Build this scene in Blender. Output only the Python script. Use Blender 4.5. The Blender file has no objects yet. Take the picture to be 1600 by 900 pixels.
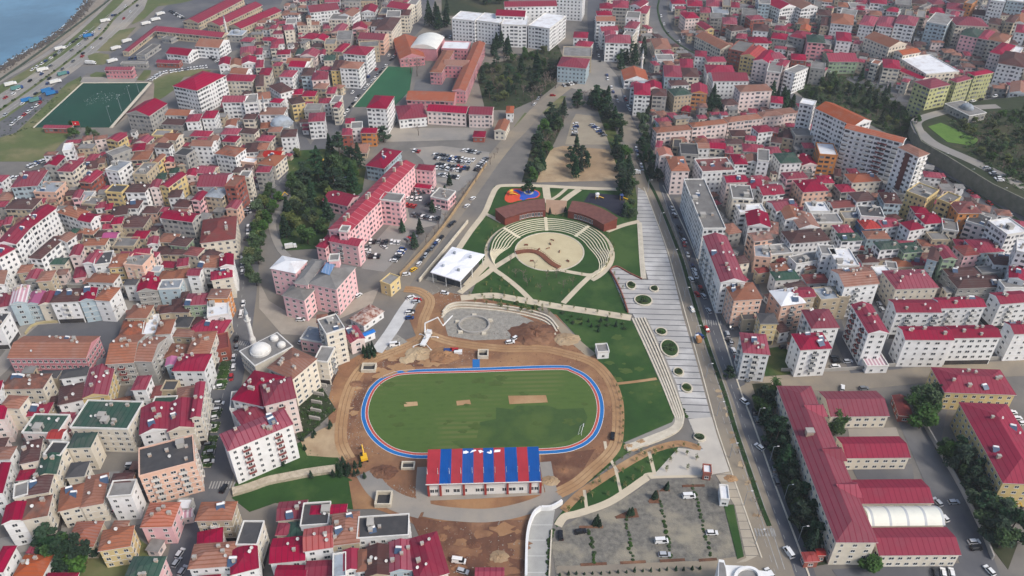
import bpy, bmesh, math, random
from math import radians, sin, cos, pi, atan2, hypot, tan, floor
from mathutils import Vector, Matrix
rnd = random.Random(7)
sc = bpy.context.scene
COL = sc.collection
# ------------------------------------------------------------------ camera, sky, sun, exposure
H = 240.0                      # drone height above the town
F = 1250.0                     # focal length in photo pixels (1600 px wide photo)
TH = radians(36.3)             # pitch below the horizon
cam = bpy.data.objects.new('camera', bpy.data.cameras.new('camera'))
COL.objects.link(cam)
cam.location = (0, 0, H)
cam.rotation_euler = (pi/2 - TH, 0, 0)
cam.data.sensor_width = 36.0
cam.data.lens = F/1600*36.0
cam.data.clip_start = 1.0
cam.data.clip_end = 6000.0
sc.camera = cam
SUN_EL, SUN_AZ = radians(44), radians(122)       # azimuth clockwise from +Y
world = bpy.data.worlds.new('World'); sc.world = world
world.use_nodes = True
nt = world.node_tree
bg = nt.nodes['Background']
sky = nt.nodes.new('ShaderNodeTexSky')
sky.sky_type = 'NISHITA'; sky.sun_disc = False
sky.sun_elevation = SUN_EL; sky.sun_rotation = SUN_AZ
sky.air_density = 1.0; sky.dust_density = 3.0; sky.ozone_density = 1.0
nt.links.new(sky.outputs[0], bg.inputs[0])
bg.inputs[1].default_value = 0.14
sun = bpy.data.objects.new('sun', bpy.data.lights.new('sun', 'SUN'))
COL.objects.link(sun)
sun.data.energy = 1.8; sun.data.angle = radians(13); sun.data.color = (1.0, .95, .88)
sdir = Vector((sin(SUN_AZ)*cos(SUN_EL), cos(SUN_AZ)*cos(SUN_EL), sin(SUN_EL)))
sun.rotation_euler = sdir.to_track_quat('Z', 'Y').to_euler()
sun.location = (200, -100, 500)
sc.view_settings.view_transform = 'Standard'
sc.view_settings.look = 'None'
sc.view_settings.exposure = 0.36
sc.view_settings.gamma = 1.0
sc.view_settings.use_curve_mapping = False
sc.cycles.use_denoising = True
sc.cycles.max_bounces = 5; sc.cycles.diffuse_bounces = 2; sc.cycles.glossy_bounces = 2
sc.cycles.transparent_max_bounces = 4; sc.cycles.volume_bounces = 0

# ------------------------------------------------------------------ photo pixel -> place on the ground
def G(x, y, z=0.0):
    X = (x-800)/F; Y = (450-y)/F
    dy = cos(TH) + Y*sin(TH); dz = -sin(TH) + Y*cos(TH)
    t = (H-z)/(-dz)
    return Vector((X*t, dy*t, z))
def T(tile, pts):                 # tile 'cr' of a 4x4 grid of 400x225 px, coordinates 4x enlarged
    ox, oy = int(tile[0])*400, int(tile[1])*225
    return [(ox+x/4, oy+y/4) for x, y in pts]

# ------------------------------------------------------------------ materials
def lin(c):
    return tuple(((v/255)/12.92 if v/255 <= .04045 else ((v/255+.055)/1.055)**2.4) for v in c)
def mat(name, c1, c2=None, scale=.2, rough=.85, detail=5, rv=.0, coord='Object', bump=0, c3=None, s3=.02, spec=.3, metal=0, sharp=.22):
    m = bpy.data.materials.new(name); m.use_nodes = True
    t = m.node_tree; b = t.nodes['Principled BSDF']
    b.inputs['Roughness'].default_value = rough
    b.inputs['Specular IOR Level'].default_value = spec
    b.inputs['Metallic'].default_value = metal
    tc = t.nodes.new('ShaderNodeTexCoord')
    if coord == 'World':
        g = t.nodes.new('ShaderNodeNewGeometry'); src = g.outputs['Position']
    else: src = tc.outputs[coord]
    out = None
    if c2 is not None:
        n = t.nodes.new('ShaderNodeTexNoise'); n.inputs['Scale'].default_value = scale; n.inputs['Detail'].default_value = detail
        n.inputs['Roughness'].default_value = .65
        t.links.new(src, n.inputs['Vector'])
        r = t.nodes.new('ShaderNodeMapRange'); r.inputs['From Min'].default_value = .5-sharp; r.inputs['From Max'].default_value = .5+sharp
        t.links.new(n.outputs['Fac'], r.inputs['Value'])
        mx = t.nodes.new('ShaderNodeMix'); mx.data_type = 'RGBA'
        mx.inputs['A'].default_value = (*lin(c1), 1); mx.inputs['B'].default_value = (*lin(c2), 1)
        t.links.new(r.outputs[0], mx.inputs['Factor']); out = mx.outputs['Result']
        if c3 is not None:
            n3 = t.nodes.new('ShaderNodeTexNoise'); n3.inputs['Scale'].default_value = s3; n3.inputs['Detail'].default_value = 6
            n3.inputs['Roughness'].default_value = .6
            t.links.new(src, n3.inputs['Vector'])
            r3 = t.nodes.new('ShaderNodeMapRange'); r3.inputs['From Min'].default_value = .48; r3.inputs['From Max'].default_value = .62
            t.links.new(n3.outputs['Fac'], r3.inputs['Value'])
            m3 = t.nodes.new('ShaderNodeMix'); m3.data_type = 'RGBA'
            t.links.new(out, m3.inputs['A']); m3.inputs['B'].default_value = (*lin(c3), 1)
            t.links.new(r3.outputs[0], m3.inputs['Factor']); out = m3.outputs['Result']
    else:
        rg = t.nodes.new('ShaderNodeRGB'); rg.outputs[0].default_value = (*lin(c1), 1); out = rg.outputs[0]
    if rv:
        oi = t.nodes.new('ShaderNodeObjectInfo')
        hs = t.nodes.new('ShaderNodeHueSaturation')
        a = t.nodes.new('ShaderNodeMapRange'); a.inputs['To Min'].default_value = 1-rv; a.inputs['To Max'].default_value = 1+rv
        t.links.new(oi.outputs['Random'], a.inputs['Value']); t.links.new(a.outputs[0], hs.inputs['Value'])
        mu = t.nodes.new('ShaderNodeMath'); mu.operation = 'MULTIPLY'; mu.inputs[1].default_value = 7.31
        fr = t.nodes.new('ShaderNodeMath'); fr.operation = 'FRACT'
        t.links.new(oi.outputs['Random'], mu.inputs[0]); t.links.new(mu.outputs[0], fr.inputs[0])
        a2 = t.nodes.new('ShaderNodeMapRange'); a2.inputs['To Min'].default_value = 1-rv*1.1; a2.inputs['To Max'].default_value = 1+rv*.5
        t.links.new(fr.outputs[0], a2.inputs['Value']); t.links.new(a2.outputs[0], hs.inputs['Saturation'])
        t.links.new(out, hs.inputs['Color']); out = hs.outputs['Color']
    t.links.new(out, b.inputs['Base Color'])
    if bump:
        n2 = t.nodes.new('ShaderNodeTexNoise'); n2.inputs['Scale'].default_value = scale*4; n2.inputs['Detail'].default_value = 6
        t.links.new(src, n2.inputs['Vector'])
        bp = t.nodes.new('ShaderNodeBump'); bp.inputs['Strength'].default_value = bump; bp.inputs['Distance'].default_value = .5
        t.links.new(n2.outputs['Fac'], bp.inputs['Height']); t.links.new(bp.outputs[0], b.inputs['Normal'])
    return m
def node_math(t, op, a, b=None):
    n = t.nodes.new('ShaderNodeMath'); n.operation = op
    for i, v in enumerate((a, b)):
        if v is None: continue
        if isinstance(v, (int, float)): n.inputs[i].default_value = v
        else: t.links.new(v, n.inputs[i])
    return n.outputs[0]
def add_lines(m, axis, period, width, col, coord='Object', rot=0.0):
    """thin joint lines across a surface (paving joints, sheet seams, roof battens)"""
    t = m.node_tree; b = t.nodes['Principled BSDF']
    src = b.inputs['Base Color'].links[0].from_socket
    if coord == 'World':
        v = t.nodes.new('ShaderNodeNewGeometry').outputs['Position']
    else: v = t.nodes.new('ShaderNodeTexCoord').outputs[coord]
    if rot:
        vr = t.nodes.new('ShaderNodeVectorRotate'); vr.rotation_type = 'Z_AXIS'; vr.inputs['Angle'].default_value = rot
        t.links.new(v, vr.inputs['Vector']); v = vr.outputs[0]
    sp = t.nodes.new('ShaderNodeSeparateXYZ'); t.links.new(v, sp.inputs[0])
    f = node_math(t, 'FRACT', node_math(t, 'DIVIDE', sp.outputs[axis], period))
    k = node_math(t, 'LESS_THAN', f, width/period)
    mx = t.nodes.new('ShaderNodeMix'); mx.data_type = 'RGBA'
    t.links.new(k, mx.inputs['Factor']); t.links.new(src, mx.inputs['A']); mx.inputs['B'].default_value = (*lin(col), 1)
    t.links.new(mx.outputs['Result'], b.inputs['Base Color'])
    return m
def wall_mat(name, c1, c2, win=True):
    """painted render with rain streaks; distant facades carry their window grid (UV in metres)"""
    m = mat(name, c1, c2, .25, .9, 4, .07, 'Object')
    t = m.node_tree; b = t.nodes['Principled BSDF']
    if not win: return m
    src = b.inputs['Base Color'].links[0].from_socket
    uv = t.nodes.new('ShaderNodeUVMap'); sp = t.nodes.new('ShaderNodeSeparateXYZ'); t.links.new(uv.outputs[0], sp.inputs[0])
    oi = t.nodes.new('ShaderNodeObjectInfo')
    per = node_math(t, 'ADD', node_math(t, 'MULTIPLY', oi.outputs['Random'], 1.3), 2.5)
    u = node_math(t, 'FRACT', node_math(t, 'DIVIDE', sp.outputs[0], per))
    cell = node_math(t, 'FLOOR', node_math(t, 'DIVIDE', sp.outputs[0], per))
    v = node_math(t, 'FRACT', node_math(t, 'DIVIDE', sp.outputs[1], 3.0))
    vc = node_math(t, 'FLOOR', node_math(t, 'DIVIDE', sp.outputs[1], 3.0))
    cn = t.nodes.new('ShaderNodeTexWhiteNoise'); cn.noise_dimensions = '1D'
    t.links.new(node_math(t, 'ADD', cell, node_math(t, 'MULTIPLY', oi.outputs['Random'], 53.0)), cn.inputs['W'])
    lg = node_math(t, 'GREATER_THAN', cn.outputs['Value'], .68)
    ulo = node_math(t, 'SUBTRACT', .28, node_math(t, 'MULTIPLY', lg, .17)); uhi = node_math(t, 'ADD', .70, node_math(t, 'MULTIPLY', lg, .2))
    vlo = node_math(t, 'ADD', .34, node_math(t, 'MULTIPLY', lg, .1)); vhi = node_math(t, 'ADD', .78, node_math(t, 'MULTIPLY', lg, .14))
    mu = node_math(t, 'MULTIPLY', node_math(t, 'GREATER_THAN', u, ulo), node_math(t, 'LESS_THAN', u, uhi))
    mv = node_math(t, 'MULTIPLY', node_math(t, 'GREATER_THAN', v, vlo), node_math(t, 'LESS_THAN', v, vhi))
    k = node_math(t, 'MULTIPLY', mu, mv)
    wn = t.nodes.new('ShaderNodeTexWhiteNoise'); wn.noise_dimensions = '2D'
    cb = t.nodes.new('ShaderNodeCombineXYZ'); t.links.new(cell, cb.inputs[0]); t.links.new(vc, cb.inputs[1]); t.links.new(cb.outputs[0], wn.inputs['Vector'])
    k = node_math(t, 'MULTIPLY', k, node_math(t, 'GREATER_THAN', sp.outputs[1], .2))
    cr = t.nodes.new('ShaderNodeValToRGB')
    cr.color_ramp.elements[0].color = (.025, .03, .04, 1); cr.color_ramp.elements[1].color = (.22, .23, .25, 1)
    cr.color_ramp.elements[0].position = .35
    t.links.new(wn.outputs['Value'], cr.inputs[0])
    mx = t.nodes.new('ShaderNodeMix'); mx.data_type = 'RGBA'
    t.links.new(k, mx.inputs['Factor']); t.links.new(src, mx.inputs['A']); t.links.new(cr.outputs[0], mx.inputs['B'])
    t.links.new(mx.outputs['Result'], b.inputs['Base Color'])
    rr = node_math(t, 'SUBTRACT', .9, node_math(t, 'MULTIPLY', k, .6)); t.links.new(rr, b.inputs['Roughness'])
    return m

WC = {  # wall paints: code -> (word, colour, stained colour)
 'w': ('white', (234,234,233), (216,215,213)), 'c': ('cream', (222,213,196), (202,193,176)),
 'b': ('beige', (196,180,152), (172,158,136)), 'p': ('pink', (234,186,188), (222,174,176)),
 'y': ('yellow', (214,190,132), (194,172,120)), 'g': ('grey', (170,168,162), (146,143,138)),
 'l': ('pale blue', (176,192,198), (152,170,178)), 'o': ('salmon', (224,186,164), (206,168,148)),
 'n': ('pale green', (158,178,146), (136,156,128)), 'r': ('brick red', (160,92,78), (140,78,66)),
 'k': ('dusty pink', (230,212,206), (212,194,188)), 'e': ('orange', (206,140,84), (184,122,74)),
 'd': ('deep pink', (206,142,148), (192,130,136)), 'u': ('blue', (84,120,160), (70,100,136))}
RC = {
 'C': ('crimson', (146,22,58), (126,22,50)), 'O': ('orange-tiled', (152,102,82), (124,82,66)),
 'B': ('brown', (92,60,58), (72,50,50)), 'G': ('grey', (138,136,132), (112,110,108)),
 'D': ('dark grey', (78,78,80), (62,62,64)), 'N': ('green', (46,82,68), (54,72,62)),
 'W': ('white', (228,230,232), (208,210,212)), 'R': ('red-brown', (134,68,66), (112,58,56)),
 'M': ('magenta', (176,74,130), (160,64,116)), 'T': ('rust-mottled', (146,88,68), (92,66,58)),
 'S': ('silver-grey', (160,168,176), (136,144,152)), 'F': ('bright red', (164,52,48), (146,46,44)),
 'P': ('striped pink', (198,150,162), (176,130,144)), 'V': ('bright orange', (172,96,68), (150,82,60))}
WM = {k: wall_mat(v[0].replace(' ', '_')+'_render_with_windows', v[1], v[2]) for k, v in WC.items()}
WN = {k: wall_mat(v[0].replace(' ', '_')+'_render', v[1], v[2], False) for k, v in WC.items()}
RM = {}
for k, v in RC.items():
    m = mat(v[0].replace(' ', '_').replace('-', '_')+'_roofing', v[1], v[2], .35 if k in 'TOR' else .18, .62 if k in 'CMFNPS' else .85, 6, .22 if k not in 'W' else .05,
            sharp=.12 if k == 'T' else .25, spec=.2,
            c3=tuple(int(x*(.84 if k in 'CMFW' else .62)+y*(.16 if k in 'CMFW' else .38)) for x, y in zip(v[2], (170,140,130) if k in 'CMFOVTPW' else (112,108,104))), s3=.16)
    if k in 'CFN': add_lines(m, 0, 2.0, .28, tuple(int(c*.8) for c in v[1]))
    if k in 'OVRB': add_lines(m, 1, 1.3, .36, tuple(int(c*.85) for c in v[1]))
    if k == 'P': add_lines(m, 0, 1.6, .7, (214,206,206))
    RM[k] = m
TRIM = mat('white_trim', (226,224,218), (204,202,196), .5, .8)
GLASS = mat('window_glass', (36,42,50), (62,70,80), .6, .15, 2, .3, spec=.6)
FRAME = mat('window_frame', (214,214,210), None, rough=.6)
SHOP = mat('shopfront_glass', (44,46,52), (80,74,70), .4, .25, 3, .2)
BALC = {'w': mat('balcony_white', (218,216,210), (196,194,188), .6), 'r': mat('balcony_maroon', (138,72,70), (120,64,62), .6),
        'g': mat('balcony_grey', (158,160,162), (136,138,140), .6), 'u': mat('balcony_blue', (86,116,168), (76,104,150), .6),
        'o': mat('balcony_orange', (214,110,76), (196,98,70), .6), 'y': mat('balcony_yellow', (214,176,96), (196,160,88), .6)}
DARK = mat('dark_metal', (52,52,54), (70,70,72), 1.0, .6)
CONC = mat('concrete', (176,172,164), (150,146,140), .12, .9, 6, .06, 'World')
DISHM = mat('dish_grey_white', (196,196,194), (164,164,162), .9, .6, 4, .2)
WHITE = mat('white_metal', (232,232,230), (216,216,214), .3, .6)

# ------------------------------------------------------------------ mesh helpers
class MB:
    def __init__(s): s.v = []; s.f = []; s.mi = []; s.uv = {}
    def face(s, pts, m=0, uv=None):
        i0 = len(s.v); s.v += [tuple(p) for p in pts]; s.f.append(tuple(range(i0, i0+len(pts)))); s.mi.append(m)
        if uv: s.uv[len(s.f)-1] = uv
    def shape(s, vs, fs, m=0):
        i0 = len(s.v); s.v += [tuple(p) for p in vs]
        for f in fs: s.f.append(tuple(i0+i for i in f)); s.mi.append(m)
    def box(s, x0, y0, z0, x1, y1, z1, m=0, top=None):
        a = [(x0,y0,z0),(x1,y0,z0),(x1,y1,z0),(x0,y1,z0)]
        if top is None: b = [(x0,y0,z1),(x1,y0,z1),(x1,y1,z1),(x0,y1,z1)]
        else:
            k, ky = top if isinstance(top, tuple) else (top, top)
            cx, cy = (x0+x1)/2, (y0+y1)/2
            b = [(cx+(x-cx)*k, cy+(y-cy)*ky, z1) for x, y, _ in a]
        s.shape(a+b, [(3,2,1,0),(4,5,6,7),(0,1,5,4),(1,2,6,5),(2,3,7,6),(3,0,4,7)], m)
    def prism(s, pts, z0, z1, m=0, side=None):
        """solid from an outline (x, y), any winding"""
        ar = sum(pts[i][0]*pts[(i+1)%len(pts)][1]-pts[(i+1)%len(pts)][0]*pts[i][1] for i in range(len(pts)))
        if ar < 0: pts = pts[::-1]
        n = len(pts); i0 = len(s.v)
        s.v += [(p[0], p[1], z0) for p in pts]+[(p[0], p[1], z1) for p in pts]
        s.f.append(tuple(i0+n+i for i in range(n))); s.mi.append(m)
        s.f.append(tuple(i0+n-1-i for i in range(n))); s.mi.append(m)
        for i in range(n):
            j = (i+1) % n; s.f.append((i0+i, i0+j, i0+n+j, i0+n+i)); s.mi.append(m if side is None else side)
    def tube(s, a, b, r0, r1=None, n=8, m=0):
        a, b = Vector(a), Vector(b); r1 = r0 if r1 is None else r1
        d = (b-a).normalized(); q = d.to_track_quat('Z', 'Y')
        va = [a+q@Vector((cos(2*pi*i/n)*r0, sin(2*pi*i/n)*r0, 0)) for i in range(n)]
        vb = [b+q@Vector((cos(2*pi*i/n)*r1, sin(2*pi*i/n)*r1, 0)) for i in range(n)]
        s.shape(va+vb, [tuple(range(n-1, -1, -1)), tuple(range(n, 2*n))]+[(i, (i+1)%n, n+(i+1)%n, n+i) for i in range(n)], m)
    def lathe(s, prof, n=16, m=0, c=(0,0)):
        vs = []; fs = []
        for r, z in prof: vs += [(c[0]+cos(2*pi*i/n)*r, c[1]+sin(2*pi*i/n)*r, z) for i in range(n)]
        for k in range(len(prof)-1):
            for i in range(n): fs.append((k*n+i, k*n+(i+1)%n, (k+1)*n+(i+1)%n, (k+1)*n+i))
        fs.append(tuple(range(n-1, -1, -1))); fs.append(tuple((len(prof)-1)*n+i for i in range(n)))
        s.shape(vs, fs, m)
    def mesh(s, name, mats, smooth=False):
        me = bpy.data.meshes.new(name); me.from_pydata(s.v, [], s.f)
        for m in mats: me.materials.append(m)
        if len(mats) > 1: me.polygons.foreach_set('material_index', s.mi)
        if s.uv:
            ul = me.uv_layers.new(name='UVMap')
            for fi, uv in s.uv.items():
                p = me.polygons[fi]
                for k, li in enumerate(p.loop_indices): ul.data[li].uv = uv[k]
        if smooth: me.polygons.foreach_set('use_smooth', [True]*len(s.f))
        me.update(); return me
    def build(s, name, mats, parent=None, loc=None, smooth=False):
        if not isinstance(mats, (list, tuple)): mats = [mats]
        return link(name, s.mesh(name, mats, smooth), parent, loc)
def link(name, me, parent=None, loc=None, rotz=0):
    o = bpy.data.objects.new(name, me); COL.objects.link(o)
    if parent is not None: o.parent = parent
    if loc is not None: o.location = loc
    if rotz: o.rotation_euler = (0, 0, rotz)
    return o
def tag(o, label, cat, group=None, kind=None):
    o['label'] = label; o['category'] = cat
    if group: o['group'] = group
    if kind: o['kind'] = kind
    return o
def root(name, loc, rotz=0): return link(name, None, None, loc, rotz)
def structure(o): o['kind'] = 'structure'; return o
def inpoly(p, poly):
    x, y = p[0], p[1]; c = False; n = len(poly)
    for i in range(n):
        x1, y1 = poly[i][0], poly[i][1]; x2, y2 = poly[i-1][0], poly[i-1][1]
        if (y1 > y) != (y2 > y) and x < (x2-x1)*(y-y1)/(y2-y1)+x1: c = not c
    return c
def smooth_line(pts, n=6, closed=False):
    out = []; N = len(pts)
    for i in range(N if closed else N-1):
        g = lambda k: Vector(pts[k % N]) if closed else Vector(pts[max(0, min(N-1, k))])
        p0, p1, p2, p3 = g(i-1), g(i), g(i+1), g(i+2)
        for k in range(n):
            t = k/n
            out.append(.5*((2*p1)+(p2-p0)*t+(2*p0-5*p1+4*p2-p3)*t*t+(3*p1-p0-3*p2+p3)*t*t*t))
    if not closed: out.append(Vector(pts[-1]))
    return out
def offset_line(pts, d, closed=False):
    out = []; N = len(pts)
    for i in range(N):
        a = pts[i-1] if (i > 0 or closed) else pts[i]; b = pts[(i+1) % N] if (i < N-1 or closed) else pts[i]
        t = Vector((b[0]-a[0], b[1]-a[1])); t = t.normalized() if t.length > 1e-6 else Vector((1,0))
        out.append(Vector((pts[i][0]-t.y*d, pts[i][1]+t.x*d, 0)))
    return out
ZC = [0]
def zstep():
    ZC[0] += 1; return (ZC[0] % 61)*.0006
ROADS = []     # (polyline, half width) kept clear of filler houses and trees
def ribbon_mesh(mb, pts, w, z0, z1, m=0, closed=False, side=None):
    L = offset_line(pts, w/2, closed); R = offset_line(pts, -w/2, closed); n = len(pts); i0 = len(mb.v)
    for i in range(n):
        mb.v += [(L[i][0], L[i][1], z1), (R[i][0], R[i][1], z1), (L[i][0], L[i][1], z0), (R[i][0], R[i][1], z0)]
    sd = m if side is None else side
    for i in range(n if closed else n-1):
        a = i0+4*i; b = i0+4*((i+1) % n)
        for q, mm in (((a, a+1, b+1, b), m), ((a+1, a+3, b+3, b+1), sd), ((a+2, a, b, b+2), sd)):
            mb.f.append(q); mb.mi.append(mm)
    if not closed:
        e = i0+4*(n-1)
        mb.f.append((i0+2, i0+3, i0+1, i0)); mb.mi.append(sd); mb.f.append((e, e+1, e+3, e+2)); mb.mi.append(sd)
def sheet(name, px, z, m, kind='structure', smooth=0, z0=-.3, world=False, lift=0):
    z += zstep(); z0 -= zstep()
    pts = [G(*p) if lift == 0 else G(p[0], p[1], lift) for p in px] if not world else px
    if smooth: pts = smooth_line(pts, smooth, True)
    mb = MB(); mb.prism([(p[0], p[1]) for p in pts], z0+lift, z+lift)
    o = mb.build(name, m)
    if kind: o['kind'] = kind
    return o
def ribbon(name, px, w, z, m, kind='structure', n=6, z0=-.3, road=False, closed=False, lift=0):
    z += zstep(); z0 -= zstep()
    pts = smooth_line([G(p[0], p[1], lift) for p in px], n, closed) if n > 1 else [G(p[0], p[1], lift) for p in px]
    mb = MB(); ribbon_mesh(mb, pts, w, z0+lift, z+lift, 0, closed)
    o = mb.build(name, m)
    if kind: o['kind'] = kind
    if road: ROADS.append((pts, w/2))
    return o
# ------------------------------------------------------------------ the setting: ground, sea, roads, lawns
M_GROUND = mat('town_ground', (126,122,116), (100,98,95), .06, .95, 8, 0, 'World', .1, (132,124,112), .012)
M_ASPH = mat('asphalt', (98,99,103), (84,85,89), .05, .9, 7, 0, 'World', .05, (112,111,110), .02)
M_ROADDUST = mat('dusty_road', (142,133,119), (122,115,105), .06, .95, 7, 0, 'World', .05, (154,142,122), .02)
M_PALEASPH = mat('pale_asphalt', (146,142,136), (128,126,122), .05, .92, 7, 0, 'World', .05, (158,150,138), .02)
M_LAWN = mat('lawn', (50,82,36), (38,66,30), .1, .95, 9, 0, 'World', .3, (66,90,44), .04)
M_LAWN2 = mat('garden_lawn', (54,80,38), (42,64,32), .12, .95, 8, 0, 'World', .3, (92,96,54), .05)
M_ROUGH = mat('rough_grass', (98,108,66), (76,88,52), .06, .95, 8, 0, 'World', .2, (120,116,82), .03)
M_FIELD = add_lines(mat('pitch_turf', (82,104,50), (68,92,44), .25, .95, 9, 0, 'World', .1, (94,106,58), .03), 1, 2.6, 1.2, (77,100,48), 'World', radians(-2))
M_FIELD2 = mat('fresh_turf', (66,90,46), (58,80,42), .3, .95, 9, 0, 'World', .1, (76,96,48), .06)
M_GREENTURF = mat('artificial_turf', (30,74,58), (26,62,50), .03, .8, 5, 0, 'World')
M_SCHOOLTURF = mat('school_turf', (44,98,66), (38,84,58), .03, .8, 5, 0, 'World')
M_DIRT = mat('red_brown_soil', (146,106,78), (112,84,66), .09, 1, 9, 0, 'World', .7, (158,122,88), .035)
M_DIRT2 = mat('dark_turned_soil', (116,80,62), (92,66,54), .15, 1, 9, 0, 'World', .8, (138,104,80), .05)
M_TRACKDIRT = mat('dirt_track', (168,134,98), (148,114,82), .15, 1, 8, 0, 'World', .4, (180,150,114), .04)
M_TAN = mat('tan_ground', (164,140,110), (138,118,94), .09, 1, 9, 0, 'World', .5, (180,160,130), .03)
M_PATH = mat('pale_path_paving', (204,192,168), (188,176,154), .2, .9, 6, 0, 'World')
M_STONE = mat('pale_stone', (214,206,188), (186,176,156), .4, .9, 6, 0, 'World', .2)
M_ARENA = mat('arena_paving', (200,188,152), (186,172,138), .12, .9, 7, 0, 'World')
M_PLAZA = add_lines(mat('plaza_paving', (182,180,176), (158,156,153), .09, .8, 8, 0, 'World', 0, (198,196,192), .05), 1, 4.1, .5, (84,86,90), 'World', radians(2.5))
M_COBBLE = mat('cobbled_parking', (136,132,122), (84,83,80), .5, .95, 6, 0, 'World', .3, (148,141,124), .06)
M_BLUE = mat('blue_track', (34,112,178), (28,100,164), .2, .8, 4, 0, 'World')
M_RED = mat('red_track', (184,86,76), (172,78,68), .2, .8, 4, 0, 'World')
M_LINE = mat('white_line_paint', (232,230,224), None, rough=.7)
M_FADED = mat('faded_line_paint', (176,174,168), (132,132,130), .6, .8, 5, 0, 'World')
M_HEDGE = mat('hedge_green', (48,74,36), (34,56,30), .6, .95, 6, 0, 'World', .8)
M_ROCK = mat('shore_rock', (94,88,82), (64,60,58), .3, .9, 6, .1)
M_WATER = mat('sea_water', (80,116,136), (66,100,122), .03, .12, 6, 0, 'World', .15, (92,134,158), .008, spec=.5)
M_SCRUB = mat('scrub_ground', (58,68,44), (40,48,34), .05, 1, 8, 0, 'World', .6, (72,72,52), .02)
M_RUBBLE = mat('grey_rubble', (164,160,150), (130,126,118), .5, 1, 8, 0, 'World', .8)
M_WOOD = mat('brown_timber', (134,84,62), (112,70,54), .6, .8, 6)
M_SHINGLE = mat('timber_shingles', (122,80,72), (96,62,58), .5, .85, 7)
M_BLACKRUB = mat('black_rubber', (44,46,60), (38,40,52), .3, .9, 4, 0, 'World')
M_ORANGERUB = mat('orange_rubber', (214,84,56), (202,76,52), .3, .9, 4, 0, 'World')
M_BLUERUB = mat('blue_rubber', (50,92,190), (46,84,176), .3, .9, 4, 0, 'World')

mb = MB(); mb.prism([(-1500,-200),(1500,-200),(1500,2500),(-1500,2500)], -3, 0)
gr = structure(mb.build('ground', M_GROUND))

# sea and its rocky shore: the coast cuts the ground sheet short of nothing, water lies just above it
coast = [(-60,135),(0,110),(18,97),(40,84),(75,64),(95,50),(112,34),(128,17),(138,2),(150,-30),(185,-110)]
sea_px = [(-900,135)]+coast+[(185,-150),(-900,-150)]
sheet('sea', sea_px, .05, M_WATER)
def boulder_strip(name, px, width, n, r0, r1, m, seed, lift=0):
    R = random.Random(seed); L = smooth_line([G(*p) for p in px], 5); mb = MB()
    for i in range(n):
        k = R.random()*(len(L)-1.001); a = L[int(k)]; b = L[int(k)+1]; p = a.lerp(b, k-int(k))
        t = (b-a).normalized(); off = R.gauss(0, width/2.4); r = R.uniform(r0, r1)
        c = Vector((p.x-t.y*off, p.y+t.x*off, r*.25+lift))
        vs = [c+Vector((x*r*R.uniform(.6,1.2), y*r*R.uniform(.6,1.2), z*r*R.uniform(.5,1))) for x, y, z in
              ((1,0,0),(-1,0,0),(0,1,0),(0,-1,0),(0,0,1),(0,0,-1))]
        mb.shape(vs, [(0,2,4),(2,1,4),(1,3,4),(3,0,4),(2,0,5),(1,2,5),(3,1,5),(0,3,5)])
    o = mb.build(name, m); o['kind'] = 'stuff'; return o
boulder_strip('shore_rocks', coast, 6, 1500, .5, 1.3, M_ROCK, 3)
sheet('surf', [(x-1.5, y-1.2) for x, y in coast]+[(x-3.6-(i%3), y-2.6) for i, (x, y) in reversed(list(enumerate(coast)))], .09, mat('sea_foam', (196,206,210), (120,150,168), .12, .5, 8, 0, 'World'))
ribbon('shore_path', [(-40,141),(0,117),(60,82),(105,52),(150,10),(180,-30)], 9, .06, mat('gravel', (150,140,126), (128,120,110), .2, 1, 7, 0, 'World'))
ribbon('promenade', [(-40,150),(0,127),(70,86),(120,50),(172,0),(205,-40)], 4, .12, M_PALEASPH)
ribbon('verge', [(-40,162),(0,140),(70,98),(120,62),(180,6),(220,-40)], 11, .08, M_ROUGH)
# coast highway: two carriageways, median, parking strip
ribbon('coast_road', T('00', [(-160,770),(0,640),(320,410),(600,190),(830,0),(960,-110)]), 17, .05, M_PALEASPH, road=True)
ribbon('coast_road', T('00', [(-160,830),(0,725),(300,520),(480,385),(680,225),(900,0),(1000,-100)]), 16, .05, M_PALEASPH, road=True)
ribbon('median', T('00', [(-160,800),(0,690),(330,455),(620,225),(720,110),(860,0),(980,-110)]), 2.6, .2, M_ROUGH)
for off, pts in ((0, [(-160,765),(0,632),(320,402),(600,182),(830,-8)]), (0, [(-160,826),(0,720),(300,515),(480,380),(680,220),(900,-5)])):
    ribbon('road_marking', T('00', pts), .5, .09, M_FADED)
sheet('parking_ground', T('00', [(-100,880),(0,760),(300,560),(500,420),(720,400),(700,440),(540,460),(230,700),(60,860),(-60,960)]), .07, M_ASPH)
ribbon('verge', T('00', [(-100,800),(0,752),(150,650),(300,545)]), 3, .1, M_ROUGH)
for px in ([(545,350),(600,330),(680,340),(685,385),(640,405),(575,402)], [(605,320),(720,318),(800,225),(850,170),(745,190),(680,245)], [(820,155),(900,120),(985,40),(1130,20),(1210,0),(1240,-60),(1050,-60),(930,-20),(900,60),(840,120)],
           [(560,470),(600,450),(680,455),(660,480),(570,482)], [(855,500),(900,440),(945,438),(940,470),(900,505)],
           [(960,500),(1090,450),(1200,430),(1320,440),(1280,470),(1150,480),(1090,560),(1020,610),(960,640)],
           [(212,800),(518,524),(505,478),(420,520),(260,680),(100,830),(0,872),(-60,900),(-60,1010),(0,960)], [(-60,960),(0,860),(210,798),(480,805),(455,830),(380,900),(330,960),(240,1010),(0,1010),(-80,1010)]):
    sheet('verge', T('00', px), .09, M_ROUGH)
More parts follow.
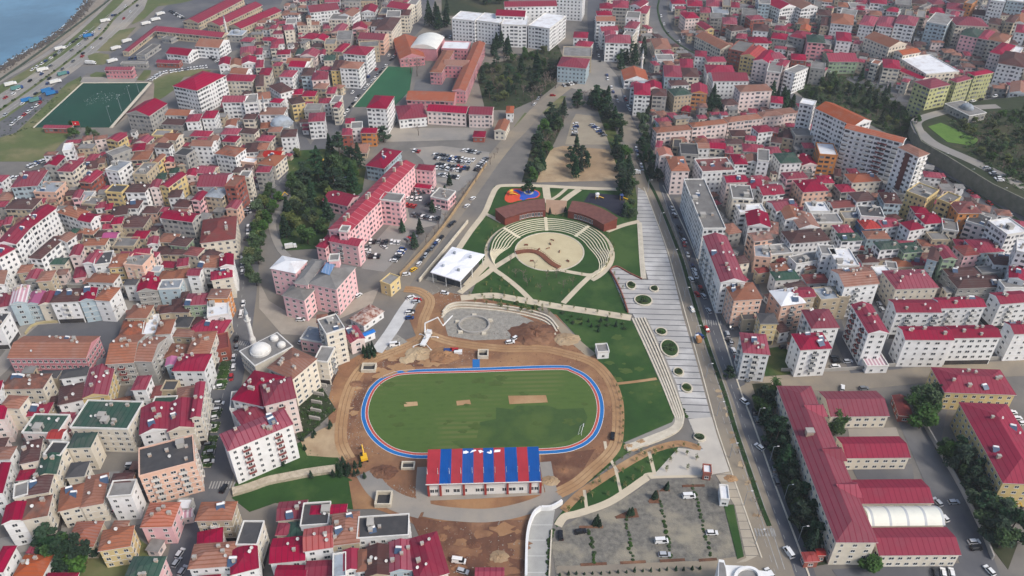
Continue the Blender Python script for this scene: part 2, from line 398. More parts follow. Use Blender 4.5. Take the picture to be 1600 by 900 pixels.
sheet('market_yard', T('00', [(560,480),(700,400),(690,340),(760,280),(950,110),(1050,30),(1180,10),(1250,-80),(1800,-80),(1700,150),(1600,280),(1450,320),(1380,430),(1250,430),(1100,440),(900,440),(700,470)]), .06, M_ASPH)
sheet('parking_ground', T('00', [(520,482),(860,485),(840,515),(500,515)]), .1, M_PALEASPH)
sheet('sports_pitch', T('00', [(520,522),(935,520),(690,797),(215,797)]), .14, M_GREENTURF)
ribbon('pitch_border', T('00', [(517,519),(210,800)]), 1.2, .3, M_STONE, n=1)
ribbon('pitch_border', T('00', [(940,519),(694,800)]), 2.2, .3, M_STONE, n=1)
ribbon('pitch_border', T('00', [(517,519),(940,517)]), 1.0, .3, M_STONE, n=1)
sheet('bare_ground', T('00', [(965,520),(960,620),(700,798),(720,790),(940,540)]), .1, mat('grey_soil', (150,136,122), (126,116,104), .1, 1, 8, 0, 'World'))
# town streets
ribbon('street', [(672,-40),(668,0),(655,35),(634,58),(601,95),(552,148),(525,188),(509,215),(492,240),(468,258),(436,285),(416,312),(396,345),(386,390),(381,440),(374,490),(366,540),(356,585),(346,630),(340,680),(336,730),(330,765),(310,805),(298,850),(286,920)], 14, .07, M_ASPH, road=True)
ribbon('street', [(418,95),(414,120),(425,155),(448,185),(468,215),(480,235)], 8, .06, M_ASPH, road=True)
ribbon('street', [(310,805),(260,800),(210,808),(170,818),(100,838),(40,848),(-30,860)], 8, .06, M_PALEASPH, road=True)
ribbon('street', [(104,700),(112,650),(100,730),(88,760),(80,800)], 6, .06, M_PALEASPH)
ribbon('street', [(-30,600),(0,575),(35,530),(50,508),(110,497),(180,490),(205,470),(220,440)], 8, .06, M_PALEASPH, road=True)
sheet('school_yard', [(40,525),(60,508),(120,503),(185,492),(190,520),(175,560),(40,560)], .08, M_ASPH)
# main boulevard: two carriageways with a planted median
ribbon('boulevard', [(934,-40),(930,20),(935,70),(942,108),(960,150),(983,212)], 15, .07, M_ASPH, road=True)
ribbon('boulevard', [(968,175),(990,222),(1011,280),(1015,299),(1043,373),(1067,448),(1098,557),(1122,626),(1136,674),(1158,735),(1192,835),(1212,899),(1225,940)], 13, .08, M_ROADDUST, road=True)
ribbon('boulevard', [(983,200),(1004,245),(1026,290),(1060,360),(1090,450),(1118,530),(1143,607),(1164,668),(1192,752),(1228,850),(1245,899),(1258,940)], 13, .075, M_ASPH, road=True)
ribbon('median', [(1000,240),(1012,280),(1027,310),(1062,397),(1078,450),(1106,540),(1131,612),(1149,672),(1166,722),(1187,784),(1202,822)], 1.7, .25, M_HEDGE)
for pts in ([(1022,300),(1058,397),(1074,450),(1102,541),(1127,613),(1145,673),(1181,785),(1216,890)], [(1035,300),(1066,397),(1082,450),(1110,541),(1136,613),(1154,673),(1192,785),(1226,890)]):
    ribbon('road_marking', pts, .3, .12, M_FADED)
def dashes(pts, step, ln, w=.18, z=.12):
    L = smooth_line([G(*p) for p in pts], 12); mb = MB(); d = 0; on = []
    for a, b in zip(L, L[1:]):
        s = (b-a).length; d += s
        if (d % step) < ln: ribbon_mesh(mb, [a, b], w, 0, z)
    structure(mb.build('road_marking', M_FADED))
dashes([(1016,305),(1043,373),(1067,448),(1098,557),(1122,626),(1136,674),(1158,735),(1192,835),(1212,899)], 6, 3)
dashes([(1033,310),(1060,365),(1091,450),(1119,530),(1144,607),(1165,668),(1193,752),(1229,850),(1246,899)], 6, 3)
dashes([(460,262),(436,285),(416,312),(396,345),(386,390),(381,440),(374,490),(366,540),(356,585),(346,630),(340,680)], 6, 3)
ribbon('street', [(1120,522),(1150,516),(1180,512),(1230,505)], 9, .06, M_ASPH, road=True)
ribbon('street', [(1040,305),(1075,302),(1105,298),(1140,296)], 7, .06, M_ASPH, road=True)
ribbon('street', [(1140,296),(1150,350),(1165,410),(1185,470),(1200,510)], 6, .06, M_ASPH, road=True)
ribbon('street', [(1165,618),(1200,602),(1260,598),(1330,596),(1400,590),(1480,582),(1560,577),(1660,572)], 10, .07, M_ROADDUST, road=True)
sheet('school_yard', [(1395,640),(1440,610),(1500,590),(1480,640),(1470,690),(1490,740),(1520,790),(1545,850),(1570,920),(1320,920),(1300,890),(1370,885),(1500,880),(1460,790),(1430,720)], .08, M_ASPH)
sheet('school_yard', [(1325,670),(1400,668),(1412,700),(1330,705)], .09, M_PALEASPH); sheet('school_yard', [(1330,730),(1425,725),(1428,748),(1340,750)], .09, M_ASPH)
ribbon('street', [(1300,490),(1310,520),(1330,560),(1345,590)], 7, .06, M_ASPH, road=True)
ribbon('street', [(1360,455),(1378,500),(1390,540),(1400,580)], 6, .06, M_ASPH, road=True)
# highway to the hillside
ribbon('highway', [(1036,-60),(1028,0),(1026,18),(1036,48),(1062,72),(1098,92),(1140,108),(1190,131),(1240,158),(1300,190),(1380,225),(1440,256),(1490,283),(1540,312),(1600,350),(1680,400)], 19, .09, M_ASPH, road=True)
ribbon('median', [(1040,-40),(1030,0),(1028,18),(1038,47),(1063,71),(1098,90)], 1.6, .3, M_HEDGE)
ribbon('median', [(1440,256),(1490,283),(1540,312),(1600,350)], 1.6, .3, M_HEDGE)
sheet('market_square', [(908,92),(945,95),(965,120),(975,160),(945,150),(900,140),(870,130),(890,110)], .085, M_PALEASPH)
ribbon('street', [(925,115),(893,130),(870,146),(840,172),(815,200),(790,226),(766,256),(742,290),(712,330),(680,372),(650,410),(628,440),(622,455)], 10, .07, M_ROADDUST, road=True)
# car parks of the hospital
sheet('parking_ground', [(640,232),(690,228),(765,238),(760,262),(715,300),(700,330),(690,350),(640,360),(630,395),(600,425),(565,420),(575,390),(620,340),(640,300),(680,290),(660,250)], .08, M_PALEASPH)
sheet('parking_ground', [(632,302),(682,292),(690,330),(686,350),(640,340)], .11, M_ASPH)
sheet('school_yard', [(610,200),(760,200),(745,218),(600,222)], .08, M_PALEASPH)
sheet('school_yard', [(650,125),(715,115),(705,142),(645,145)], .08, M_ASPH)
sheet('sports_pitch', [(606,104),(645,106),(640,142),(615,167),(553,167)], .14, M_SCHOOLTURF)
ribbon('pitch_border', [(606,104),(551,168)], .8, .3, M_STONE, n=1)
sheet('hospital_garden', [(448,248),(470,235),(520,232),(572,262),(566,300),(520,330),(505,388),(440,392),(436,350),(455,310)], .08, M_LAWN2)
ribbon('garden_path', [(436,330),(425,350),(436,385),(450,402)], 4, .11, M_PALEASPH)
sheet('forecourt', [(405,440),(420,470),(470,500),(530,492),(560,462),(592,450),(582,475),(522,502),(480,525),(440,522),(405,482)], .07, mat('warm_paving', (168,158,144), (148,140,128), .2, .95, 6, 0, 'World'))
# trees' squares and the tan lots
sheet('bare_ground', [(838,285),(846,262),(862,232),(880,228),(965,235),(972,282)], .1, M_TAN)
sheet('parking_ground', [(883,226),(893,190),(900,178),(940,183),(962,226)], .1, mat('dusty_lot', (160,150,130), (140,130,114), .1, 1, 7, 0, 'World'))
sheet('verge', [(838,170),(860,150),(885,150),(870,172),(850,178)], .09, M_ROUGH); sheet('verge', [(803,198),(820,176),(838,182),(825,200)], .09, M_ROUGH)
sheet('wood_floor', [(742,105),(790,95),(870,66),(884,100),(870,132),(845,152),(800,172),(758,172)], .07, M_SCRUB)
sheet('wood_floor', [(690,25),(690,-20),(800,-20),(790,20),(740,24)], .07, M_SCRUB)
sheet('wood_floor', [(815,285),(832,225),(865,165),(885,160),(880,195),(858,240),(840,285)], .075, M_SCRUB)
sheet('verge', [(930,160),(955,185),(992,285),(1000,345),(975,345),(972,285)], .12, M_LAWN2)

# ---- hillside behind the retaining wall (raised), scrub valley
TERR = 9.0
terr_px = [(1425,190),(1440,222),(1480,245),(1550,288),(1600,312),(1720,372),(1720,150),(1600,150),(1500,160),(1440,170)]
TERR_W = [G(x, y, TERR) for x, y in terr_px]
mb = MB(); mb.prism([(p.x, p.y) for p in TERR_W], -1, TERR)
structure(mb.build('hillside', M_SCRUB))
def gz(p): return TERR if inpoly(p, TERR_W) else 0.0
ribbon('hill_road', [(1436,205),(1460,225),(1520,252),(1580,282),(1640,312)], 8, .08, M_PALEASPH, lift=TERR, z0=-.05)
ribbon('hill_road', [(1436,205),(1432,190),(1455,180),(1500,170),(1560,166)], 7, .08, M_PALEASPH, lift=TERR, z0=-.05)
sheet('verge', [(1450,198),(1470,192),(1530,218),(1520,228),(1480,222)], .12, mat('bright_grass', (96,128,56), (80,110,48), .2, .95, 7, 0, 'World', .3), lift=TERR, z0=-.05)
sheet('scrub_slope', [(1235,135),(1290,112),(1330,110),(1390,145),(1425,180),(1440,225),(1400,215),(1330,180),(1270,165)], .1, M_SCRUB)
sheet('forecourt', [(1318,121),(1350,118),(1400,142),(1420,160),(1400,160),(1350,140)], .13, M_ASPH)

# ---- the park round the amphitheatre
sheet('lawn', [(772,291),(985,294),(1000,345),(1003,438),(958,420),(985,498),(1030,575),(1058,650),(1056,660),(975,692),(966,670),(968,620),(930,556),(870,492),(735,462),(745,440),(716,385),(757,335)], .10, M_LAWN, smooth=0)
CA = G(858.5, 393); R0 = (G(912,393)-G(805,393)).length/2
def circ(r, a0=0, a1=360, n=72): return [CA+Vector((cos(radians(a0+(a1-a0)*i/n))*r, sin(radians(a0+(a1-a0)*i/n))*r, 0)) for i in range(n+(0 if a1-a0 == 360 else 1))]
mb = MB(); mb.prism([(p.x, p.y) for p in circ(R0*.985)], -.2, .16); structure(mb.build('arena_floor', M_ARENA))
mb = MB(); ribbon_mesh(mb, circ(R0), .7, -.2, .34, 0, True); structure(mb.build('arena_kerb', M_STONE))
mb = MB(); ribbon_mesh(mb, circ(R0*1.83, -52, 216, 64), R0*.135, -.2, .18, 0); structure(mb.build('ring_path', M_PATH))
PATHS = [([(720,466),(768,462),(803,467),(870,479),(930,488),(986,497)], 4.6), ([(770,420),(790,434),(812,452),(832,472)], 2.8), ([(924,430),(905,448),(880,474)], 2.8), ([(952,418),(936,424),(924,430),(900,427),(870,421)], 2.6),
         ([(806,397),(795,404),(782,412),(770,420),(755,432),(735,445),(718,458)], 3.2), ([(772,420),(766,410),(761,402)], 4),
         ([(716,390),(735,362),(757,333),(768,308),(776,294),(790,290),(850,291),(905,294),(985,297)], 3.4), ([(853,293),(856,312),(862,322)], 4.5), ([(905,296),(888,308),(876,318)], 4), ([(887,293),(872,306),(858,314)], 2.2),
         ([(758,334),(770,340),(784,348)], 2.4), ([(999,346),(975,352),(948,362)], 3)]
for px, w in PATHS: ribbon('path', px, w, .17, M_PATH)
sheet('paving', [(853,312),(886,314),(884,332),(868,336),(853,332)], .17, mat('tan_brick_paving', (176,146,120), (160,130,108), .3, .9, 6, 0, 'World'))
sheet('playground_floor', [(789,313),(790,305),(796,297),(806,295),(830,296),(841,299),(844,304),(840,309),(828,311),(810,314),(797,317)], .16, M_ORANGERUB, smooth=4)
sheet('playground_floor', [(817,300),(826,297),(838,299),(842,304),(836,309),(826,310),(818,313),(812,311),(813,305),(805,299),(800,298),(808,297)], .20, M_BLUERUB, smooth=4)
sheet('playground_floor', [(921,302),(940,303),(974,306),(978,322),(981,338),(972,340),(960,334),(945,325),(925,318),(912,316)], .16, M_BLACKRUB)
# plaza with its drain lines, steps down to the lawn
sheet('plaza', [(997,293),(1008,300),(1018,325),(1040,388),(1054,440),(1066,490),(1088,565),(1110,648),(1118,676),(1138,735),(1112,741),(1100,738),(1098,715),(1090,690),(1076,657),(1050,600),(1018,540),(988,490),(980,488),(953,424),(957,419),(966,418),(984,428),(1003,437),(1013,437),(1006,412),(998,380),(995,345)], .14, M_PLAZA)
sheet('plaza', [(1076,655),(1112,652),(1120,680),(1140,737),(1110,742),(1020,744),(1060,700),(1100,705),(1090,690)], .16, mat('pale_concrete_paving', (196,190,178), (178,172,162), .1, .9, 7, 0, 'World'))
sheet('sidewalk', [(1118,742),(1142,738),(1160,790),(1185,868),(1165,878),(1150,880),(1166,872),(1148,790)], .13, add_lines(mat('sidewalk_slabs', (178,168,150), (160,150,134), .2, .9, 6, 0, 'World'), 1, 3.6, .25, (110,106,100), 'World'))
ribbon('kerb', [(1006,293),(1024,340),(1043,392),(1058,445),(1092,566),(1114,648),(1122,676),(1142,735),(1190,872)], .5, .26, M_STONE)
ribbon('kerb', [(1036,290),(1076,372),(1104,450),(1130,527),(1155,605),(1178,665),(1208,750),(1246,850),(1266,905)], .6, .26, M_STONE)
# lower park
sheet('lawn', [(866,816),(884,792),(904,770),(922,756),(965,729),(1015,704),(1060,699),(1094,706),(1106,728),(1104,738),(1020,741),(985,761),(940,786),(890,803),(870,824)], .11, M_LAWN)
sheet('lawn', [(948,705),(962,690),(975,692),(1056,660),(1060,668),(1010,690),(985,705),(960,722),(925,750),(900,765),(905,745),(935,725)], .1, M_LAWN)
for px, w, m in (([(880,798),(905,773),(935,752),(962,735),(1000,713),(1030,700),(1065,693),(1095,702)], 3.2, M_TRACKDIRT), ([(872,822),(882,808),(905,802),(950,786),(985,764),(1008,748),(1022,743),(1110,741)], 3.0, M_PATH),
                 ([(913,766),(917,798)], 1.2, M_PATH), ([(962,734),(972,778)], 1.2, M_PATH), ([(1014,706),(1023,742)], 1.4, M_PATH), ([(945,690),(948,705),(956,722),(965,738)], 1.2, M_PATH), ([(962,600),(990,597),(1026,592)], 1.5, M_TRACKDIRT)):
    ribbon('path', px, w, .15, m)
sheet('parking_ground', [(878,824),(905,808),(950,793),(990,770),(1020,750),(1110,747),(1142,760),(1150,800),(1170,866),(1165,895),(1120,910),(870,910),(862,850)], .09, M_COBBLE)
sheet('bare_ground', [(870,885),(1000,880),(1110,876),(1165,868),(1195,880),(1200,920),(870,920)], .11, M_ROADDUST)
sheet('verge', [(1131,790),(1146,789),(1162,870),(1152,874)], .3, M_LAWN)
# running track and pitch
trk = smooth_line([G(*p) for p in [(564,645),(570,620),(583,600),(606,585),(640,578),(745,575),(870,571),(898,576),(922,590),(938,612),(944,638),(940,665),(928,686),(905,701),(868,709),(770,712),(668,717),(630,714),(602,704),(580,686),(568,666)]], 6, True)
def ring(name, d0, d1, z, m):
    mb = MB(); mid = offset_line(trk, (d0+d1)/2*ORI, True); ribbon_mesh(mb, mid, d1-d0, -.2, z, 0, True); structure(mb.build(name, m))
ORI = 1 if sum(trk[i].x*trk[(i+1)%len(trk)].y-trk[(i+1)%len(trk)].x*trk[i].y for i in range(len(trk))) > 0 else -1
ring('running_track', .12, 1.72, .17, M_BLUE); ring('running_track', 1.86, 2.9, .17, M_RED)
for d in (0, 1.72, 2.9): ring('track_line', d, d+.14, .185, M_LINE)
fld = offset_line(trk, 3.04*ORI, True)
mb = MB(); mb.prism([(p.x, p.y) for p in fld], -.2, .15); structure(mb.build('football_field', M_FIELD))
sheet('football_field', [(775,637),(800,640),(808,634),(856,634),(872,640),(912,638),(918,652),(912,672),(890,688),(860,696),(720,700),(705,690),(745,685),(750,660),(775,655)], .165, M_FIELD2)
for px in ([(630,629),(652,628),(653,634),(632,636)], [(713,627),(734,625),(736,632),(714,634)], [(794,619),(853,618),(856,629),(796,632)]): sheet('sand_pit', px, .19, M_TRACKDIRT)
ribbon('running_track', [(744,575),(744,562)], 3.2, .18, M_BLUE, n=1)
# construction ground
sheet('site_ground', [(525,575),(560,555),(600,545),(650,525),(640,500),(655,470),(690,455),(735,463),(865,486),(905,535),(930,556),(968,610),(972,680),(948,706),(905,748),(885,772),(862,784),(845,790),(826,835),(822,905),(690,905),(690,850),(640,815),(600,800),(556,785),(545,750),(530,715),(515,690),(512,630)], .06, M_DIRT)
sheet('bare_ground', [(845,712),(900,706),(930,702),(905,745),(880,770),(850,765)], .1, M_DIRT2)
sheet('bare_ground', [(640,805),(690,815),(830,812),(822,900),(690,900),(660,850)], .1, M_DIRT2)
sheet('bare_ground', [(570,590),(600,562),(700,548),(745,553),(742,572),(640,573),(600,580),(575,605),(562,640),(548,670),(545,640)], .09, M_DIRT2)
sheet('bare_ground', [(690,490),(720,480),(800,487),(840,505),(855,530),(800,530),(740,532),(700,525)], .11, M_RUBBLE)
sheet('bare_ground', [(470,690),(500,672),(535,655),(545,715),(520,715),(480,712)], .09, M_TAN)
ribbon('dirt_track', [(632,452),(655,455),(672,470),(662,500),(655,530),(620,548),(585,562),(562,580),(545,610),(535,650),(533,690),(546,718)], 5, .14, M_TRACKDIRT)
ribbon('dirt_track', [(662,520),(700,533),(740,540),(790,545),(845,545),(885,553),(925,566),(950,590),(963,620),(966,650),(963,690),(950,712),(925,735),(900,756),(870,772)], 5, .14, M_TRACKDIRT)
ribbon('dirt_track', [(845,480),(870,505),(895,530),(925,556)], 4.5, .13, M_ROADDUST)
ribbon('concrete_road', [(588,550),(610,520),(632,485),(648,463)], 6, .18, mat('new_concrete', (204,204,202), (180,180,178), .2, .8, 7, 0, 'World'))
ribbon('concrete_road', [(600,545),(612,538),(628,528)], 8, .17, M_RUBBLE)
ribbon('concrete_road', [(572,738),(590,765),(620,785),(660,797)], 8, .16, M_PALEASPH)
ribbon('concrete_road', [(662,730),(660,765),(664,800)], 5, .165, M_PALEASPH)
ribbon('concrete_road', [(664,797),(700,803),(755,806),(800,800),(845,786),(870,770)], 6, .18, M_PALEASPH)
ribbon('concrete_road', [(852,722),(857,750),(862,770)], 4.5, .175, M_PALEASPH); ribbon('concrete_road', [(664,776),(760,772),(850,766)], 4, .17, M_PALEASPH)
sheet('ramp_floor', [(846,797),(868,790),(862,830),(857,905),(823,905),(823,840),(834,808)], .14, add_lines(mat('ramp_concrete', (166,166,162), (148,148,144), .2, .9, 7, 0, 'World'), 1, 6.5, .2, (196,196,192), 'World'))
# west slope lawns
sheet('lawn', [(366,758),(385,738),(420,718),(470,690),(492,706),(528,715),(545,745),(520,736),(475,741),(420,752),(370,768)], .11, M_LAWN)
sheet('lawn', [(362,778),(372,772),(425,756),(480,745),(525,738),(550,750),(552,796),(520,792),(430,786),(390,800)], .11, M_LAWN)
sheet('bare_ground', [(545,752),(588,750),(590,795),(552,796)], .14, M_DIRT)
sheet('verge', [(440,600),(470,590),(500,600),(525,640),(470,690),(455,660),(470,640)], .08, M_SCRUB)
sheet('verge', [(120,890),(160,850),(215,840),(240,860),(230,905),(110,905)], .08, M_ROUGH)
sheet('verge', [(1195,545),(1230,540),(1235,585),(1195,588)], .09, M_LAWN2)
sheet('verge', [(1175,600),(1205,598),(1250,700),(1300,880),(1272,885),(1230,790)], .09, M_SCRUB)
sheet('verge', [(1460,700),(1480,690),(1540,760),(1590,850),(1575,890),(1545,850),(1510,770)], .09, M_SCRUB)
# zebra crossings
def zebra(c, along, n, ln, step=1.1, w=.5):
    P = G(*c); Q = G(*along); u = (Q-P).normalized(); vv = Vector((-u.y, u.x, 0)); mb = MB()
    for i in range(n):
        a = P+u*(i*step); pts = [a-vv*ln/2, a+u*w-vv*ln/2, a+u*w+vv*ln/2, a+vv*ln/2]
        mb.prism([(p.x, p.y) for p in pts], 0, .12)
    structure(mb.build('road_marking', M_FADED))
for pts in ([(0,608),(310,385),(590,165),(820,-20)], [(0,665),(330,425),(615,205),(840,10)], [(0,738),(305,535),(485,400),(690,238),(910,10)]): dashes(T('00', pts), 10, 6, .45)
zebra((1096,503), (1125,505), 9, 3.5); zebra((1180,832), (1205,832), 7, 3.5); zebra((328,758), (352,758), 9, 3.5); zebra((370,536), (386,537), 7, 3); zebra((983,139), (945,135), 10, 4)

M_RUT = mat('wheel_rut', (150,120,90), (130,102,76), .4, 1, 6, 0, 'World', .5)
for px in ([(632,452),(655,455),(672,470),(662,500),(655,530),(620,548),(585,562),(562,580),(545,610),(535,650),(533,690),(546,718)], [(662,520),(700,533),(740,540),(790,545),(845,545),(885,553),(925,566),(950,590),(963,620),(966,650),(963,690),(950,712),(925,735),(900,756),(870,772)]):
    base = smooth_line([G(*p) for p in px], 6)
    for d in (-.9, .8):
        mb = MB(); ribbon_mesh(mb, [p+Vector((0,0,0)) for p in offset_line(base, d)], .28, -.1, .2+zstep()); structure(mb.build('wheel_rut', M_RUT))
Rp = random.Random(12)
def patches(px, n, s0, s1, m, name, z):
    poly = [G(*p) for p in px]; x0, x1 = min(p.x for p in poly), max(p.x for p in poly); y0, y1 = min(p.y for p in poly), max(p.y for p in poly); k = 0
    while k < n:
        p = Vector((Rp.uniform(x0, x1), Rp.uniform(y0, y1), 0))
        if not inpoly(p, poly): continue
        k += 1; s = Rp.uniform(s0, s1); q = [(p.x+cos(2*pi*i/14)*s*Rp.uniform(.5,1.3)*1.6, p.y+sin(2*pi*i/14)*s*Rp.uniform(.5,1.3)) for i in range(14)]
        mb = MB(); mb.prism(q, -.1, z+zstep()); structure(mb.build(name, m))
M_WORN = mat('worn_grass', (82,98,50), (64,86,40), .5, 1, 8, 0, 'World', .3)
patches([(600,600),(890,585),(925,640),(890,690),(620,690),(580,640)], 26, .6, 2.2, M_WORN, 'worn_patch', .19)
patches([(890,495),(985,510),(1045,640),(985,680),(975,610)], 18, .6, 2.0, M_WORN, 'worn_patch', .15)
patches([(720,390),(755,340),(780,350),(755,395)], 5, .6, 1.6, M_WORN, 'worn_patch', .15)
patches([(556,770),(545,640),(600,560),(740,552),(560,600),(552,690)], 22, .8, 2.6, M_TRACKDIRT, 'bare_patch', .16)
patches([(690,815),(830,812),(822,895),(700,895)], 18, .8, 2.8, M_DIRT, 'bare_patch', .17)
patches([(1120,600),(1140,640),(1200,830),(1180,830)], 14, .5, 1.6, M_TAN, 'dust_patch', .12)
# ------------------------------------------------------------------ buildings
FOOT = []      # (cx, cy, ux, uy, half length, half width)
def add_foot(c, u, a, b): FOOT.append((c[0], c[1], u[0], u[1], a, b, hypot(a, b)))
def foot_hit(c, u, a, b, gap=0.0):
    r = hypot(a, b)
    for f in FOOT:
        dx, dy = c[0]-f[0], c[1]-f[1]
        if dx*dx+dy*dy > (r+f[6]+gap)**2: continue
        sep = False
        for ax, ay in ((u[0],u[1]), (-u[1],u[0]), (f[2],f[3]), (-f[3],f[2])):
            d = abs(dx*ax+dy*ay)
            ra = a*abs(u[0]*ax+u[1]*ay)+b*abs(-u[1]*ax+u[0]*ay)
            rb = f[4]*abs(f[2]*ax+f[3]*ay)+f[5]*abs(-f[3]*ax+f[2]*ay)
            if d > ra+rb+gap: sep = True; break
        if not sep: return True
    return False
# shared window, balcony, chimney, dish, tank meshes
def m_window():
    mb = MB()
    mb.box(-.5, -.06, -.5, .5, .02, -.43, 0); mb.box(-.5, -.06, .44, .5, .02, .5, 0)
    mb.box(-.5, -.06, -.43, -.44, .02, .44, 0); mb.box(.44, -.06, -.43, .5, .02, .44, 0); mb.box(-.03, -.05, -.43, .03, .02, .44, 0)
    mb.face([(-.44,-.02,-.43),(-.03,-.02,-.43),(-.03,-.02,.44),(-.44,-.02,.44)], 1); mb.face([(.03,-.02,-.43),(.44,-.02,-.43),(.44,-.02,.44),(.03,-.02,.44)], 1)
    mb.box(-.55, -.14, -.56, .55, .02, -.5, 0)
    return mb.mesh('window', [FRAME, GLASS])
ME_WIN = m_window()
def m_balcony(m):
    mb = MB(); mb.box(-1.4, -1.15, -.15, 1.4, 0, 0, 0); mb.box(-1.4, -1.15, 0, 1.4, -1.05, .95, 1); mb.box(-1.4, -1.05, 0, -1.3, 0, .95, 1); mb.box(1.3, -1.05, 0, 1.4, 0, .95, 1)
    return mb.mesh('balcony', [BALC['w'], m])
ME_BALC = {k: m_balcony(v) for k, v in BALC.items()}
mb = MB(); mb.box(-.45, -.35, -.6, .45, .35, .9, 0); mb.box(-.52, -.42, .9, .52, .42, 1.05, 1)
ME_CHIM = mb.mesh('chimney', [mat('chimney_render', (196,186,172), (150,120,104), .8, .9, 4, .2), CONC])
mb = MB(); mb.tube((0,0,-.5), (0,0,.7), .05, n=5); q = Vector((.25,-.6,.5)).to_track_quat('Z','Y')
dv = [Vector((0,0,1.0))+q@Vector((cos(2*pi*i/10)*r, sin(2*pi*i/10)*r, z)) for r, z in ((.12,0),(.55,.16)) for i in range(10)]
mb.shape(dv, [(i,(i+1)%10,10+(i+1)%10,10+i) for i in range(10)]+[tuple(range(9,-1,-1))])
ME_DISH = mb.mesh('satellite_dish', [DISHM])
mb = MB(); mb.tube((-.8,.2,.5),(.8,.2,.5),.42,n=8); mb.shape([(-1,-1.6,-.2),(1,-1.6,-.2),(1,-.2,.7),(-1,-.2,.7)], [(0,1,2,3)], 1); mb.box(-.7,.1,-.6,.7,.3,.2,0)
ME_TANK = mb.mesh('solar_water_heater', [WHITE, mat('solar_panel', (70,90,116), (58,76,100), .8, .3)])
mb = MB(); mb.box(-1.6,-1.4,-.3,1.6,1.4,2.3,0); mb.box(-1.75,-1.55,2.3,1.75,1.55,2.5,1); mb.box(-.5,-1.46,-.1,.5,-1.38,1.9,2)
ME_HEAD = mb.mesh('stair_head', [WN['g'], CONC, DARK])
NUMW = {1:'one', 2:'two', 3:'three', 4:'four', 5:'five', 6:'six', 7:'seven', 8:'eight', 9:'nine', 10:'ten', 11:'eleven', 12:'twelve'}
REC = []       # generic buildings waiting for a label
CAMP = Vector((0, 0, H))
nwin = [0]
def rect_from(A, B, C):
    e1 = Vector((B.x-A.x, B.y-A.y)); e2 = Vector((C.x-B.x, C.y-B.y))
    ctr = Vector(((A.x+C.x)/2, (A.y+C.y)/2))
    if e1.length >= e2.length*.9:
        u = e1.normalized(); w = abs(e2.dot(Vector((-u.y, u.x)))); L = e1.length
    else:
        v = e2.normalized(); u = Vector((v.y, -v.x)); w = e2.length; L = abs(e1.dot(u))
    if u.x < 0: u = -u
    return ctr, u, max(L, 3.0)/2, max(w, 3.0)/2
def roof_shape(style, a, b, h, oh=.45, pitch=.36):
    """local roof mesh over a 2a x 2b plan at eave height h; returns mesh builder and gable triangles"""
    mb = MB(); swap = (b > a)
    if style == 'G': swap = not swap
    A_, B_ = (b, a) if swap else (a, b)           # ridge runs along A_
    X, Y = A_+oh, B_+oh; rise = Y*pitch
    def P(x, y, z): return (y, -x, z) if swap else (x, y, z)
    t = .22
    if style == 'h':
        r = max(X-Y, .0)
        lo = [P(-X,-Y,h), P(X,-Y,h), P(X,Y,h), P(-X,Y,h)]; up = [P(-X,-Y,h+t), P(X,-Y,h+t), P(X,Y,h+t), P(-X,Y,h+t)]
        R1, R2 = P(-r,0,h+t+rise), P(r,0,h+t+rise)
        if r > .05:
            mb.shape(up+[R1,R2], [(0,1,5,4),(1,2,5),(2,3,4,5),(3,0,4)], 0)
        else: mb.shape(up+[R1], [(0,1,4),(1,2,4),(2,3,4),(3,0,4)], 0)
    else:
        lo = [P(-X,-Y,h), P(X,-Y,h), P(X,Y,h), P(-X,Y,h)]; up = [P(-X,-Y,h+t), P(X,-Y,h+t), P(X,Y,h+t), P(-X,Y,h+t)]
        R1, R2 = P(-X,0,h+t+rise), P(X,0,h+t+rise)
        mb.shape(up+[R1,R2], [(0,1,5,4),(2,3,4,5)], 0); mb.shape(up+[R1,R2], [(1,2,5),(3,0,4)], 2)
    mb.shape(lo+up, [(0,1,5,4),(1,2,6,5),(2,3,7,6),(3,0,4,7)], 1); mb.shape(lo, [(3,2,1,0)], 1)
    def zat(x, y):
        if swap: x, y = -y, x
        z = h+t+(Y-abs(y))*pitch
        if style == 'h': z = min(z, h+t+(X-abs(x))*pitch)
        return z
    return mb, zat
def wall_mesh(a, b, h, wm, z0=-.5):
    mb = MB(); c = [(-a,-b),(a,-b),(a,b),(-a,b)]
    for i in range(4):
        (x0,y0),(x1,y1) = c[i], c[(i+1)%4]; L = hypot(x1-x0, y1-y0)
        mb.face([(x0,y0,z0),(x1,y1,z0),(x1,y1,h),(x0,y0,h)], 0, [(0,z0),(L,z0),(L,h-.3),(0,h-.3)])
    mb.face([(x,y,h) for x, y in c], 0, [(0,-1)]*4)
    return mb.mesh('wall', [wm])
def put(parent, name, me, loc, rotz=0, sx=1, sz=1, sy=1):
    o = bpy.data.objects.new(name, me); COL.objects.link(o); o.parent = parent; o.location = loc
    if rotz: o.rotation_euler = (0, 0, rotz)
    if sx != 1 or sz != 1 or sy != 1: o.scale = (sx, sy, sz)
    return o
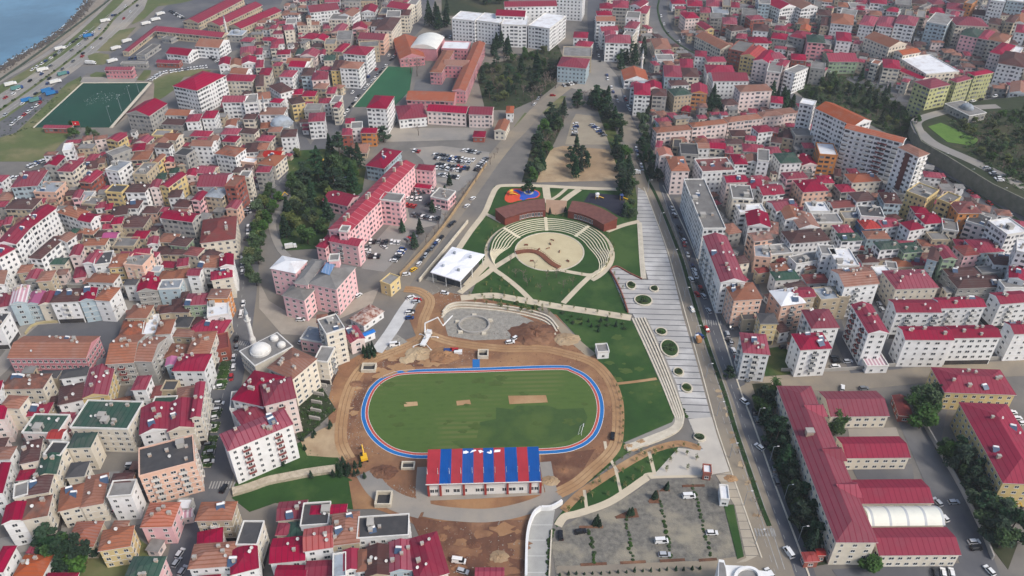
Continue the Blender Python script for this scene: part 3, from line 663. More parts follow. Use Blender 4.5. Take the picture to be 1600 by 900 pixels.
def bld(pts, floors, code, wall, name=None, label=None, cat=None, near=None, clutter=True, fh=3.0, group=None, lift=None, blank=(), hh=None, roofmat=None, shop=None, balc=None, winspec=None):
    """pts: three eave corners in photo pixels; code: style letter + roof colour letter"""
    h = hh if hh else floors*fh+.7
    z0 = 0.0
    if lift is None:
        A0 = G(*pts[0], h); lift = TERR if inpoly(A0, TERR_W) else 0
    A, B, C = (G(p[0], p[1], h+lift) for p in pts)
    ctr, u, a, b = rect_from(A, B, C)
    if not label: a += .55; b += .55
    style, rc = code[0], code[1]
    R = random.Random(int(ctr.x*13+ctr.y*7))
    ymean = sum(p[1] for p in pts)/3
    if near is None: near = ymean > 400
    ov = 0 if style == 'f' else .45
    aw, bw = max(a-ov, 1.2), max(b-ov, 1.2)
    rt = root(name or ('apartment_block' if floors >= 4 else 'house'), (ctr.x, ctr.y, lift), atan2(u.y, u.x))
    if not name and floors <= 3 and (2*a)*(2*b) > 420: rt.name = 'town_building'
    add_foot(ctr, u, a, b)
    link('wall', wall_mesh(aw, bw, h, (WN if near else WM)[wall]), rt)
    rm = roofmat or RM[rc]
    if style == 'f':
        mb = MB(); mb.box(-a-.15, -b-.15, h, a+.15, b+.15, h+.25, 1); mb.box(-a+.25, -b+.25, h+.25, a-.25, b-.25, h+.29, 0)
        for x0, y0, x1, y1 in ((-a-.15,-b-.15,a+.15,-b+.2), (-a-.15,b-.2,a+.15,b+.15), (-a-.15,-b+.2,-a+.2,b-.2), (a-.2,-b+.2,a+.15,b-.2)):
            mb.box(x0, y0, h+.25, x1, y1, h+.85, 1)
        rf = mb.build('roof', [rm, TRIM if wall in 'wclkp' else WN[wall]], rt); zat = lambda x, y: h+.29
    else:
        mb, zat = roof_shape(style, a-ov, b-ov, h); rf = mb.build('roof', [rm, TRIM, WN[wall]], rt)
    if clutter and a*b > 18:
        ar = 4*a*b
        n = min(9, max(2, int(ar/38)+R.randint(0, 2)))
        near2 = ymean > 250
        if near2:
            for k in range(n if near else (n+1)//2):
                x, y = R.uniform(-.75, .75)*a, R.uniform(-.7, .7)*b; q = R.random()
                me, nm = (ME_CHIM, 'chimney') if q < .45 else (ME_DISH, 'satellite_dish') if q < .88 else (ME_TANK, 'water_heater')
                put(rf, nm, me, (x, y, zat(x, y)), R.uniform(-.3, .3) if me is not ME_CHIM else 0, *((lambda s: (s, s, s))(R.uniform(.85, 1.15) if me is ME_DISH else R.uniform(1.1, 1.5))))
            if style == 'f' and floors >= 3:
              for k in range(int(ar > 90)+int(ar/320)): put(rf, 'stair_head', ME_HEAD, (R.uniform(-.75,.75)*a, R.uniform(-.75,.75)*b, h+.29), R.choice((0, pi/2)), R.uniform(.6, 1), R.uniform(.6, 1))
    # openings on the sides that face the open
    ori = atan2(u.y, u.x)
    if shop is None and not label and near and floors >= 4: shop = R.random() < .4
    if near:
        if not label and floors >= 3 and R.random() < .5:
            for f in range(1, floors): mb = MB(); mb.box(-aw-.07, -bw-.07, f*(h-.5)/floors-.12, aw+.07, bw+.07, f*(h-.5)/floors+.1); mb.build('floor_band', TRIM if R.random() < 2 else CONC, rt)
        tocam = Vector((CAMP.x-ctr.x, CAMP.y-ctr.y)).normalized()
        sides = [((0,-1), aw, bw, 0), ((1,0), bw, aw, pi/2), ((0,1), aw, bw, pi), ((-1,0), bw, aw, -pi/2)]
        per, ww, wh = winspec or (R.choice((2.9, 3.2, 3.6)), R.choice((1.3, 1.5, 1.7)), R.choice((1.3, 1.45)))
        bc = balc if balc is not None else (R.choice('wwwgr') if floors >= 4 and R.random() < .75 else None)
        cnt = 0
        for si, (nrm, half, dist, rz) in enumerate(sides):
            nw = Vector((nrm[0]*u.x-nrm[1]*u.y, nrm[0]*u.y+nrm[1]*u.x))
            if nw.dot(tocam) < .12 or si in blank: continue
            n = max(1, int((2*half-.8)/per)); st = 2*half/n
            bcols = set()
            if bc and n >= 3: bcols = {i for i in range(n) if i % 3 == 1}
            cw = [ww*R.choice((.62, 1, 1, 1, 1.25)) for _ in range(n)]
            for f in range(floors):
                z = (f+.52)*(h-.5)/floors
                for i in range(n):
                    s = -half+(i+.5)*st
                    px = (nrm[0]*(dist+.0)-(-nrm[1])*0, nrm[1]*dist)
                    # along-side direction
                    ax = (-nrm[1], nrm[0])
                    loc = (nrm[0]*dist+ax[0]*s, nrm[1]*dist+ax[1]*s, z)
                    if f == 0 and shop: continue
                    if i in bcols and f > 0:
                        if cnt < 99: put(rt, 'balcony', ME_BALC[bc], (loc[0], loc[1], z-1.1), rz, min(1, st/3.0)); cnt += 1
                        if cnt < 99: put(rt, 'window', ME_WIN, loc, rz, ww*1.15, wh*1.2); nwin[0] += 1; cnt += 1
                    elif cnt < 99:
                        put(rt, 'window', ME_WIN, loc, rz, cw[i] if not winspec else ww, wh); nwin[0] += 1; cnt += 1
            if shop:
                mb = MB(); zt = (h-.5)/floors*.85
                mb.box(-half+.4, -.08, .2, half-.4, .05, zt, 0)
                put(rt, 'shopfront', mb.mesh('shopfront', [SHOP]), (nrm[0]*dist, nrm[1]*dist, 0), rz)
    if label: tag(rt, label, cat or 'building', group)
    else: REC.append((rt, floors, style, rc, wall, ctr, group, 2*max(a,b)/(2*min(a,b))))
    return rt, ctr, u, a, b, h, rf

TABLE = {}
TABLE['00'] = """1100 530 1215 575 1395 480 6 hC w;800 705 925 730 1035 655 5 gC g;672 878 745 888 785 848 4 gC y;1410 505 1590 510 1590 470 4 hC c;1395 640 1530 640 1545 600 4 gC w;1530 640 1600 650 1605 600 4 fG w
1370 405 1430 408 1440 365 4 gC w;1505 340 1600 345 1600 295 2 hC c;1425 415 1505 415 1510 378 3 gO c;1512 398 1600 398 1600 362 3 gC w;1455 460 1550 465 1555 430 4 gO w
1050 720 1190 725 1195 688 3 gO w;1165 758 1240 762 1260 718 4 hC w;1025 778 1150 783 1160 748 3 hB g;1262 742 1338 738 1365 692 4 hC w;1190 850 1300 855 1330 822 3 hC c;960 848 1050 850 1070 820 3 fG y
1030 872 1110 880 1130 840 3 gO c;1410 790 1470 790 1480 755 3 gO w;1530 745 1600 745 1600 715 3 hB c;1390 840 1490 842 1500 805 3 hC w;1510 832 1600 840 1605 808 3 hB c;1290 888 1350 892 1370 858 3 gO w;1400 885 1480 890 1490 853 3 hC c
860 890 930 895 950 860 3 gC c;960 902 1030 905 1050 872 3 gO b"""
TABLE['10'] = """335 80 515 60 500 22 4 gC w;190 150 245 150 250 120 3 fG w;178 190 235 185 225 155 4 hC c;112 214 172 212 170 192 3 hC k;437 15 525 12 520 -8 3 gC w;515 98 600 105 650 68 4 gO w;455 122 560 124 590 92 4 fG c;560 12 650 12 650 -18 5 fG g;655 10 745 12 750 -20 4 fG b
830 45 950 65 985 30 5 gC c;945 35 1000 28 1030 -12 5 fG c;900 110 960 85 975 50 5 hB c;820 100 895 118 900 80 5 fG c;745 190 850 192 905 112 5 hB c;640 243 795 252 825 214 4 gC o;640 300 750 292 770 258 4 fG b;545 335 685 347 740 297 5 hC w;535 425 650 432 665 390 5 hO w;470 440 533 440 560 378 4 hB y
475 200 530 215 570 165 3 gC o;605 180 690 185 700 152 3 gC p;632 160 715 165 720 140 3 hO c;720 160 800 170 810 130 3 hB w;505 250 590 255 600 200 4 fG g;300 240 395 250 410 215 3 hC c;360 252 438 257 445 228 3 gC c;350 296 435 300 440 275 3 hB b;432 277 490 282 500 250 4 fG b;485 322 535 325 590 275 3 hC b
60 255 118 260 120 238 3 hC c;100 277 175 277 170 246 3 hC w;140 342 218 338 205 312 3 hC k;92 302 133 302 140 280 3 hC c;0 342 35 342 40 302 3 hC w;285 352 380 357 395 320 3 gC k;400 345 430 345 435 315 3 gC w;425 377 490 377 495 346 3 hN c;215 417 310 422 325 386 4 gC w;200 398 340 400 345 366 3 gO c
155 470 215 492 250 452 4 hC w;285 472 350 477 370 428 4 hB l;352 497 445 502 450 455 4 hC k;92 545 165 592 222 556 4 hB w;205 627 232 662 300 632 4 hB y;295 602 370 602 375 572 3 hC y;360 552 430 557 455 525 3 hO b;395 647 460 647 465 615 3 hC w;440 588 490 584 505 545 4 hC c;465 650 515 640 540 600 4 fG c
330 762 425 757 430 705 4 hC w;40 717 185 717 175 674 4 hO w;0 622 90 617 85 577 3 hO w;158 857 245 857 255 812 4 hB w;80 825 155 825 160 795 3 hO b;540 842 595 847 600 806 3 hC r;600 805 658 805 660 768 3 fG w;665 832 755 832 750 802 3 hC e;560 770 610 772 615 742 2 hC c
20 470 80 475 100 430 3 hC c;0 420 40 425 45 380 3 hC c;0 540 45 540 45 470 4 hB b;100 640 160 645 165 620 3 hC w;230 590 285 592 290 560 3 hC r;310 690 400 690 410 655 3 fG g;480 680 520 672 540 640 4 gC c;30 800 90 805 95 770 2 hO b;20 880 100 885 110 850 3 hC c;250 345 290 345 300 310 2 gN w
660 75 740 80 760 40 3 gC w;770 90 830 95 850 55 3 fG b;560 55 640 60 645 30 3 hC c;420 180 460 180 465 150 2 hC b;520 380 560 380 560 350 3 fG b"""
TABLE['20'] = """265 412 440 427 505 372 4 hC l;300 352 470 357 515 302 4 fG b;385 237 470 237 475 202 4 hC w;410 287 500 297 495 263 3 hC w;580 267 735 272 740 222 5 hC w;550 197 650 192 655 165 5 gC w;525 132 640 132 640 106 6 gO w;530 97 620 97 620 70 6 hC w;550 55 625 55 625 25 6 hC k;632 47 725 52 725 10 6 hC g;705 172 770 182 800 142 5 hC w;715 112 790 117 800 80 6 fG w;760 80 840 85 865 40 5 hC c;730 40 810 40 860 8 6 gC w;580 227 645 227 645 200 5 gC w;700 217 750 227 780 190 4 fG c
895 310 995 305 965 240 3 hO c;905 377 1000 377 1000 345 3 fG w;765 592 862 597 860 525 5 hC w;740 550 790 552 800 520 4 gC w;845 557 940 560 925 520 4 gC k;880 602 965 602 960 556 4 hB g;1000 602 1105 592 1095 546 4 hN b;1125 582 1220 587 1215 536 4 gC e;985 537 1090 532 1095 500 5 hB w;955 482 1060 482 1050 411 5 hC l;1055 432 1130 432 1125 370 4 hC w;1075 482 1170 482 1150 426 5 hB c;1215 457 1385 462 1380 411 4 hC w;1262 507 1478 507 1440 455 5 gC w;1145 352 1213 357 1215 322 4 hC w;1217 387 1330 387 1325 356 4 hC c
1152 230 1310 312 1388 290 3 gO c;1158 152 1215 192 1260 180 3 gC y;1090 120 1168 110 1130 75 4 hC k;1370 302 1440 337 1500 282 5 fG r;1442 337 1520 377 1580 322 5 gF y;1522 367 1600 412 1650 352 5 gC k
1245 112 1315 117 1310 90 4 fG g;1320 152 1405 152 1400 112 5 hC r;1360 197 1455 187 1440 160 4 hB g;1480 127 1565 122 1560 95 4 hC r;1510 192 1600 197 1600 156 4 hB w;1370 50 1420 46 1420 15 4 hC c;1440 97 1530 97 1530 60 4 fG g;1260 87 1350 87 1340 50 3 fS l;1215 42 1310 42 1310 5 3 hC r;1320 40 1362 40 1362 0 4 fG b;1545 22 1610 27 1610 -15 6 fG l;1470 268 1590 272 1600 236 4 hC w;1100 40 1190 40 1185 5 2 hC w;995 25 1080 25 1080 0 2 hC w;1180 80 1240 82 1235 50 3 hC b;1400 240 1460 245 1470 215 3 hC b
1415 577 1610 567 1600 526 5 hO k;895 832 1110 812 1105 780 4 hO k;1120 797 1335 772 1330 745 4 hO k;1340 767 1550 742 1545 711 4 hO k;1552 732 1680 722 1680 691 4 hO k;1375 852 1465 852 1450 816 3 hB b;1520 832 1610 822 1610 781 4 hC w;1150 895 1215 895 1215 865 3 hT b;1220 898 1330 898 1325 870 2 hC b;1340 900 1440 902 1440 872 3 hB c;1460 880 1520 880 1520 850 3 hC c;1120 640 1150 660 1180 640 1 fG g
1060 700 1110 700 1120 670 1 gC r;1620 650 1690 640 1690 600 4 hC w"""
TABLE['30'] = """-80 -10 70 55 180 45 5 gC w;75 -10 210 57 310 45 5 gO w;310 97 388 97 395 65 4 hB g;395 147 530 157 535 96 5 hO w;430 257 520 257 515 204 4 hC w;20 242 113 247 125 213 4 hC g;125 237 240 237 285 200 5 hC g;250 267 355 267 345 222 6 hN d;362 387 537 387 530 333 3 gC n;150 377 235 377 230 340 3 hC r;270 432 350 432 355 396 4 fG g;-20 372 90 367 95 327 5 hC w;45 412 110 412 140 376 5 hC k;90 452 190 452 265 420 5 fG w;0 442 75 462 90 402 5 fG k
570 157 660 162 690 106 5 hC w;675 167 780 167 800 109 5 hC w;790 152 920 157 945 106 6 hC w;640 97 710 97 705 70 3 hO b;742 74 810 74 815 48 3 hC w;455 92 545 97 555 66 4 fG w;310 12 400 12 400 -20 4 hO w;440 42 500 47 500 20 3 hO w;510 52 620 57 620 26 3 fG p;640 22 740 24 740 -10 4 hC w;800 30 890 35 890 0 4 fG g;715 57 890 52 890 36 3 gN w;905 67 1000 67 1005 40 3 hO r;1010 87 1100 87 1100 52 3 hC b;1115 62 1230 62 1235 25 4 hC k;1240 15 1262 35 1295 12 6 fG e;1280 97 1375 97 1380 66 3 hB w;1385 97 1500 97 1510 66 4 hB c;1395 10 1480 10 1480 -32 8 fW w;1500 10 1600 10 1600 -32 8 fW l
990 147 1120 152 1170 96 7 fG l;1165 157 1365 167 1340 116 7 hC c;1205 217 1310 237 1345 192 6 hN p;1310 242 1375 247 1420 196 6 hC g;1362 252 1480 262 1530 220 6 hO c;1395 322 1465 352 1540 292 6 hC k;1440 397 1600 422 1620 342 6 hB w;1460 330 1560 345 1590 300 5 fW k;1515 562 1620 612 1625 546 3 gO w;1550 192 1610 217 1620 170 5 hC w;1530 142 1610 152 1605 90 4 gO w
0 722 162 707 155 673 4 hO k;175 852 272 852 245 812 4 fG g;95 862 172 870 180 816 3 hB b;0 825 60 830 65 800 3 hC r;20 890 80 895 85 862 3 hB c;195 645 270 660 305 640 9 fW w
40 190 110 192 120 165 3 hC b;185 150 250 155 260 120 3 hO n;330 160 372 162 380 110 4 hB b;0 270 15 272 20 240 3 hC b;550 62 600 64 605 40 3 hC b;200 190 260 195 268 165 3 gV e;955 60 1000 40 1010 20 4 fG g;1130 110 1180 115 1200 75 4 hC g;1040 60 1100 45 1110 20 3 hB r;1380 150 1450 155 1460 120 4 hB b;1490 130 1530 150 1560 110 5 hB b;290 40 330 42 335 10 4 fG g;560 25 630 28 635 0 3 hC w;860 100 900 104 905 70 4 fG b;930 110 975 112 985 70 5 fG b
1130 25 1230 20 1230 -10 4 hB w;1010 30 1100 28 1100 0 3 hC w;900 25 990 28 990 0 3 hB b"""
TABLE['01'] = """365 165 445 178 520 112 5 hC c;285 132 345 142 400 86 5 gC g;80 260 225 272 290 176 4 hC l;215 302 340 305 410 246 3 fS o;0 407 165 407 290 346 4 hB b;85 520 165 545 340 410 6 gC w;0 602 75 652 170 546 6 gC w;-80 692 0 722 75 652 6 hC w;375 432 500 470 540 420 4 hO w;500 478 575 492 612 446 4 gC w;190 707 250 722 400 592 4 hB w;345 600 410 612 482 572 4 gO w;305 752 400 752 430 716 2 hN c;115 802 180 807 205 761 3 hO b;165 847 235 852 265 796 3 gC g;237 852 310 862 342 802 4 hO b;-40 882 20 882 40 802 4 gO w;465 832 530 837 545 772 2 hC p;440 697 495 702 522 640 3 gC k;515 637 655 632 675 592 3 hO c;520 747 595 747 650 676 4 gC w;600 742 680 762 700 692 4 fD w;685 767 765 772 800 692 4 hO y
770 752 875 762 960 702 5 fG o;835 697 930 692 950 653 5 gC c;545 862 700 867 750 816 3 hO w;500 237 565 247 640 182 4 gC r;655 172 750 165 825 112 5 fS w;655 62 720 72 830 32 4 fG g;825 97 920 102 950 50 4 hO b;840 187 910 197 975 130 5 fG b;955 112 985 117 1032 72 5 gO y;965 22 1050 27 1080 0 4 hB w;1090 67 1160 77 1212 42 5 fD g;1205 12 1330 17 1340 -20 5 gO w;1360 62 1480 82 1520 27 4 hT w;1530 47 1610 57 1620 0 3 hB w;1510 112 1600 122 1600 96 2 fW o;1245 267 1415 267 1440 186 3 gC w;1415 262 1465 272 1520 212 6 fO r;1500 207 1550 207 1568 177 5 fG c;1290 327 1390 337 1425 287 4 hS b;1200 352 1250 357 1292 306 4 gC p;1415 402 1475 412 1508 366 3 gC o;1000 262 1050 272 1160 192 4 gC y;940 272 988 277 1008 232 4 gC k;1055 332 1120 337 1140 292 3 hB w
790 302 910 302 935 252 4 hB w;680 302 770 307 785 266 4 fD y;490 352 550 357 590 306 2 fS w;530 377 620 382 640 342 2 fG b;455 337 495 342 520 296 3 gC p;1000 462 1190 487 1258 442 5 gC g;1258 602 1465 612 1475 470 4 hR c;1250 772 1375 772 1380 702 4 hO w;1378 757 1455 767 1455 702 5 gC w;1315 852 1440 832 1455 782 4 hC c;885 872 950 850 960 800 3 gC k;1000 852 1090 852 1095 797 3 hO w;1097 842 1178 842 1180 786 3 hO w;1182 822 1252 822 1255 782 4 gC w;870 902 985 902 1000 862 3 gC c
700 442 790 447 800 392 3 hB g;780 402 860 402 890 356 3 hB w;760 522 900 522 930 452 2 hB b;650 532 730 527 740 492 2 gC c;620 482 690 482 712 446 3 hC o;650 587 730 587 740 556 2 gM c;820 592 900 592 940 546 2 hC b;925 627 980 627 990 586 3 gC w;720 642 840 642 860 592 2 fG b;1000 612 1100 617 1110 566 2 hO b;1080 632 1180 642 1190 592 3 hB n;1060 692 1160 692 1180 656 2 hB b;1170 692 1250 702 1258 652 3 hR c;980 692 1060 692 1080 642 2 hB b;490 562 590 567 610 526 2 hO b;600 582 650 582 665 546 2 hB b;440 557 488 557 500 532 2 hN w
900 432 990 432 1000 392 2 hB o;1100 392 1190 397 1198 352 3 hB k;530 152 600 162 620 112 3 hB b;1160 202 1220 202 1240 162 3 gC k;1235 182 1340 187 1355 142 3 gC b;1060 182 1110 182 1120 152 3 hN w;1030 117 1080 117 1090 87 4 gC o;975 227 1030 222 1040 182 3 hN b;600 120 650 125 655 90 3 hT b;400 40 440 45 450 5 5 fW w;830 40 900 42 910 0 3 hC c;910 45 960 45 965 5 3 hO b;860 130 930 130 940 100 3 hC c;1115 130 1160 135 1180 95 3 gO b;600 400 650 400 660 365 2 hC w;770 360 830 355 840 320 2 hB b;660 410 700 410 705 375 2 hC b
30 500 60 505 75 460 3 hC b;450 600 500 610 510 570 3 hB b;560 690 610 690 620 660 2 hB b;940 800 1000 800 1005 770 3 fS l;780 880 850 880 860 850 3 hD w;440 880 540 885 545 850 1 fG g;1010 770 1090 775 1100 740 2 hC b;1110 760 1170 765 1175 720 3 hC b;700 500 755 500 770 460 3 hC b;860 790 880 790 900 740 4 fG b"""
TABLE['11'] = """0 177 80 177 100 142 4 hC g;20 122 115 142 185 77 3 hO c;45 82 150 87 175 47 3 gF c;0 32 60 42 80 0 3 hO b;590 52 690 62 705 6 1 hO b;412 352 560 387 650 330 2 gC p;380 642 432 652 500 582 3 hC p;1100 332 1195 352 1240 302 2 fG p;780 868 844 876 896 832 2 fG y;10 80 45 90 70 55 3 hO b;110 60 150 50 170 20 3 hT c"""
TABLE['21'] = """1000 172 1105 167 1068 78 5 hO k;925 77 1003 72 985 30 5 gV k;1190 177 1385 167 1340 92 5 fR w;1060 62 1160 72 1150 10 5 fD g;1160 27 1233 27 1235 -5 4 gO w;1237 27 1330 32 1325 -5 4 gC c;1395 132 1468 122 1440 62 5 hC w;1472 117 1535 112 1525 70 4 gO w;1450 52 1540 47 1530 0 4 hC c;1540 102 1600 112 1600 46 5 fG w;1200 532 1325 527 1195 226 6 fG w;1310 867 1455 857 1335 577 6 gC w;1375 980 1545 968 1515 868 5 hO o;1345 242 1470 237 1440 196 5 gC k;1385 342 1500 342 1480 266 5 fG c;1430 432 1580 427 1550 382 4 fW w;1480 527 1610 507 1590 422 4 gC w;1500 612 1610 597 1600 545 4 gT o;1525 717 1610 702 1600 627 3 fS o;1482 282 1570 277 1550 216 4 hC w;1560 322 1640 312 1620 262 4 hC w
900 20 930 25 940 -15 3 hC p;1010 20 1050 22 1055 -20 4 fD b;1335 60 1380 55 1375 15 4 hC r;1590 420 1650 415 1640 370 3 fG b;1530 810 1600 800 1600 770 2 hR b"""
TABLE['31'] = """0 62 85 62 60 20 3 hC w;75 122 200 117 165 56 4 hN w;215 132 305 132 260 76 3 gC k;330 72 425 67 400 0 5 fW e;110 222 238 212 220 172 4 hC p;225 302 380 292 310 222 4 hC o;330 247 410 242 380 196 3 hC c;450 302 535 297 510 252 3 hC g;530 242 705 232 650 182 4 hV c;545 362 663 352 630 297 4 hB w;735 377 830 367 790 302 5 hB l;800 320 880 315 860 275 3 fG w;870 302 990 342 1060 292 6 fG y;1060 352 1140 372 1200 332 6 fG y;1190 432 1330 432 1270 362 6 hR e;1240 492 1360 512 1390 462 5 fD k;1390 492 1500 572 1610 547 7 fW w;970 502 1090 492 1050 432 4 hC w;920 432 1003 432 975 392 4 hC k;880 542 965 527 920 478 4 hC w;600 532 700 527 660 468 3 hF u;722 522 820 512 760 462 3 gC w;620 592 760 592 730 547 3 hO l;450 562 540 557 490 507 3 hC w;470 607 595 602 545 558 4 hN w;150 622 393 602 320 532 4 hB w;190 517 330 532 270 448 4 gO w;110 472 215 472 180 402 4 gO w;40 422 165 402 130 342 4 gC w;-40 322 90 312 60 252 4 gC w
262 422 375 422 350 372 3 fW w;320 492 470 492 410 442 3 fG c;410 402 540 392 500 352 3 gR w;480 470 585 470 560 430 3 fG b;590 452 725 462 690 402 4 fD w;700 662 838 652 800 607 4 hN w;842 682 955 672 920 617 4 hN n;590 742 690 737 660 692 2 hB w;690 722 770 722 755 690 2 hB b;800 767 898 767 870 707 2 hO b;902 762 985 757 950 702 2 hC b;800 907 1060 897 970 787 4 hC c;1000 722 1058 727 1078 652 5 hB l;1100 722 1175 717 1120 642 5 gC n;1300 682 1460 672 1400 592 4 hC l;1210 702 1303 692 1270 632 4 hR p;1410 752 1560 762 1530 702 4 hB w;1510 852 1600 842 1600 772 5 gC w;1140 842 1330 832 1290 772 3 hB g;1180 902 1480 892 1430 822 3 hB g;1330 810 1450 805 1430 770 3 fG g
480 892 690 872 600 772 6 gO w;440 762 560 762 500 662 6 fW w;340 692 420 692 400 642 6 fG w;180 752 345 722 300 682 4 fG w;20 692 140 682 110 632 3 fG c;30 802 130 802 120 750 3 hO c;60 852 205 842 150 792 3 hN w;250 872 385 867 340 816 3 hR w;0 560 60 565 60 490 3 hT c;0 640 70 640 60 600 2 fG g;200 180 270 182 260 140 2 fG g;420 200 450 205 450 160 3 hB b;380 235 420 230 420 190 2 hB b;1020 600 1120 600 1100 560 3 fG b;1100 540 1180 540 1170 480 4 fG c;1180 640 1240 640 1220 600 3 hC b;1470 900 1590 900 1580 860 4 fG w;640 700 700 700 690 660 2 hR b;960 640 1040 640 1020 600 2 hT c;770 480 830 470 800 440 3 hB b;230 790 290 780 280 750 3 hT b;680 820 760 815 740 770 3 fW p
750 780 800 780 790 745 3 fG w;540 660 600 665 590 640 2 hR b;60 745 110 740 100 700 2 hR b;1560 680 1640 680 1640 610 8 fW w"""
TABLE['02'] = """-10 118 65 112 90 30 3 hC w;68 92 155 100 180 0 4 gP l;160 100 243 102 280 30 3 gM l;247 102 330 100 358 32 3 gC c;333 90 498 82 515 5 4 hB w;500 80 588 74 605 8 4 gC l;592 77 685 77 750 0 4 hO w;-90 252 5 237 60 160 4 fD w;865 22 985 12 1000 -60 3 gC g;1005 7 1125 2 1130 -45 3 fS l;1162 107 1298 102 1305 36 3 hC n;1302 62 1420 62 1440 10 4 hO e;745 312 890 292 920 192 2 hT b;900 290 970 288 985 180 2 fW w;800 187 920 187 950 112 3 hO b;977 287 1060 287 1090 202 3 hO w;1095 152 1190 152 1190 100 2 hB b;1100 242 1190 242 1195 186 2 hD b;1095 302 1205 307 1210 266 2 hO b;1215 272 1415 287 1420 202 2 hC b;1180 397 1300 427 1345 292 4 hO c
672 467 828 472 900 302 4 GO g;832 472 955 442 1045 297 4 GO g;1045 437 1165 442 1180 356 2 hO b;1090 517 1280 517 1310 418 4 hC w;518 682 668 674 712 497 3 gC y;370 722 510 707 520 602 3 hB w;375 567 530 547 560 497 3 hD w;0 632 250 627 330 542 3 hT c;10 747 125 752 165 682 4 hO c;155 802 300 792 320 722 2 hC b;155 902 360 907 425 805 4 fN k;490 872 830 882 850 722 4 fN c;445 892 488 892 500 806 3 gC k;825 642 910 627 945 547 4 hC w;935 752 1060 747 1120 687 3 fN c;1110 702 1210 692 1215 617 3 hO b;880 892 1048 902 1055 742 4 gC w;1052 892 1205 872 1215 700 4 gC c;1210 812 1235 802 1265 592 5 gC c;1150 60 1160 65 1165 30 2 hB b;-60 830 20 825 40 750 4 gC k;945 680 1000 685 1010 620 2 hR b;1030 640 1100 640 1100 590 2 fD b
1040 480 1090 485 1100 440 3 gM l;700 740 800 720 820 680 1 hO b;-70 640 -5 640 10 590 4 hC w;250 560 360 560 370 520 2 hD b;1000 160 1080 150 1090 110 2 hB b;1080 115 1140 115 1140 70 2 hB b;1210 235 1290 240 1300 190 2 hB b;1305 170 1420 175 1420 90 3 fW w;960 430 1030 430 1040 380 2 hO b"""
TABLE['12'] = """440 280 550 262 500 182 6 fG c;385 215 440 215 440 170 5 hO r;300 322 420 342 440 272 2 fS p;85 502 235 572 368 442 5 hO c;375 452 440 467 480 387 4 fG c;590 337 680 322 630 247 2 gC k"""
TABLE['32'] = """75 112 220 92 165 2 5 hW o;180 62 308 52 240 0 5 gC b;330 77 435 67 390 0 4 fS b;440 60 500 55 480 0 4 fD b;520 40 660 -5 620 -60 4 fS c;270 252 435 247 380 137 5 hC w;195 387 380 377 345 282 5 hC w;-40 222 60 222 30 162 4 hD y;630 282 748 280 640 107 6 gC w;800 152 1072 152 1030 77 5 gC w;1077 127 1350 117 1310 57 5 gC w;1430 102 1620 87 1600 20 5 gC w;855 322 1148 324 1110 247 5 gC w;1152 312 1440 307 1405 237 5 gC w;1530 287 1700 282 1660 212 5 gC w"""
TABLE['22'] = """1450 407 1605 412 1580 292 5 hC w;1450 200 1520 198 1500 160 2 fD b;1530 225 1610 222 1600 175 2 gC b"""
TABLE['03'] = """-60 392 10 382 60 202 4 gC w;-40 172 60 167 95 97 4 hO w;130 192 235 182 260 52 4 hB c;235 272 345 267 380 147 4 gN c;105 302 190 292 220 237 3 hC c;170 382 295 387 330 267 4 hB c;20 572 140 547 165 442 4 gC w;143 547 290 522 320 402 4 hT c;300 142 385 147 410 77 4 fD c;372 487 505 467 520 332 3 hO c;508 470 640 442 675 260 3 hO c;425 282 530 272 545 192 3 hD c;440 97 575 92 590 10 4 hN c;700 402 830 392 830 312 4 fG w;868 277 1195 192 1210 32 5 fD o;893 592 1075 587 1115 447 3 hV p;420 712 575 722 640 572 2 hV b;615 742 800 712 840 592 3 hO y;90 905 260 905 325 777 2 hV w;-60 882 20 862 100 712 3 hC w;290 940 470 940 475 890 2 hC w;795 930 990 930 1015 787 3 hN p;1230 552 1445 547 1475 442 4 hO b;1225 732 1370 702 1400 602 3 hC k;1185 852 1445 832 1475 692 4 hO w;1450 872 1610 862 1600 717 4 hC w;1490 702 1600 702 1640 572 4 fD c;700 318 820 312 832 262 4 hB e
100 400 165 400 170 330 4 fG c;310 40 390 40 400 -10 4 gF w;1110 480 1180 480 1195 430 1 fW g;1150 530 1185 530 1190 490 1 gP k;1220 960 1350 950 1380 900 3 hC w"""
TABLE['13'] = """133 552 300 537 320 432 2 gC c;318 582 470 572 430 452 3 fD w;425 512 640 502 480 462 3 hC c;118 642 195 642 235 577 2 hC b;200 652 300 642 310 562 2 hN b;97 817 305 797 310 657 3 gC w;305 742 475 717 475 592 4 gF w;480 702 640 692 640 507 4 hO b;645 662 945 642 945 527 4 fD w;550 867 635 852 635 737 4 gC w;690 900 828 892 830 717 4 gB b;835 872 972 862 970 687 4 gC l;1000 910 1205 900 1130 652 4 hC k;320 902 500 892 500 807 3 gC w;135 907 315 907 310 842 3 gC w;640 870 688 865 690 740 4 hO w;500 905 545 900 545 770 4 fS w;1380 908 1545 908 1540 857 1 gC p"""
for tile, txt in TABLE.items():
    for row in txt.replace('\n', ';').split(';'):
        f = row.split()
        if len(f) != 9: raise ValueError(tile+' '+row)
        p = T(tile, [(float(f[0]), float(f[1])), (float(f[2]), float(f[3])), (float(f[4]), float(f[5]))])
        bld(p, int(f[6]), f[7], f[8])
# full-pixel extras: the crimson complex beside the domed mosque
bld([(357,704),(456,663),(443,640)], 6, 'hC', 'w', balc='r', winspec=(3.4, 1.2, 1.4))
bld([(362,626),(412,632),(445,588)], 5, 'hC', 'w', balc='w')
bld([(413,634),(460,622),(455,590)], 6, 'hC', 'k', balc='r')
bld([(381,664),(432,640),(415,622)], 4, 'hC', 'w')
bld([(362,640),(384,636),(386,612)], 3, 'fG', 'w')
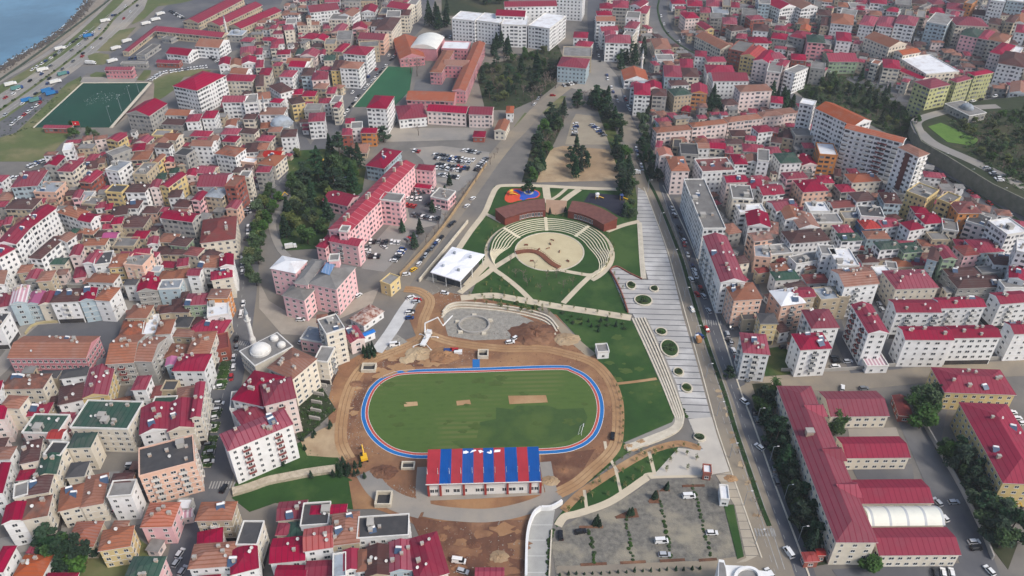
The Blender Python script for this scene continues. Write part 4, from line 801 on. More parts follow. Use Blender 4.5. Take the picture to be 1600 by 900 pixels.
# ------------------------------------------------------------------ landmarks (each labelled by hand)
def lm(tile, c, floors, code, wall, name, label, cat, **k):
    p = T(tile, [(c[0],c[1]),(c[2],c[3]),(c[4],c[5])]) if tile else [(c[0],c[1]),(c[2],c[3]),(c[4],c[5])]
    return bld(p, floors, code, wall, name=name, label=label, cat=cat, **k)
# hospital
M_HOSP = add_lines(mat('crimson_roof_sheets', (160,44,62), (140,36,54), .2, .6, 6, .03, spec=.4), 1, 4.6, .22, (196,140,146))
rt, ctr, u, a, b, h, rf = lm('11', (445,540,580,562,1000,130), 5, 'gC', 'p', 'hospital_block', 'long pink hospital block with a striped crimson roof beside the car park', 'hospital', roofmat=M_HOSP, clutter=False, near=False)
for x in (-.8, -.72, -.2, -.14, .3, .62, .84):
    for v in (0,): put(rf, 'chimney', ME_CHIM, (x*(a if a > b else 0)+R0*0, x*(b if b > a else 0), h+3.1), 0, 1.6, 1.8, 1.6)
lm('11', (1000,162,1110,172,1122,135), 4, 'hC', 'p', 'hospital_wing', 'pink hospital wing with crimson roof at the far end of the long block', 'hospital', near=False, clutter=False)
lm('11', (780,352,905,367,922,320), 5, 'fG', 'p', 'hospital_wing', 'flat grey roofed pink wing jutting from the long hospital block', 'hospital', near=False, clutter=False)
lm('11', (462,612,650,647,668,598), 4, 'gC', 'p', 'hospital_wing', 'pink wing with crimson roof between the long block and the grey roofed hospital', 'hospital', near=True, clutter=False)
lm('11', (520,545,570,556,590,522), 6, 'fG', 'p', 'stair_tower', 'small pink stair tower on the near end of the striped crimson roof', 'tower', near=False, clutter=False)
lm('11', (990,272,1090,284,1100,258), 1, 'hC', 'p', 'entrance_canopy', 'low crimson canopy at the foot of the far hospital wing', 'canopy', near=False, clutter=False)
def zl(c, s=1286/200): return [(400+c[i]/s, 380+c[i+1]/s) for i in (0,2,4)]
bld(zl((520,410,812,466,1010,240)), 5, 'hG', 'p', name='hospital_building', label='large pink hospital building with a grey hip roof and solar panels', cat='hospital', near=True, clutter=False, balc='')
bld(zl((250,525,480,580,600,470)), 4, 'hG', 'p', name='hospital_wing', label='lower pink front wing with grey hip roof beside the forecourt', cat='hospital', near=True, clutter=False, balc='')
bld(zl((98,248,360,300,560,185)), 5, 'hW', 'p', name='hospital_wing', label='pink hospital wing under a bright white hip roof', cat='hospital', near=True, clutter=False, balc='')
bld(zl((380,400,520,430,700,180)), 5, 'hG', 'p', name='hospital_wing', label='pink link block with grey roof between white roof and solar panels', cat='hospital', near=True, clutter=False, balc='')
bld(zl((735,175,830,190,840,125)), 7, 'fG', 'p', name='stair_tower', label='pink lift tower rising from the grey hospital roof', cat='tower', near=True, clutter=False, balc='')
for c in ((650,275,735,305,795,235),):
    P, Q, S = (G(x, y, 19.5) for x, y in zl(c)); mb = MB()
    mb.shape([P+Vector((0,0,-.8)), Q+Vector((0,0,-.8)), S+Vector((0,0,1)), P+(S-Q)+Vector((0,0,1))], [(0,1,2,3)])
    mb.shape([P+Vector((0,0,-1)), Q+Vector((0,0,-1)), S+Vector((0,0,.8)), P+(S-Q)+Vector((0,0,.8))], [(3,2,1,0)])
    tag(mb.build('solar_panel', add_lines(mat('blue_solar_panel', (120,150,186), (104,134,172), .4, .3), 0, 1.6, .12, (190,196,204))), 'pale blue solar array lying on the grey hospital roof', 'solar panel')
lm('11', (683,137,802,157,915,45), 3, 'hC', 'l', 'clinic_building', 'white clinic building with crimson hip roof behind the long pink hospital', 'clinic', near=False)
# orange roofed lycee, crimson school, gym
lm('10', (1225,567,1310,572,1435,270), 3, 'gV', 'd', 'school_wing', 'longest orange roofed pink school wing beside the dark grove', 'school', near=False, clutter=False)
lm('10', (1085,452,1160,458,1240,318), 3, 'hO', 'd', 'school_wing', 'orange roofed pink school wing facing the green school pitch', 'school', near=False, clutter=False)
lm('10', (1180,412,1335,417,1330,376), 3, 'gO', 'd', 'school_wing', 'short orange roofed wing linking the two school wings', 'school', near=False, clutter=False)
lm('10', (1165,307,1330,312,1335,266), 3, 'fW', 'd', 'school_wing', 'flat white roofed school hall between the gym and the orange roofs', 'school', near=False, clutter=False)
lm('10', (945,627,1245,637,1250,576), 2, 'gV', 'd', 'school_wing', 'low orange roofed school wing behind the crimson roofed school', 'school', near=False, clutter=False)
lm('10', (890,742,1075,742,1045,656), 2, 'hC', 'w', 'school_hall', 'white school hall with crimson hip roof next to the cream classrooms', 'school', near=False)
lm('10', (1075,697,1325,712,1325,666), 3, 'gC', 'k', 'school_building', 'cream school classrooms with crimson roof above the sports yard, wider of two', 'school', near=False)
lm('10', (1330,717,1480,722,1485,669), 3, 'gC', 'k', 'school_building', 'cream school classrooms with crimson roof, narrower of two, by the grove', 'school', near=False)
lm('10', (690,672,815,687,865,606), 6, 'hC', 'w', 'dormitory', 'tall pale dormitory with crimson hip roof beside the green school pitch', 'dormitory', near=False)
lm('10', (1352,857,1430,862,1440,822), 1, 'hC', 'r', 'gatehouse', 'small red gatehouse with crimson roof at the school yard corner', 'gatehouse', near=False, clutter=False)
lm('10', (1560,707,1610,712,1615,666), 2, 'hV', 'w', 'house', 'small white house with orange hip roof at the grove end', 'house', near=False)
lm('10', (1485,817,1560,822,1590,756), 2, 'gO', 'c', 'house', 'cream house with ochre tiled roof beside the red gatehouse', 'house', near=False)
lm('10', (262,162,402,157,395,136), 3, 'gO', 'c', 'clock_tower_school', 'beige school with orange roof and a central tower near the market sheds', 'school', near=False, clutter=False)
lm('10', (312,118,345,117,345,100), 5, 'gO', 'c', 'school_tower', 'narrow beige tower with orange roof in front of the beige school', 'tower', near=False, clutter=False)
def barrel(px, h, rise, wallm, roofm, name, label, cat, along='short', seams=True):
    A, B, C = (G(p[0], p[1], h) for p in px); ctr, u, a, b = rect_from(A, B, C)
    rt = root(name, (ctr.x, ctr.y, 0), atan2(u.y, u.x)); add_foot(ctr, u, a, b)
    link('wall', wall_mesh(a-.3, b-.3, h, wallm), rt)
    mb = MB(); n = 12; sw = along == 'x'
    L, W = (a, b) if sw else (b, a); pr = []
    for i in range(n+1):
        t = -1+2*i/n; pr.append((t*W, h+rise*(1-t*t)))
    P = (lambda l, w, z: (l, w, z)) if sw else (lambda l, w, z: (w, l, z))
    vs = [P(-L, w, z) for w, z in pr]+[P(L, w, z) for w, z in pr]
    mb.shape(vs, [(i, i+1, n+2+i, n+1+i) for i in range(n)]+[tuple(range(n, -1, -1))+(), tuple(range(n+1, 2*n+2))])
    rf = mb.build('roof', roofm, rt); tag(rt, label, cat); return rt
M_WROOF = mat('white_sheet_roof', (226,226,218), (206,206,200), .2, .5, 5, 0)
barrel(T('10', [(960,300),(1130,308),(1180,232)]), 10, 3.6, WN['d'], M_WROOF, 'sports_hall', 'pink sports hall under a white barrel roof by the school', 'sports hall')
lm('10', (895,365,1060,365,1010,240), 2, 'gV', 'd', 'school_wing', 'low orange roofed annex wrapped round the white barrel roofed hall', 'school', near=False, clutter=False)
# white government complex at the top
WB = dict(near=False, clutter=False)
lm('10', (1242,122,1385,137,1402,86), 6, 'fW', 'w', 'office_block', 'white office block with window bands, outermost of the white complex, by the pine trees', 'offices', **WB)
lm('10', (1385,132,1540,152,1562,100), 6, 'fW', 'w', 'office_block', 'white office block with window bands, second from the pine trees', 'offices', **WB)
lm('10', (1535,152,1692,167,1705,105), 6, 'fW', 'w', 'office_block', 'white office block with window bands in the middle of the white complex', 'offices', **WB)
lm('20', (95,168,242,178,345,97), 6, 'fW', 'w', 'office_block', 'angled white office block at the boulevard end of the white complex', 'offices', **WB)
lm('20', (-60,45,270,40,285,8), 8, 'gC', 'w', 'office_block', 'tall white office slab with crimson roof behind the white complex', 'offices', **WB)
lm('20', (-90,100,95,108,80,70), 7, 'gC', 'w', 'office_block', 'white office slab with short crimson roof, in front of the tallest slab', 'offices', **WB)
lm('20', (285,-5,450,5,450,-40), 6, 'fW', 'w', 'office_block', 'white office block partly behind street trees beyond the white complex', 'offices', **WB)
# market by the coast
lm('00', (1150,130,1230,152,1520,0), 2, 'gC', 'b', 'market_shed', 'long red roofed market shed, closest of three to the sea', 'market shed', near=False, clutter=False)
lm('00', (1290,150,1372,165,1640,35), 2, 'gC', 'b', 'market_shed', 'long red roofed market shed, middle one of three parallel sheds', 'market shed', near=False, clutter=False)
lm('00', (1425,165,1505,182,1760,70), 2, 'gC', 'b', 'market_shed', 'long red roofed market shed beside the white minaret', 'market shed', near=False, clutter=False)
lm('00', (985,197,1402,238,1420,205), 2, 'gC', 'b', 'market_shed', 'red roofed market shed lying across the ends of the parallel sheds', 'market shed', near=False, clutter=False)
lm('00', (765,322,800,330,1000,172), 1, 'gC', 'b', 'market_shed', 'narrow crimson roofed shed facing the parked trucks', 'market shed', near=False, clutter=False)
lm('00', (1045,337,1185,352,1230,310), 2, 'gC', 'w', 'warehouse', 'white warehouse with crimson roof in the market yard', 'warehouse', near=False)
lm('00', (1232,292,1385,302,1422,250), 3, 'gO', 'w', 'warehouse', 'white warehouse with brown roof beside the small mosque', 'warehouse', near=False)
lm('00', (855,345,902,352,1000,284), 1, 'fG', 'g', 'warehouse', 'low grey roofed shed beside the narrow crimson roofed shed', 'shed', near=False, clutter=False)
lm('00', (1015,240,1062,252,1135,215), 1, 'fG', 'g', 'warehouse', 'short low grey roofed shed in front of the crosswise market shed', 'shed', near=False, clutter=False)
lm('00', (760,402,920,402,920,388), 1, 'fG', 'g', 'shed', 'long narrow grey roofed shed near the market yard entrance', 'shed', near=False, clutter=False)
lm('00', (985,395,1130,400,1130,378), 1, 'gC', 'r', 'shed', 'small row of red roofed stalls at the market yard edge', 'stalls', near=False, clutter=False)
lm('00', (668,442,838,442,830,418), 2, 'gC', 'd', 'clubhouse', 'pink clubhouse with crimson roof beside the dark green pitch', 'clubhouse', near=False)
lm('00', (278,803,450,806,450,784), 1, 'gC', 'r', 'changing_room', 'small crimson roofed changing room at the dark green pitch', 'changing room', near=False, clutter=False)
# flag on the changing room
P = G(*T('00', [(468,815)])[0]); rt = root('flag', (P.x, P.y, 0)); mb = MB(); mb.tube((0,0,0),(0,0,7),.08,.06,6); mb.build('flagpole', WHITE, rt)
mb = MB(); mb.box(.1,-.04,3.8,4.6,.04,6.8,0); mb.box(1.6,-.06,4.9,2.4,-.041,5.7,1); mb.build('cloth', [mat('flag_red', (206,30,40), None), WHITE], rt); tag(rt, 'red flag on a pole beside the small crimson roofed changing room', 'flag')
def minaret(px, base_y, top_y, label, tilt=None):
    P = G(px, base_y)
    # height from the photo: find z whose projection is top_y
    lo, hi = 5, 80
    def proj(z):
        d = Vector((P.x, P.y, z))-CAMP; fw = d.y*cos(TH)-d.z*sin(TH); up = d.y*sin(TH)+d.z*cos(TH); return 450-F*up/fw
    for _ in range(40):
        m_ = (lo+hi)/2
        if proj(m_) > top_y: lo = m_
        else: hi = m_
    hh = lo; s = hh/32
    rt = root('minaret', (P.x, P.y, 0)); mb = MB()
    mb.lathe([(2.0*s,-.3),(2.0*s,6*s),(1.35*s,8*s),(1.2*s,20*s)], 12); mb.build('shaft', TRIM, rt)
    mb = MB(); mb.lathe([(1.3*s,19.5*s),(2.1*s,20.6*s),(2.1*s,21.4*s),(1.9*s,21.4*s),(1.9*s,20.7*s),(1.0*s,20.7*s)], 12); mb.build('balcony', TRIM, rt)
    mb = MB(); mb.lathe([(1.0*s,20*s),(1.0*s,25.5*s)], 12); mb.build('upper_shaft', TRIM, rt)
    mb = MB(); mb.lathe([(1.2*s,25.5*s),(.05,32*s)], 12); mb.build('spire', RM['S'], rt)
    tag(rt, label, 'minaret')
minaret(356, 58, 22, 'white minaret beside the red market sheds')
minaret(420, 203, 148, 'white minaret beside the blue grey dome among old houses')
minaret(1001, 120, 74, 'white minaret beside the boulevard square')
minaret(397, 541, 477, 'cream minaret beside the white domed mosque on the avenue')
def dome(mb, c, r, z, m=0, n=16):
    mb.lathe([(r,z-.1)]+[(r*cos(t*pi/14), z+r*.62*sin(t*pi/14)) for t in range(0, 7)]+[(.02, z+r*.62)], n, m, c)
# the big mosque by the avenue
zm = lambda x, y: (330+x/3.46, 500+y/3.46)
hM = 9.5
A, B, C = G(*zm(255,255), hM), G(*zm(430,128), hM), G(*zm(322,62), hM)
ctr, u, a, b = rect_from(A, B, C)
def mosque(pts, h, label, domes, roofm=None, wall='c', near=True):
    A, B, C = (G(*p, h) for p in pts)
    e1 = Vector((B.x-A.x, B.y-A.y)); u = e1.normalized(); w = Vector((-u.y, u.x)); e2 = Vector((C.x-B.x, C.y-B.y)); b = abs(e2.dot(w))/2; a = e1.length/2
    ctr = Vector(((A.x+C.x)/2, (A.y+C.y)/2)); rt = root('mosque', (ctr.x, ctr.y, 0), atan2(u.y, u.x)); add_foot(ctr, u, a, b)
    link('wall', wall_mesh(a-.3, b-.3, h, (WN if near else WM)[wall]), rt)
    mb = MB(); mb.box(-a, -b, h, a, b, h+.5, 0); mb.box(-a+.5, -b+.5, h+.5, a-.5, b-.5, h+.55, 1); rf = mb.build('roof', [TRIM, roofm or RM['S']], rt)
    for x, y, r in domes:
        mb = MB(); mb.lathe([(r*1.08,0),(r*1.08,1.0),(r*1.0,1.05)], 20); dome(mb, (0,0), r, 1.0, 0, 20); o = mb.build('dome', TRIM if near else RM['S'], rf, (x*a, y*b, h+.55))
    if near:
        for k in range(7): put(rt, 'window', ME_WIN, (-a+(k+.5)*2*a/7, -b+.3, 3.2), 0, 1.5, 2.2); put(rt, 'window', ME_WIN, (-a+(k+.5)*2*a/7, -b+.3, 6.8), 0, 1.2, 1.6)
        for k in range(5): put(rt, 'window', ME_WIN, (-a+.3, -b+(k+.5)*2*b/5, 3.2), -pi/2, 1.5, 2.2); put(rt, 'window', ME_WIN, (-a+.3, -b+(k+.5)*2*b/5, 6.8), -pi/2, 1.2, 1.6)
    tag(rt, label, 'mosque'); return rt
mosque([zm(165,186), zm(250,268), zm(430,132)], hM, 'cream mosque with one large white dome and two small domes on the avenue', [(-.0,-.28,4.2),(.45,.62,1.7),(-.45,.62,1.7)], RM['G'])
mosque(T('10', [(95,800),(215,802),(230,760)]), 8, 'mosque with a blue grey dome among old houses', [(0,0,7)], wall='g', near=False)
mosque(T('20', [(745,600),(760,500),(860,495)]), 6, 'small mosque with grey dome at the boulevard square', [(0,0,4)], wall='c', near=False)
lm('20', (700,507,855,502,832,436), 2, 'gV', 'w', 'prayer_hall', 'low hall with orange roof at the foot of the boulevard minaret', 'hall', near=False)
mosque(T('00', [(1425,222),(1525,225),(1535,192)]), 6, 'small mosque with grey pyramid roof by the market minaret', [(0,0,3)], wall='g', near=False)
# concrete building with dome on the hillside
rt = mosque(T('30', [(1075,725),(1230,805),(1340,785)]), 5, 'raw concrete prayer house with a shallow dome on the hillside', [(.1,.0,4)], RM['G'], 'g', False)
rt.location.z = 9
# hillside school
lm('30', (618,242,778,307,852,268), 5, 'gO', 'c', 'school_building', 'cream school with brown tiled roof above the scrub slope', 'school', near=False, clutter=False)
lm('30', (775,322,850,347,965,327), 4, 'gV', 'c', 'school_wing', 'orange roofed wing between the brown roofed school and white hall', 'school', near=False, clutter=False)
lm('30', (720,427,830,432,820,376), 4, 'hC', 'c', 'school_wing', 'cream school wing with crimson hip roof at the hillside yard', 'school', near=False, clutter=False)
lm('30', (640,400,690,407,715,384), 4, 'fO', 'c', 'school_wing', 'narrow cream wing beside the crimson hip roofed hillside wing', 'school', near=False, clutter=False)
lm('30', (815,442,960,502,1000,490), 2, 'gC', 'k', 'school_wing', 'long low crimson roofed wing along the white roofed hall', 'school', near=False, clutter=False)
lm('30', (835,375,1012,482,1170,436), 3, 'fW', 'c', 'sports_hall', 'hall with a big flat white roof beside the yellow green apartments', 'sports hall', near=False, clutter=False)
WM['q'] = wall_mat('olive_render_with_windows', (186,186,136), (166,166,120)); WN['q'] = WN['y']; WC['q'] = ('olive', 0, 0)
lm('30', (905,512,1020,557,1152,530), 8, 'hC', 'q', 'apartment_block', 'olive and cream apartment tower with crimson roof, closest to the concrete prayer house', 'apartments', near=False)
lm('30', (1120,500,1188,517,1290,490), 8, 'hC', 'q', 'apartment_block', 'olive and cream apartment tower with crimson roof, middle of three', 'apartments', near=False)
lm('30', (1245,455,1292,477,1415,455), 8, 'hC', 'q', 'apartment_block', 'olive and cream apartment tower with crimson roof, farthest of three from the scrub slope', 'apartments', near=False)
# white high slabs by the highway
lm('30', (318,690,560,805,625,745), 10, 'gV', 'w', 'apartment_tower', 'white high-rise slab with orange roof, upper half of the row by the scrub slope', 'high-rise', near=False, blank=())
rt, ctr, u, a, b, h, rf = lm('30', (462,800,830,893,880,868), 10, 'gV', 'w', 'apartment_tower', 'white high-rise slab with orange roof and maroon balconies, middle of the row', 'high-rise', near=False)
for x, k in ((-.82,'w'),(-.45,'w'),(-.1,'w'),(.3,'r'),(.42,'r'),(.8,'w')):
    for f in range(2, 10): put(rt, 'balcony', ME_BALC[k], (x*a, -b+.45, f*3.0), 0, 1.1)
rt, ctr, u, a, b, h, rf = lm('31', (800,18,935,82,1022,66), 11, 'hO', 'w', 'apartment_tower', 'tallest white tower with orange hip roof and a brown stripe', 'high-rise', near=False)
mb = MB(); mb.box(-1.6, -b+.3, 4, 1.6, -b+.45, h-.6); mb.build('brown_stripe', mat('brown_cladding', (112,70,66), (96,60,58), .4, .8), rt)
for f in range(2, 11): put(rt, 'balcony', ME_BALC['w'], (a-.45, -b*.2, f*3.0), pi/2, 1.6)
# crimson long school by the boulevard with its wings
S2 = dict(near=True, clutter=False, balc='')
rt, ctr, u, a, b, h, rf = lm('', (1306,849,1372,848,1267,603), 4, 'hC', 'c', 'school_building', 'long cream school with crimson hip roof along the boulevard trees', 'school', **S2)
def dormer(x, y, hz, wd, ln):
    mb = MB(); y0, y1 = y-wd/2, y+wd/2
    mb.shape([(x,y0,hz),(x+ln,y0,hz),(x+ln,y1,hz),(x,y1,hz),(x-ln*.55,y,hz+wd*.42),(x+ln*.7,y,hz+wd*.42)], [(0,1,5,4),(2,3,4,5),(1,2,5),(3,0,4)]); mb.build('dormer', RM['C'], rf)
for v in (.62, .02, -.42): dormer(a*.35, b*v, h+.5, 7.0, a*.85)
for v, s in ((.25, 1.0),): put(rf, 'chimney', ME_CHIM, (-a*.35, b*v, h+a*.3), 0, 3, 2, 3)
lm('', (1294,652,1387,651,1372,611), 2, 'gC', 'c', 'school_wing', 'crimson roofed school wing nearest the tan street, with round trees', 'school', **S2)
lm('', (1318,717,1420,716,1408,682), 2, 'gC', 'c', 'school_wing', 'second crimson roofed school wing, above a small asphalt yard', 'school', **S2)
lm('', (1343,788,1459,787,1440,749), 2, 'gC', 'c', 'school_wing', 'crimson roofed school wing directly behind the white barrel hall', 'school', **S2)
lm('', (1372,869,1501,868,1480,824), 2, 'gC', 'c', 'school_wing', 'crimson roofed school wing closest to the three parked cars', 'school', **S2)
M_RIB = add_lines(mat('white_ribbed_roof', (228,228,214), (212,212,200), .2, .5, 5, 0), 0, 6.2, .9, (176,180,182))
barrel([(1357,822),(1476,821),(1462,790)], 7, 2.4, WN['c'], M_RIB, 'school_hall', 'school hall with white ribbed barrel roof between two crimson wings', 'hall', along='x')
lm('', (1256,879,1281,878,1276,862), 1, 'hF', 'r', 'gatehouse', 'red tent-roofed gatehouse beside the boulevard school', 'gatehouse', near=True, clutter=False)
lm('', (1276,868,1291,868,1288,858), 1, 'gF', 'r', 'shelter', 'small red roofed shelter next to the tent-roofed gatehouse', 'shelter', near=True, clutter=False)
lm('', (1476,614,1589,618,1562,578), 3, 'hC', 'y', 'school_building', 'cream and yellow school with crimson hip roof behind the big round trees', 'school', near=True, clutter=True, balc='')
lm('', (1568,758,1650,757,1572,630), 4, 'hC', 'y', 'school_building', 'large yellow and cream school with crimson hip roof behind the yard wall', 'school', near=True, clutter=True, balc='')
lm('', (1405,652,1427,650,1415,618), 1, 'gR', 'r', 'shed', 'dark shed with a crimson front gable beside the school lane', 'shed', near=True, clutter=False)
# pink school lower left
lm('02', (45,442,540,442,628,302), 3, 'gO', 'd', 'school_building', 'pink school with a wide orange roof beside the asphalt yard', 'school', near=True, clutter=True, balc='', winspec=(2.2,1.5,1.5))
# red sign building
rt, ctr, u, a, b, h, rf = lm('02', (1348,387,1435,387,1425,292), 2, 'fR', 'r', 'shop_building', 'low shop building with a large red sign facing the avenue', 'shop', near=True, clutter=False)
# misc sheds
lm('12', (565,205,690,228,820,135), 1, 'hT', 'w', 'old_workshop', 'old workshop with mottled collapsing tile roof beside the concrete strip', 'workshop', near=True, clutter=False, roofmat=mat('patchy_old_tiles', (186,170,160), (128,80,66), .55, .95, 7, sharp=.08))
lm('12', (665,308,745,275,735,258), 1, 'gC', 'w', 'site_hut', 'bright blue roofed site hut next to the crimson shed', 'hut', near=True, clutter=False, roofmat=mat('blue_hut_roof', (36,120,200), (30,106,182), .3, .5))
lm('22', (533,407,605,402,595,352), 1, 'fG', 'w', 'service_hut', 'flat grey roofed service hut alone on the lawn', 'hut', near=True, clutter=False)
lm('23', (1198,262,1244,260,1240,208), 1, 'fW', 'r', 'kiosk', 'red kiosk with white roof at the lower park corner', 'kiosk', near=True, clutter=False)
lm('23', (1312,425,1350,425,1340,338), 1, 'fW', 'w', 'site_hut', 'long white site cabin beside the cobbled car park', 'hut', near=True, clutter=False)
lm('32', (610,495,745,492,710,412), 1, 'fP', 'w', 'annex', 'white annex with striped roof at the foot of the white gabled block', 'annex', near=True, clutter=False, balc='')
lm('23', (1295,930,1400,930,1390,880), 1, 'fW', 'w', 'kiosk', 'white flat building cut by the photo edge below the cobbled car park', 'building', near=True, clutter=False) if False else None
# modern white building at the bottom edge
zb = lambda x, y: (1080+x/8, 850+y/8)
P = [G(*zb(x, y), 8) for x, y in ((430,262),(640,272),(760,300),(860,330),(1005,345),(990,420),(985,640),(330,640),(440,400))]
rt = root('modern_pavilion', (G(*zb(700,430)).x, G(*zb(700,430)).y, 0)); o0 = rt.location
mb = MB(); mb.prism([(p.x-o0.x, p.y-o0.y) for p in P], 0, 8); mb.build('body', WHITE, rt)
mb = MB(); L_ = [Vector((G(*zb(700+150*cos(t*pi/12), 430+115*sin(t*pi/12)), 8).x-o0.x, G(*zb(700+150*cos(t*pi/12), 430+115*sin(t*pi/12)), 8).y-o0.y, 0)) for t in range(24)]
ribbon_mesh(mb, L_, 1.0, 8, 9.2, 0, True); mb.build('roof_ring', WHITE, rt)
mb = MB(); mb.prism([(p.x*.93, p.y*.93) for p in L_], 8, 8.3); mb.build('roof_disc', RM['G'], rt)
mb = MB(); q = [G(*zb(x, y), 13) for x, y in ((345,190),(410,200),(440,300),(470,480),(330,480))]; mb.prism([(p.x-o0.x, p.y-o0.y) for p in q], 0, 13); mb.build('fin_tower', [WHITE], rt)
mb = MB(); q = [G(*zb(x, y), 13.1) for x, y in ((352,225),(405,232),(430,300),(450,470),(345,470))]; mb.prism([(p.x-o0.x, p.y-o0.y) for p in q], 13, 13.1); mb.build('tower_roof', RM['G'], rt)
tag(rt, 'white curved modern pavilion with a pale round roof at the car park edge', 'pavilion')

# ------------------------------------------------------------------ stadium stand
zs = lambda x, y: (640+x/(1600/240), 680+y/(1600/240))
hS, hB = 9.0, 8.0
TL, TR, BL, BR = G(*zs(185,158), hS), G(*zs(1338,120), hS), G(*zs(170,518), hB), G(*zs(1370,485), hB)
u = (BR-BL); u.z = 0; Lw = u.length; u.normalize(); w = Vector((-u.y, u.x, 0)); dep = ((TL-BL).dot(w)+(TR-BR).dot(w))/2
rt = root('grandstand', (BL.x, BL.y, 0), atan2(u.y, u.x)); add_foot(Vector(((BL.x+TR.x)/2, (BL.y+TR.y)/2)), Vector((u.x, u.y)), Lw/2, dep/2)
M_SR = add_lines(mat('red_roof_sheet', (172,54,62), (156,48,56), .2, .5, 5, .03), 0, 1.0, .1, (172,44,54)); M_SB = add_lines(mat('blue_roof_sheet', (16,82,156), (14,74,142), .2, .5, 5, .03), 0, 1.0, .1, (10,68,146))
xs = [0, .115, .215, .312, .412, .497, .592, .69, .80, .896, 1.0]
for i in range(10):
    mb = MB(); x0, x1 = xs[i]*Lw, xs[i+1]*Lw
    mb.shape([(x0,0,hB),(x1,0,hB),(x1,dep,hS),(x0,dep,hS),(x0,0,hB+.3),(x1,0,hB+.3),(x1,dep,hS+.3),(x0,dep,hS+.3)], [(3,2,1,0),(4,5,6,7),(0,1,5,4),(1,2,6,5),(2,3,7,6),(3,0,4,7)])
    mb.build('roof_panel', M_SR if i % 2 == 0 else M_SB, rt)
mb = MB(); mb.box(.6, 1.5, 0, Lw-.6, 8, hB-1.9, 0); mb.build('rear_wall', mat('white_stand_wall', (226,224,218), (210,206,200), .3, .8), rt)
mb = MB(); mb.box(.3, 1.2, hB-1.9, Lw-.3, 8, hB-.05, 0); mb.build('fascia', mat('brick_red_fascia', (132,62,54), (132,54,46), .4, .8), rt)
mb = MB(); mb.box(-.1, -.15, hB-.05, Lw+.1, -.01, hB+.4); mb.build('gutter', WHITE, rt)
for x in (.0, .105, .31, .50, .695, .895, .985): mb = MB(); mb.box(x*Lw+.2, 1.0, 0, x*Lw+1.0, 1.5, hB-.1); mb.build('column', mat('brick_red_column', (150,58,50), None), rt) if x == 0 else mb.build('column', bpy.data.materials['brick_red_column'], rt)
for x, ww in ((.045,1.6),(.085,1.3),(.18,1.4),(.26,2.6),(.335,1.6),(.445,1.6),(.485,1.4),(.53,1.3),(.57,1.6),(.68,1.6),(.75,2.8),(.83,1.7),(.925,1.2),(.965,1.7)): put(rt, 'window', ME_WIN, (x*Lw, 1.48, 2.6), 0, ww, 2.0)
for k in range(8):     # raked seating under the roof
    mb = MB(); mb.box(.8, 8+k*1.5, 0, Lw-.8, 9.5+k*1.5 if k < 7 else min(dep-1.5, 9.5+k*1.5), 4.6-k*.55); mb.build('seating_step', CONC, rt)
for x in [i/10 for i in range(11)]:
    mb = MB(); X = min(max(x*Lw, .3), Lw-.3); y = dep*.28
    mb.tube((X,y,hB+.4),(X,y,hB+3.6),.11,.09,6); mb.build('mast', WHITE, rt)
    mb = MB(); mb.tube((X,y,hB+3.5),(X,dep*.66,hS+.35),.05,n=4); mb.tube((X,y,hB+3.5),(X,.3,hB+.4),.05,n=4); mb.build('cable', DARK, rt)
mb = MB()
for i in range(10):
    x0, x1 = i*Lw/10, (i+1)*Lw/10; y = dep*.30
    mb.tube((x0,y,hB+.45),((x0+x1)/2,y+1.6,hB+.55),.07,n=4); mb.tube(((x0+x1)/2,y+1.6,hB+.55),(x1,y,hB+.45),.07,n=4)
mb.build('roof_truss', DARK, rt)
R = random.Random(5)
for j, (x, y) in enumerate(((585,175),(660,168),(742,170),(832,172),(912,165))):
    p = G(*zs(x, y), hS+.3)-BL; X, Y = p.dot(u), p.dot(w); s = .85
    mb = MB(); sh = [[(-1.2,-.7),(.3,-.8),(1.4,0),(.2,.9),(-.6,.5),(-1.1,.8)], [(-1.4,-.8),(.2,-.1),(1.5,.4),(1.2,1.0),(-.4,.6)], [(-1.2,.7),(-.4,-.9),(.2,-.4),(1.4,-.1),(.1,.9)], [(-1.3,-.2),(-.1,-1),(1.0,-.9),(1.1,.6),(.3,1.1),(.2,0),(-.8,.1)], [(-1.4,-.6),(1.3,-.4),(1.5,.8),(-1.1,.8)]][j]
    zz = lambda yy: hB+.3+(hS-hB)*(yy/dep)
    vs = [(X+a*s, min(Y+b*s, dep-.1), zz(Y+b*s)+.06) for a, b in sh]; n = len(vs)
    mb.shape(vs+[(x_, y_, z_-.05) for x_, y_, z_ in vs], [tuple(range(n))]+[(i, n+i, n+(i+1)%n, (i+1)%n) for i in range(n)]); mb.build('roof_emblem', mat('emblem_white', (240,240,240), None) if j == 0 else bpy.data.materials['emblem_white'], rt)
tag(rt, 'grandstand with red and blue striped roof beside the running track', 'grandstand')

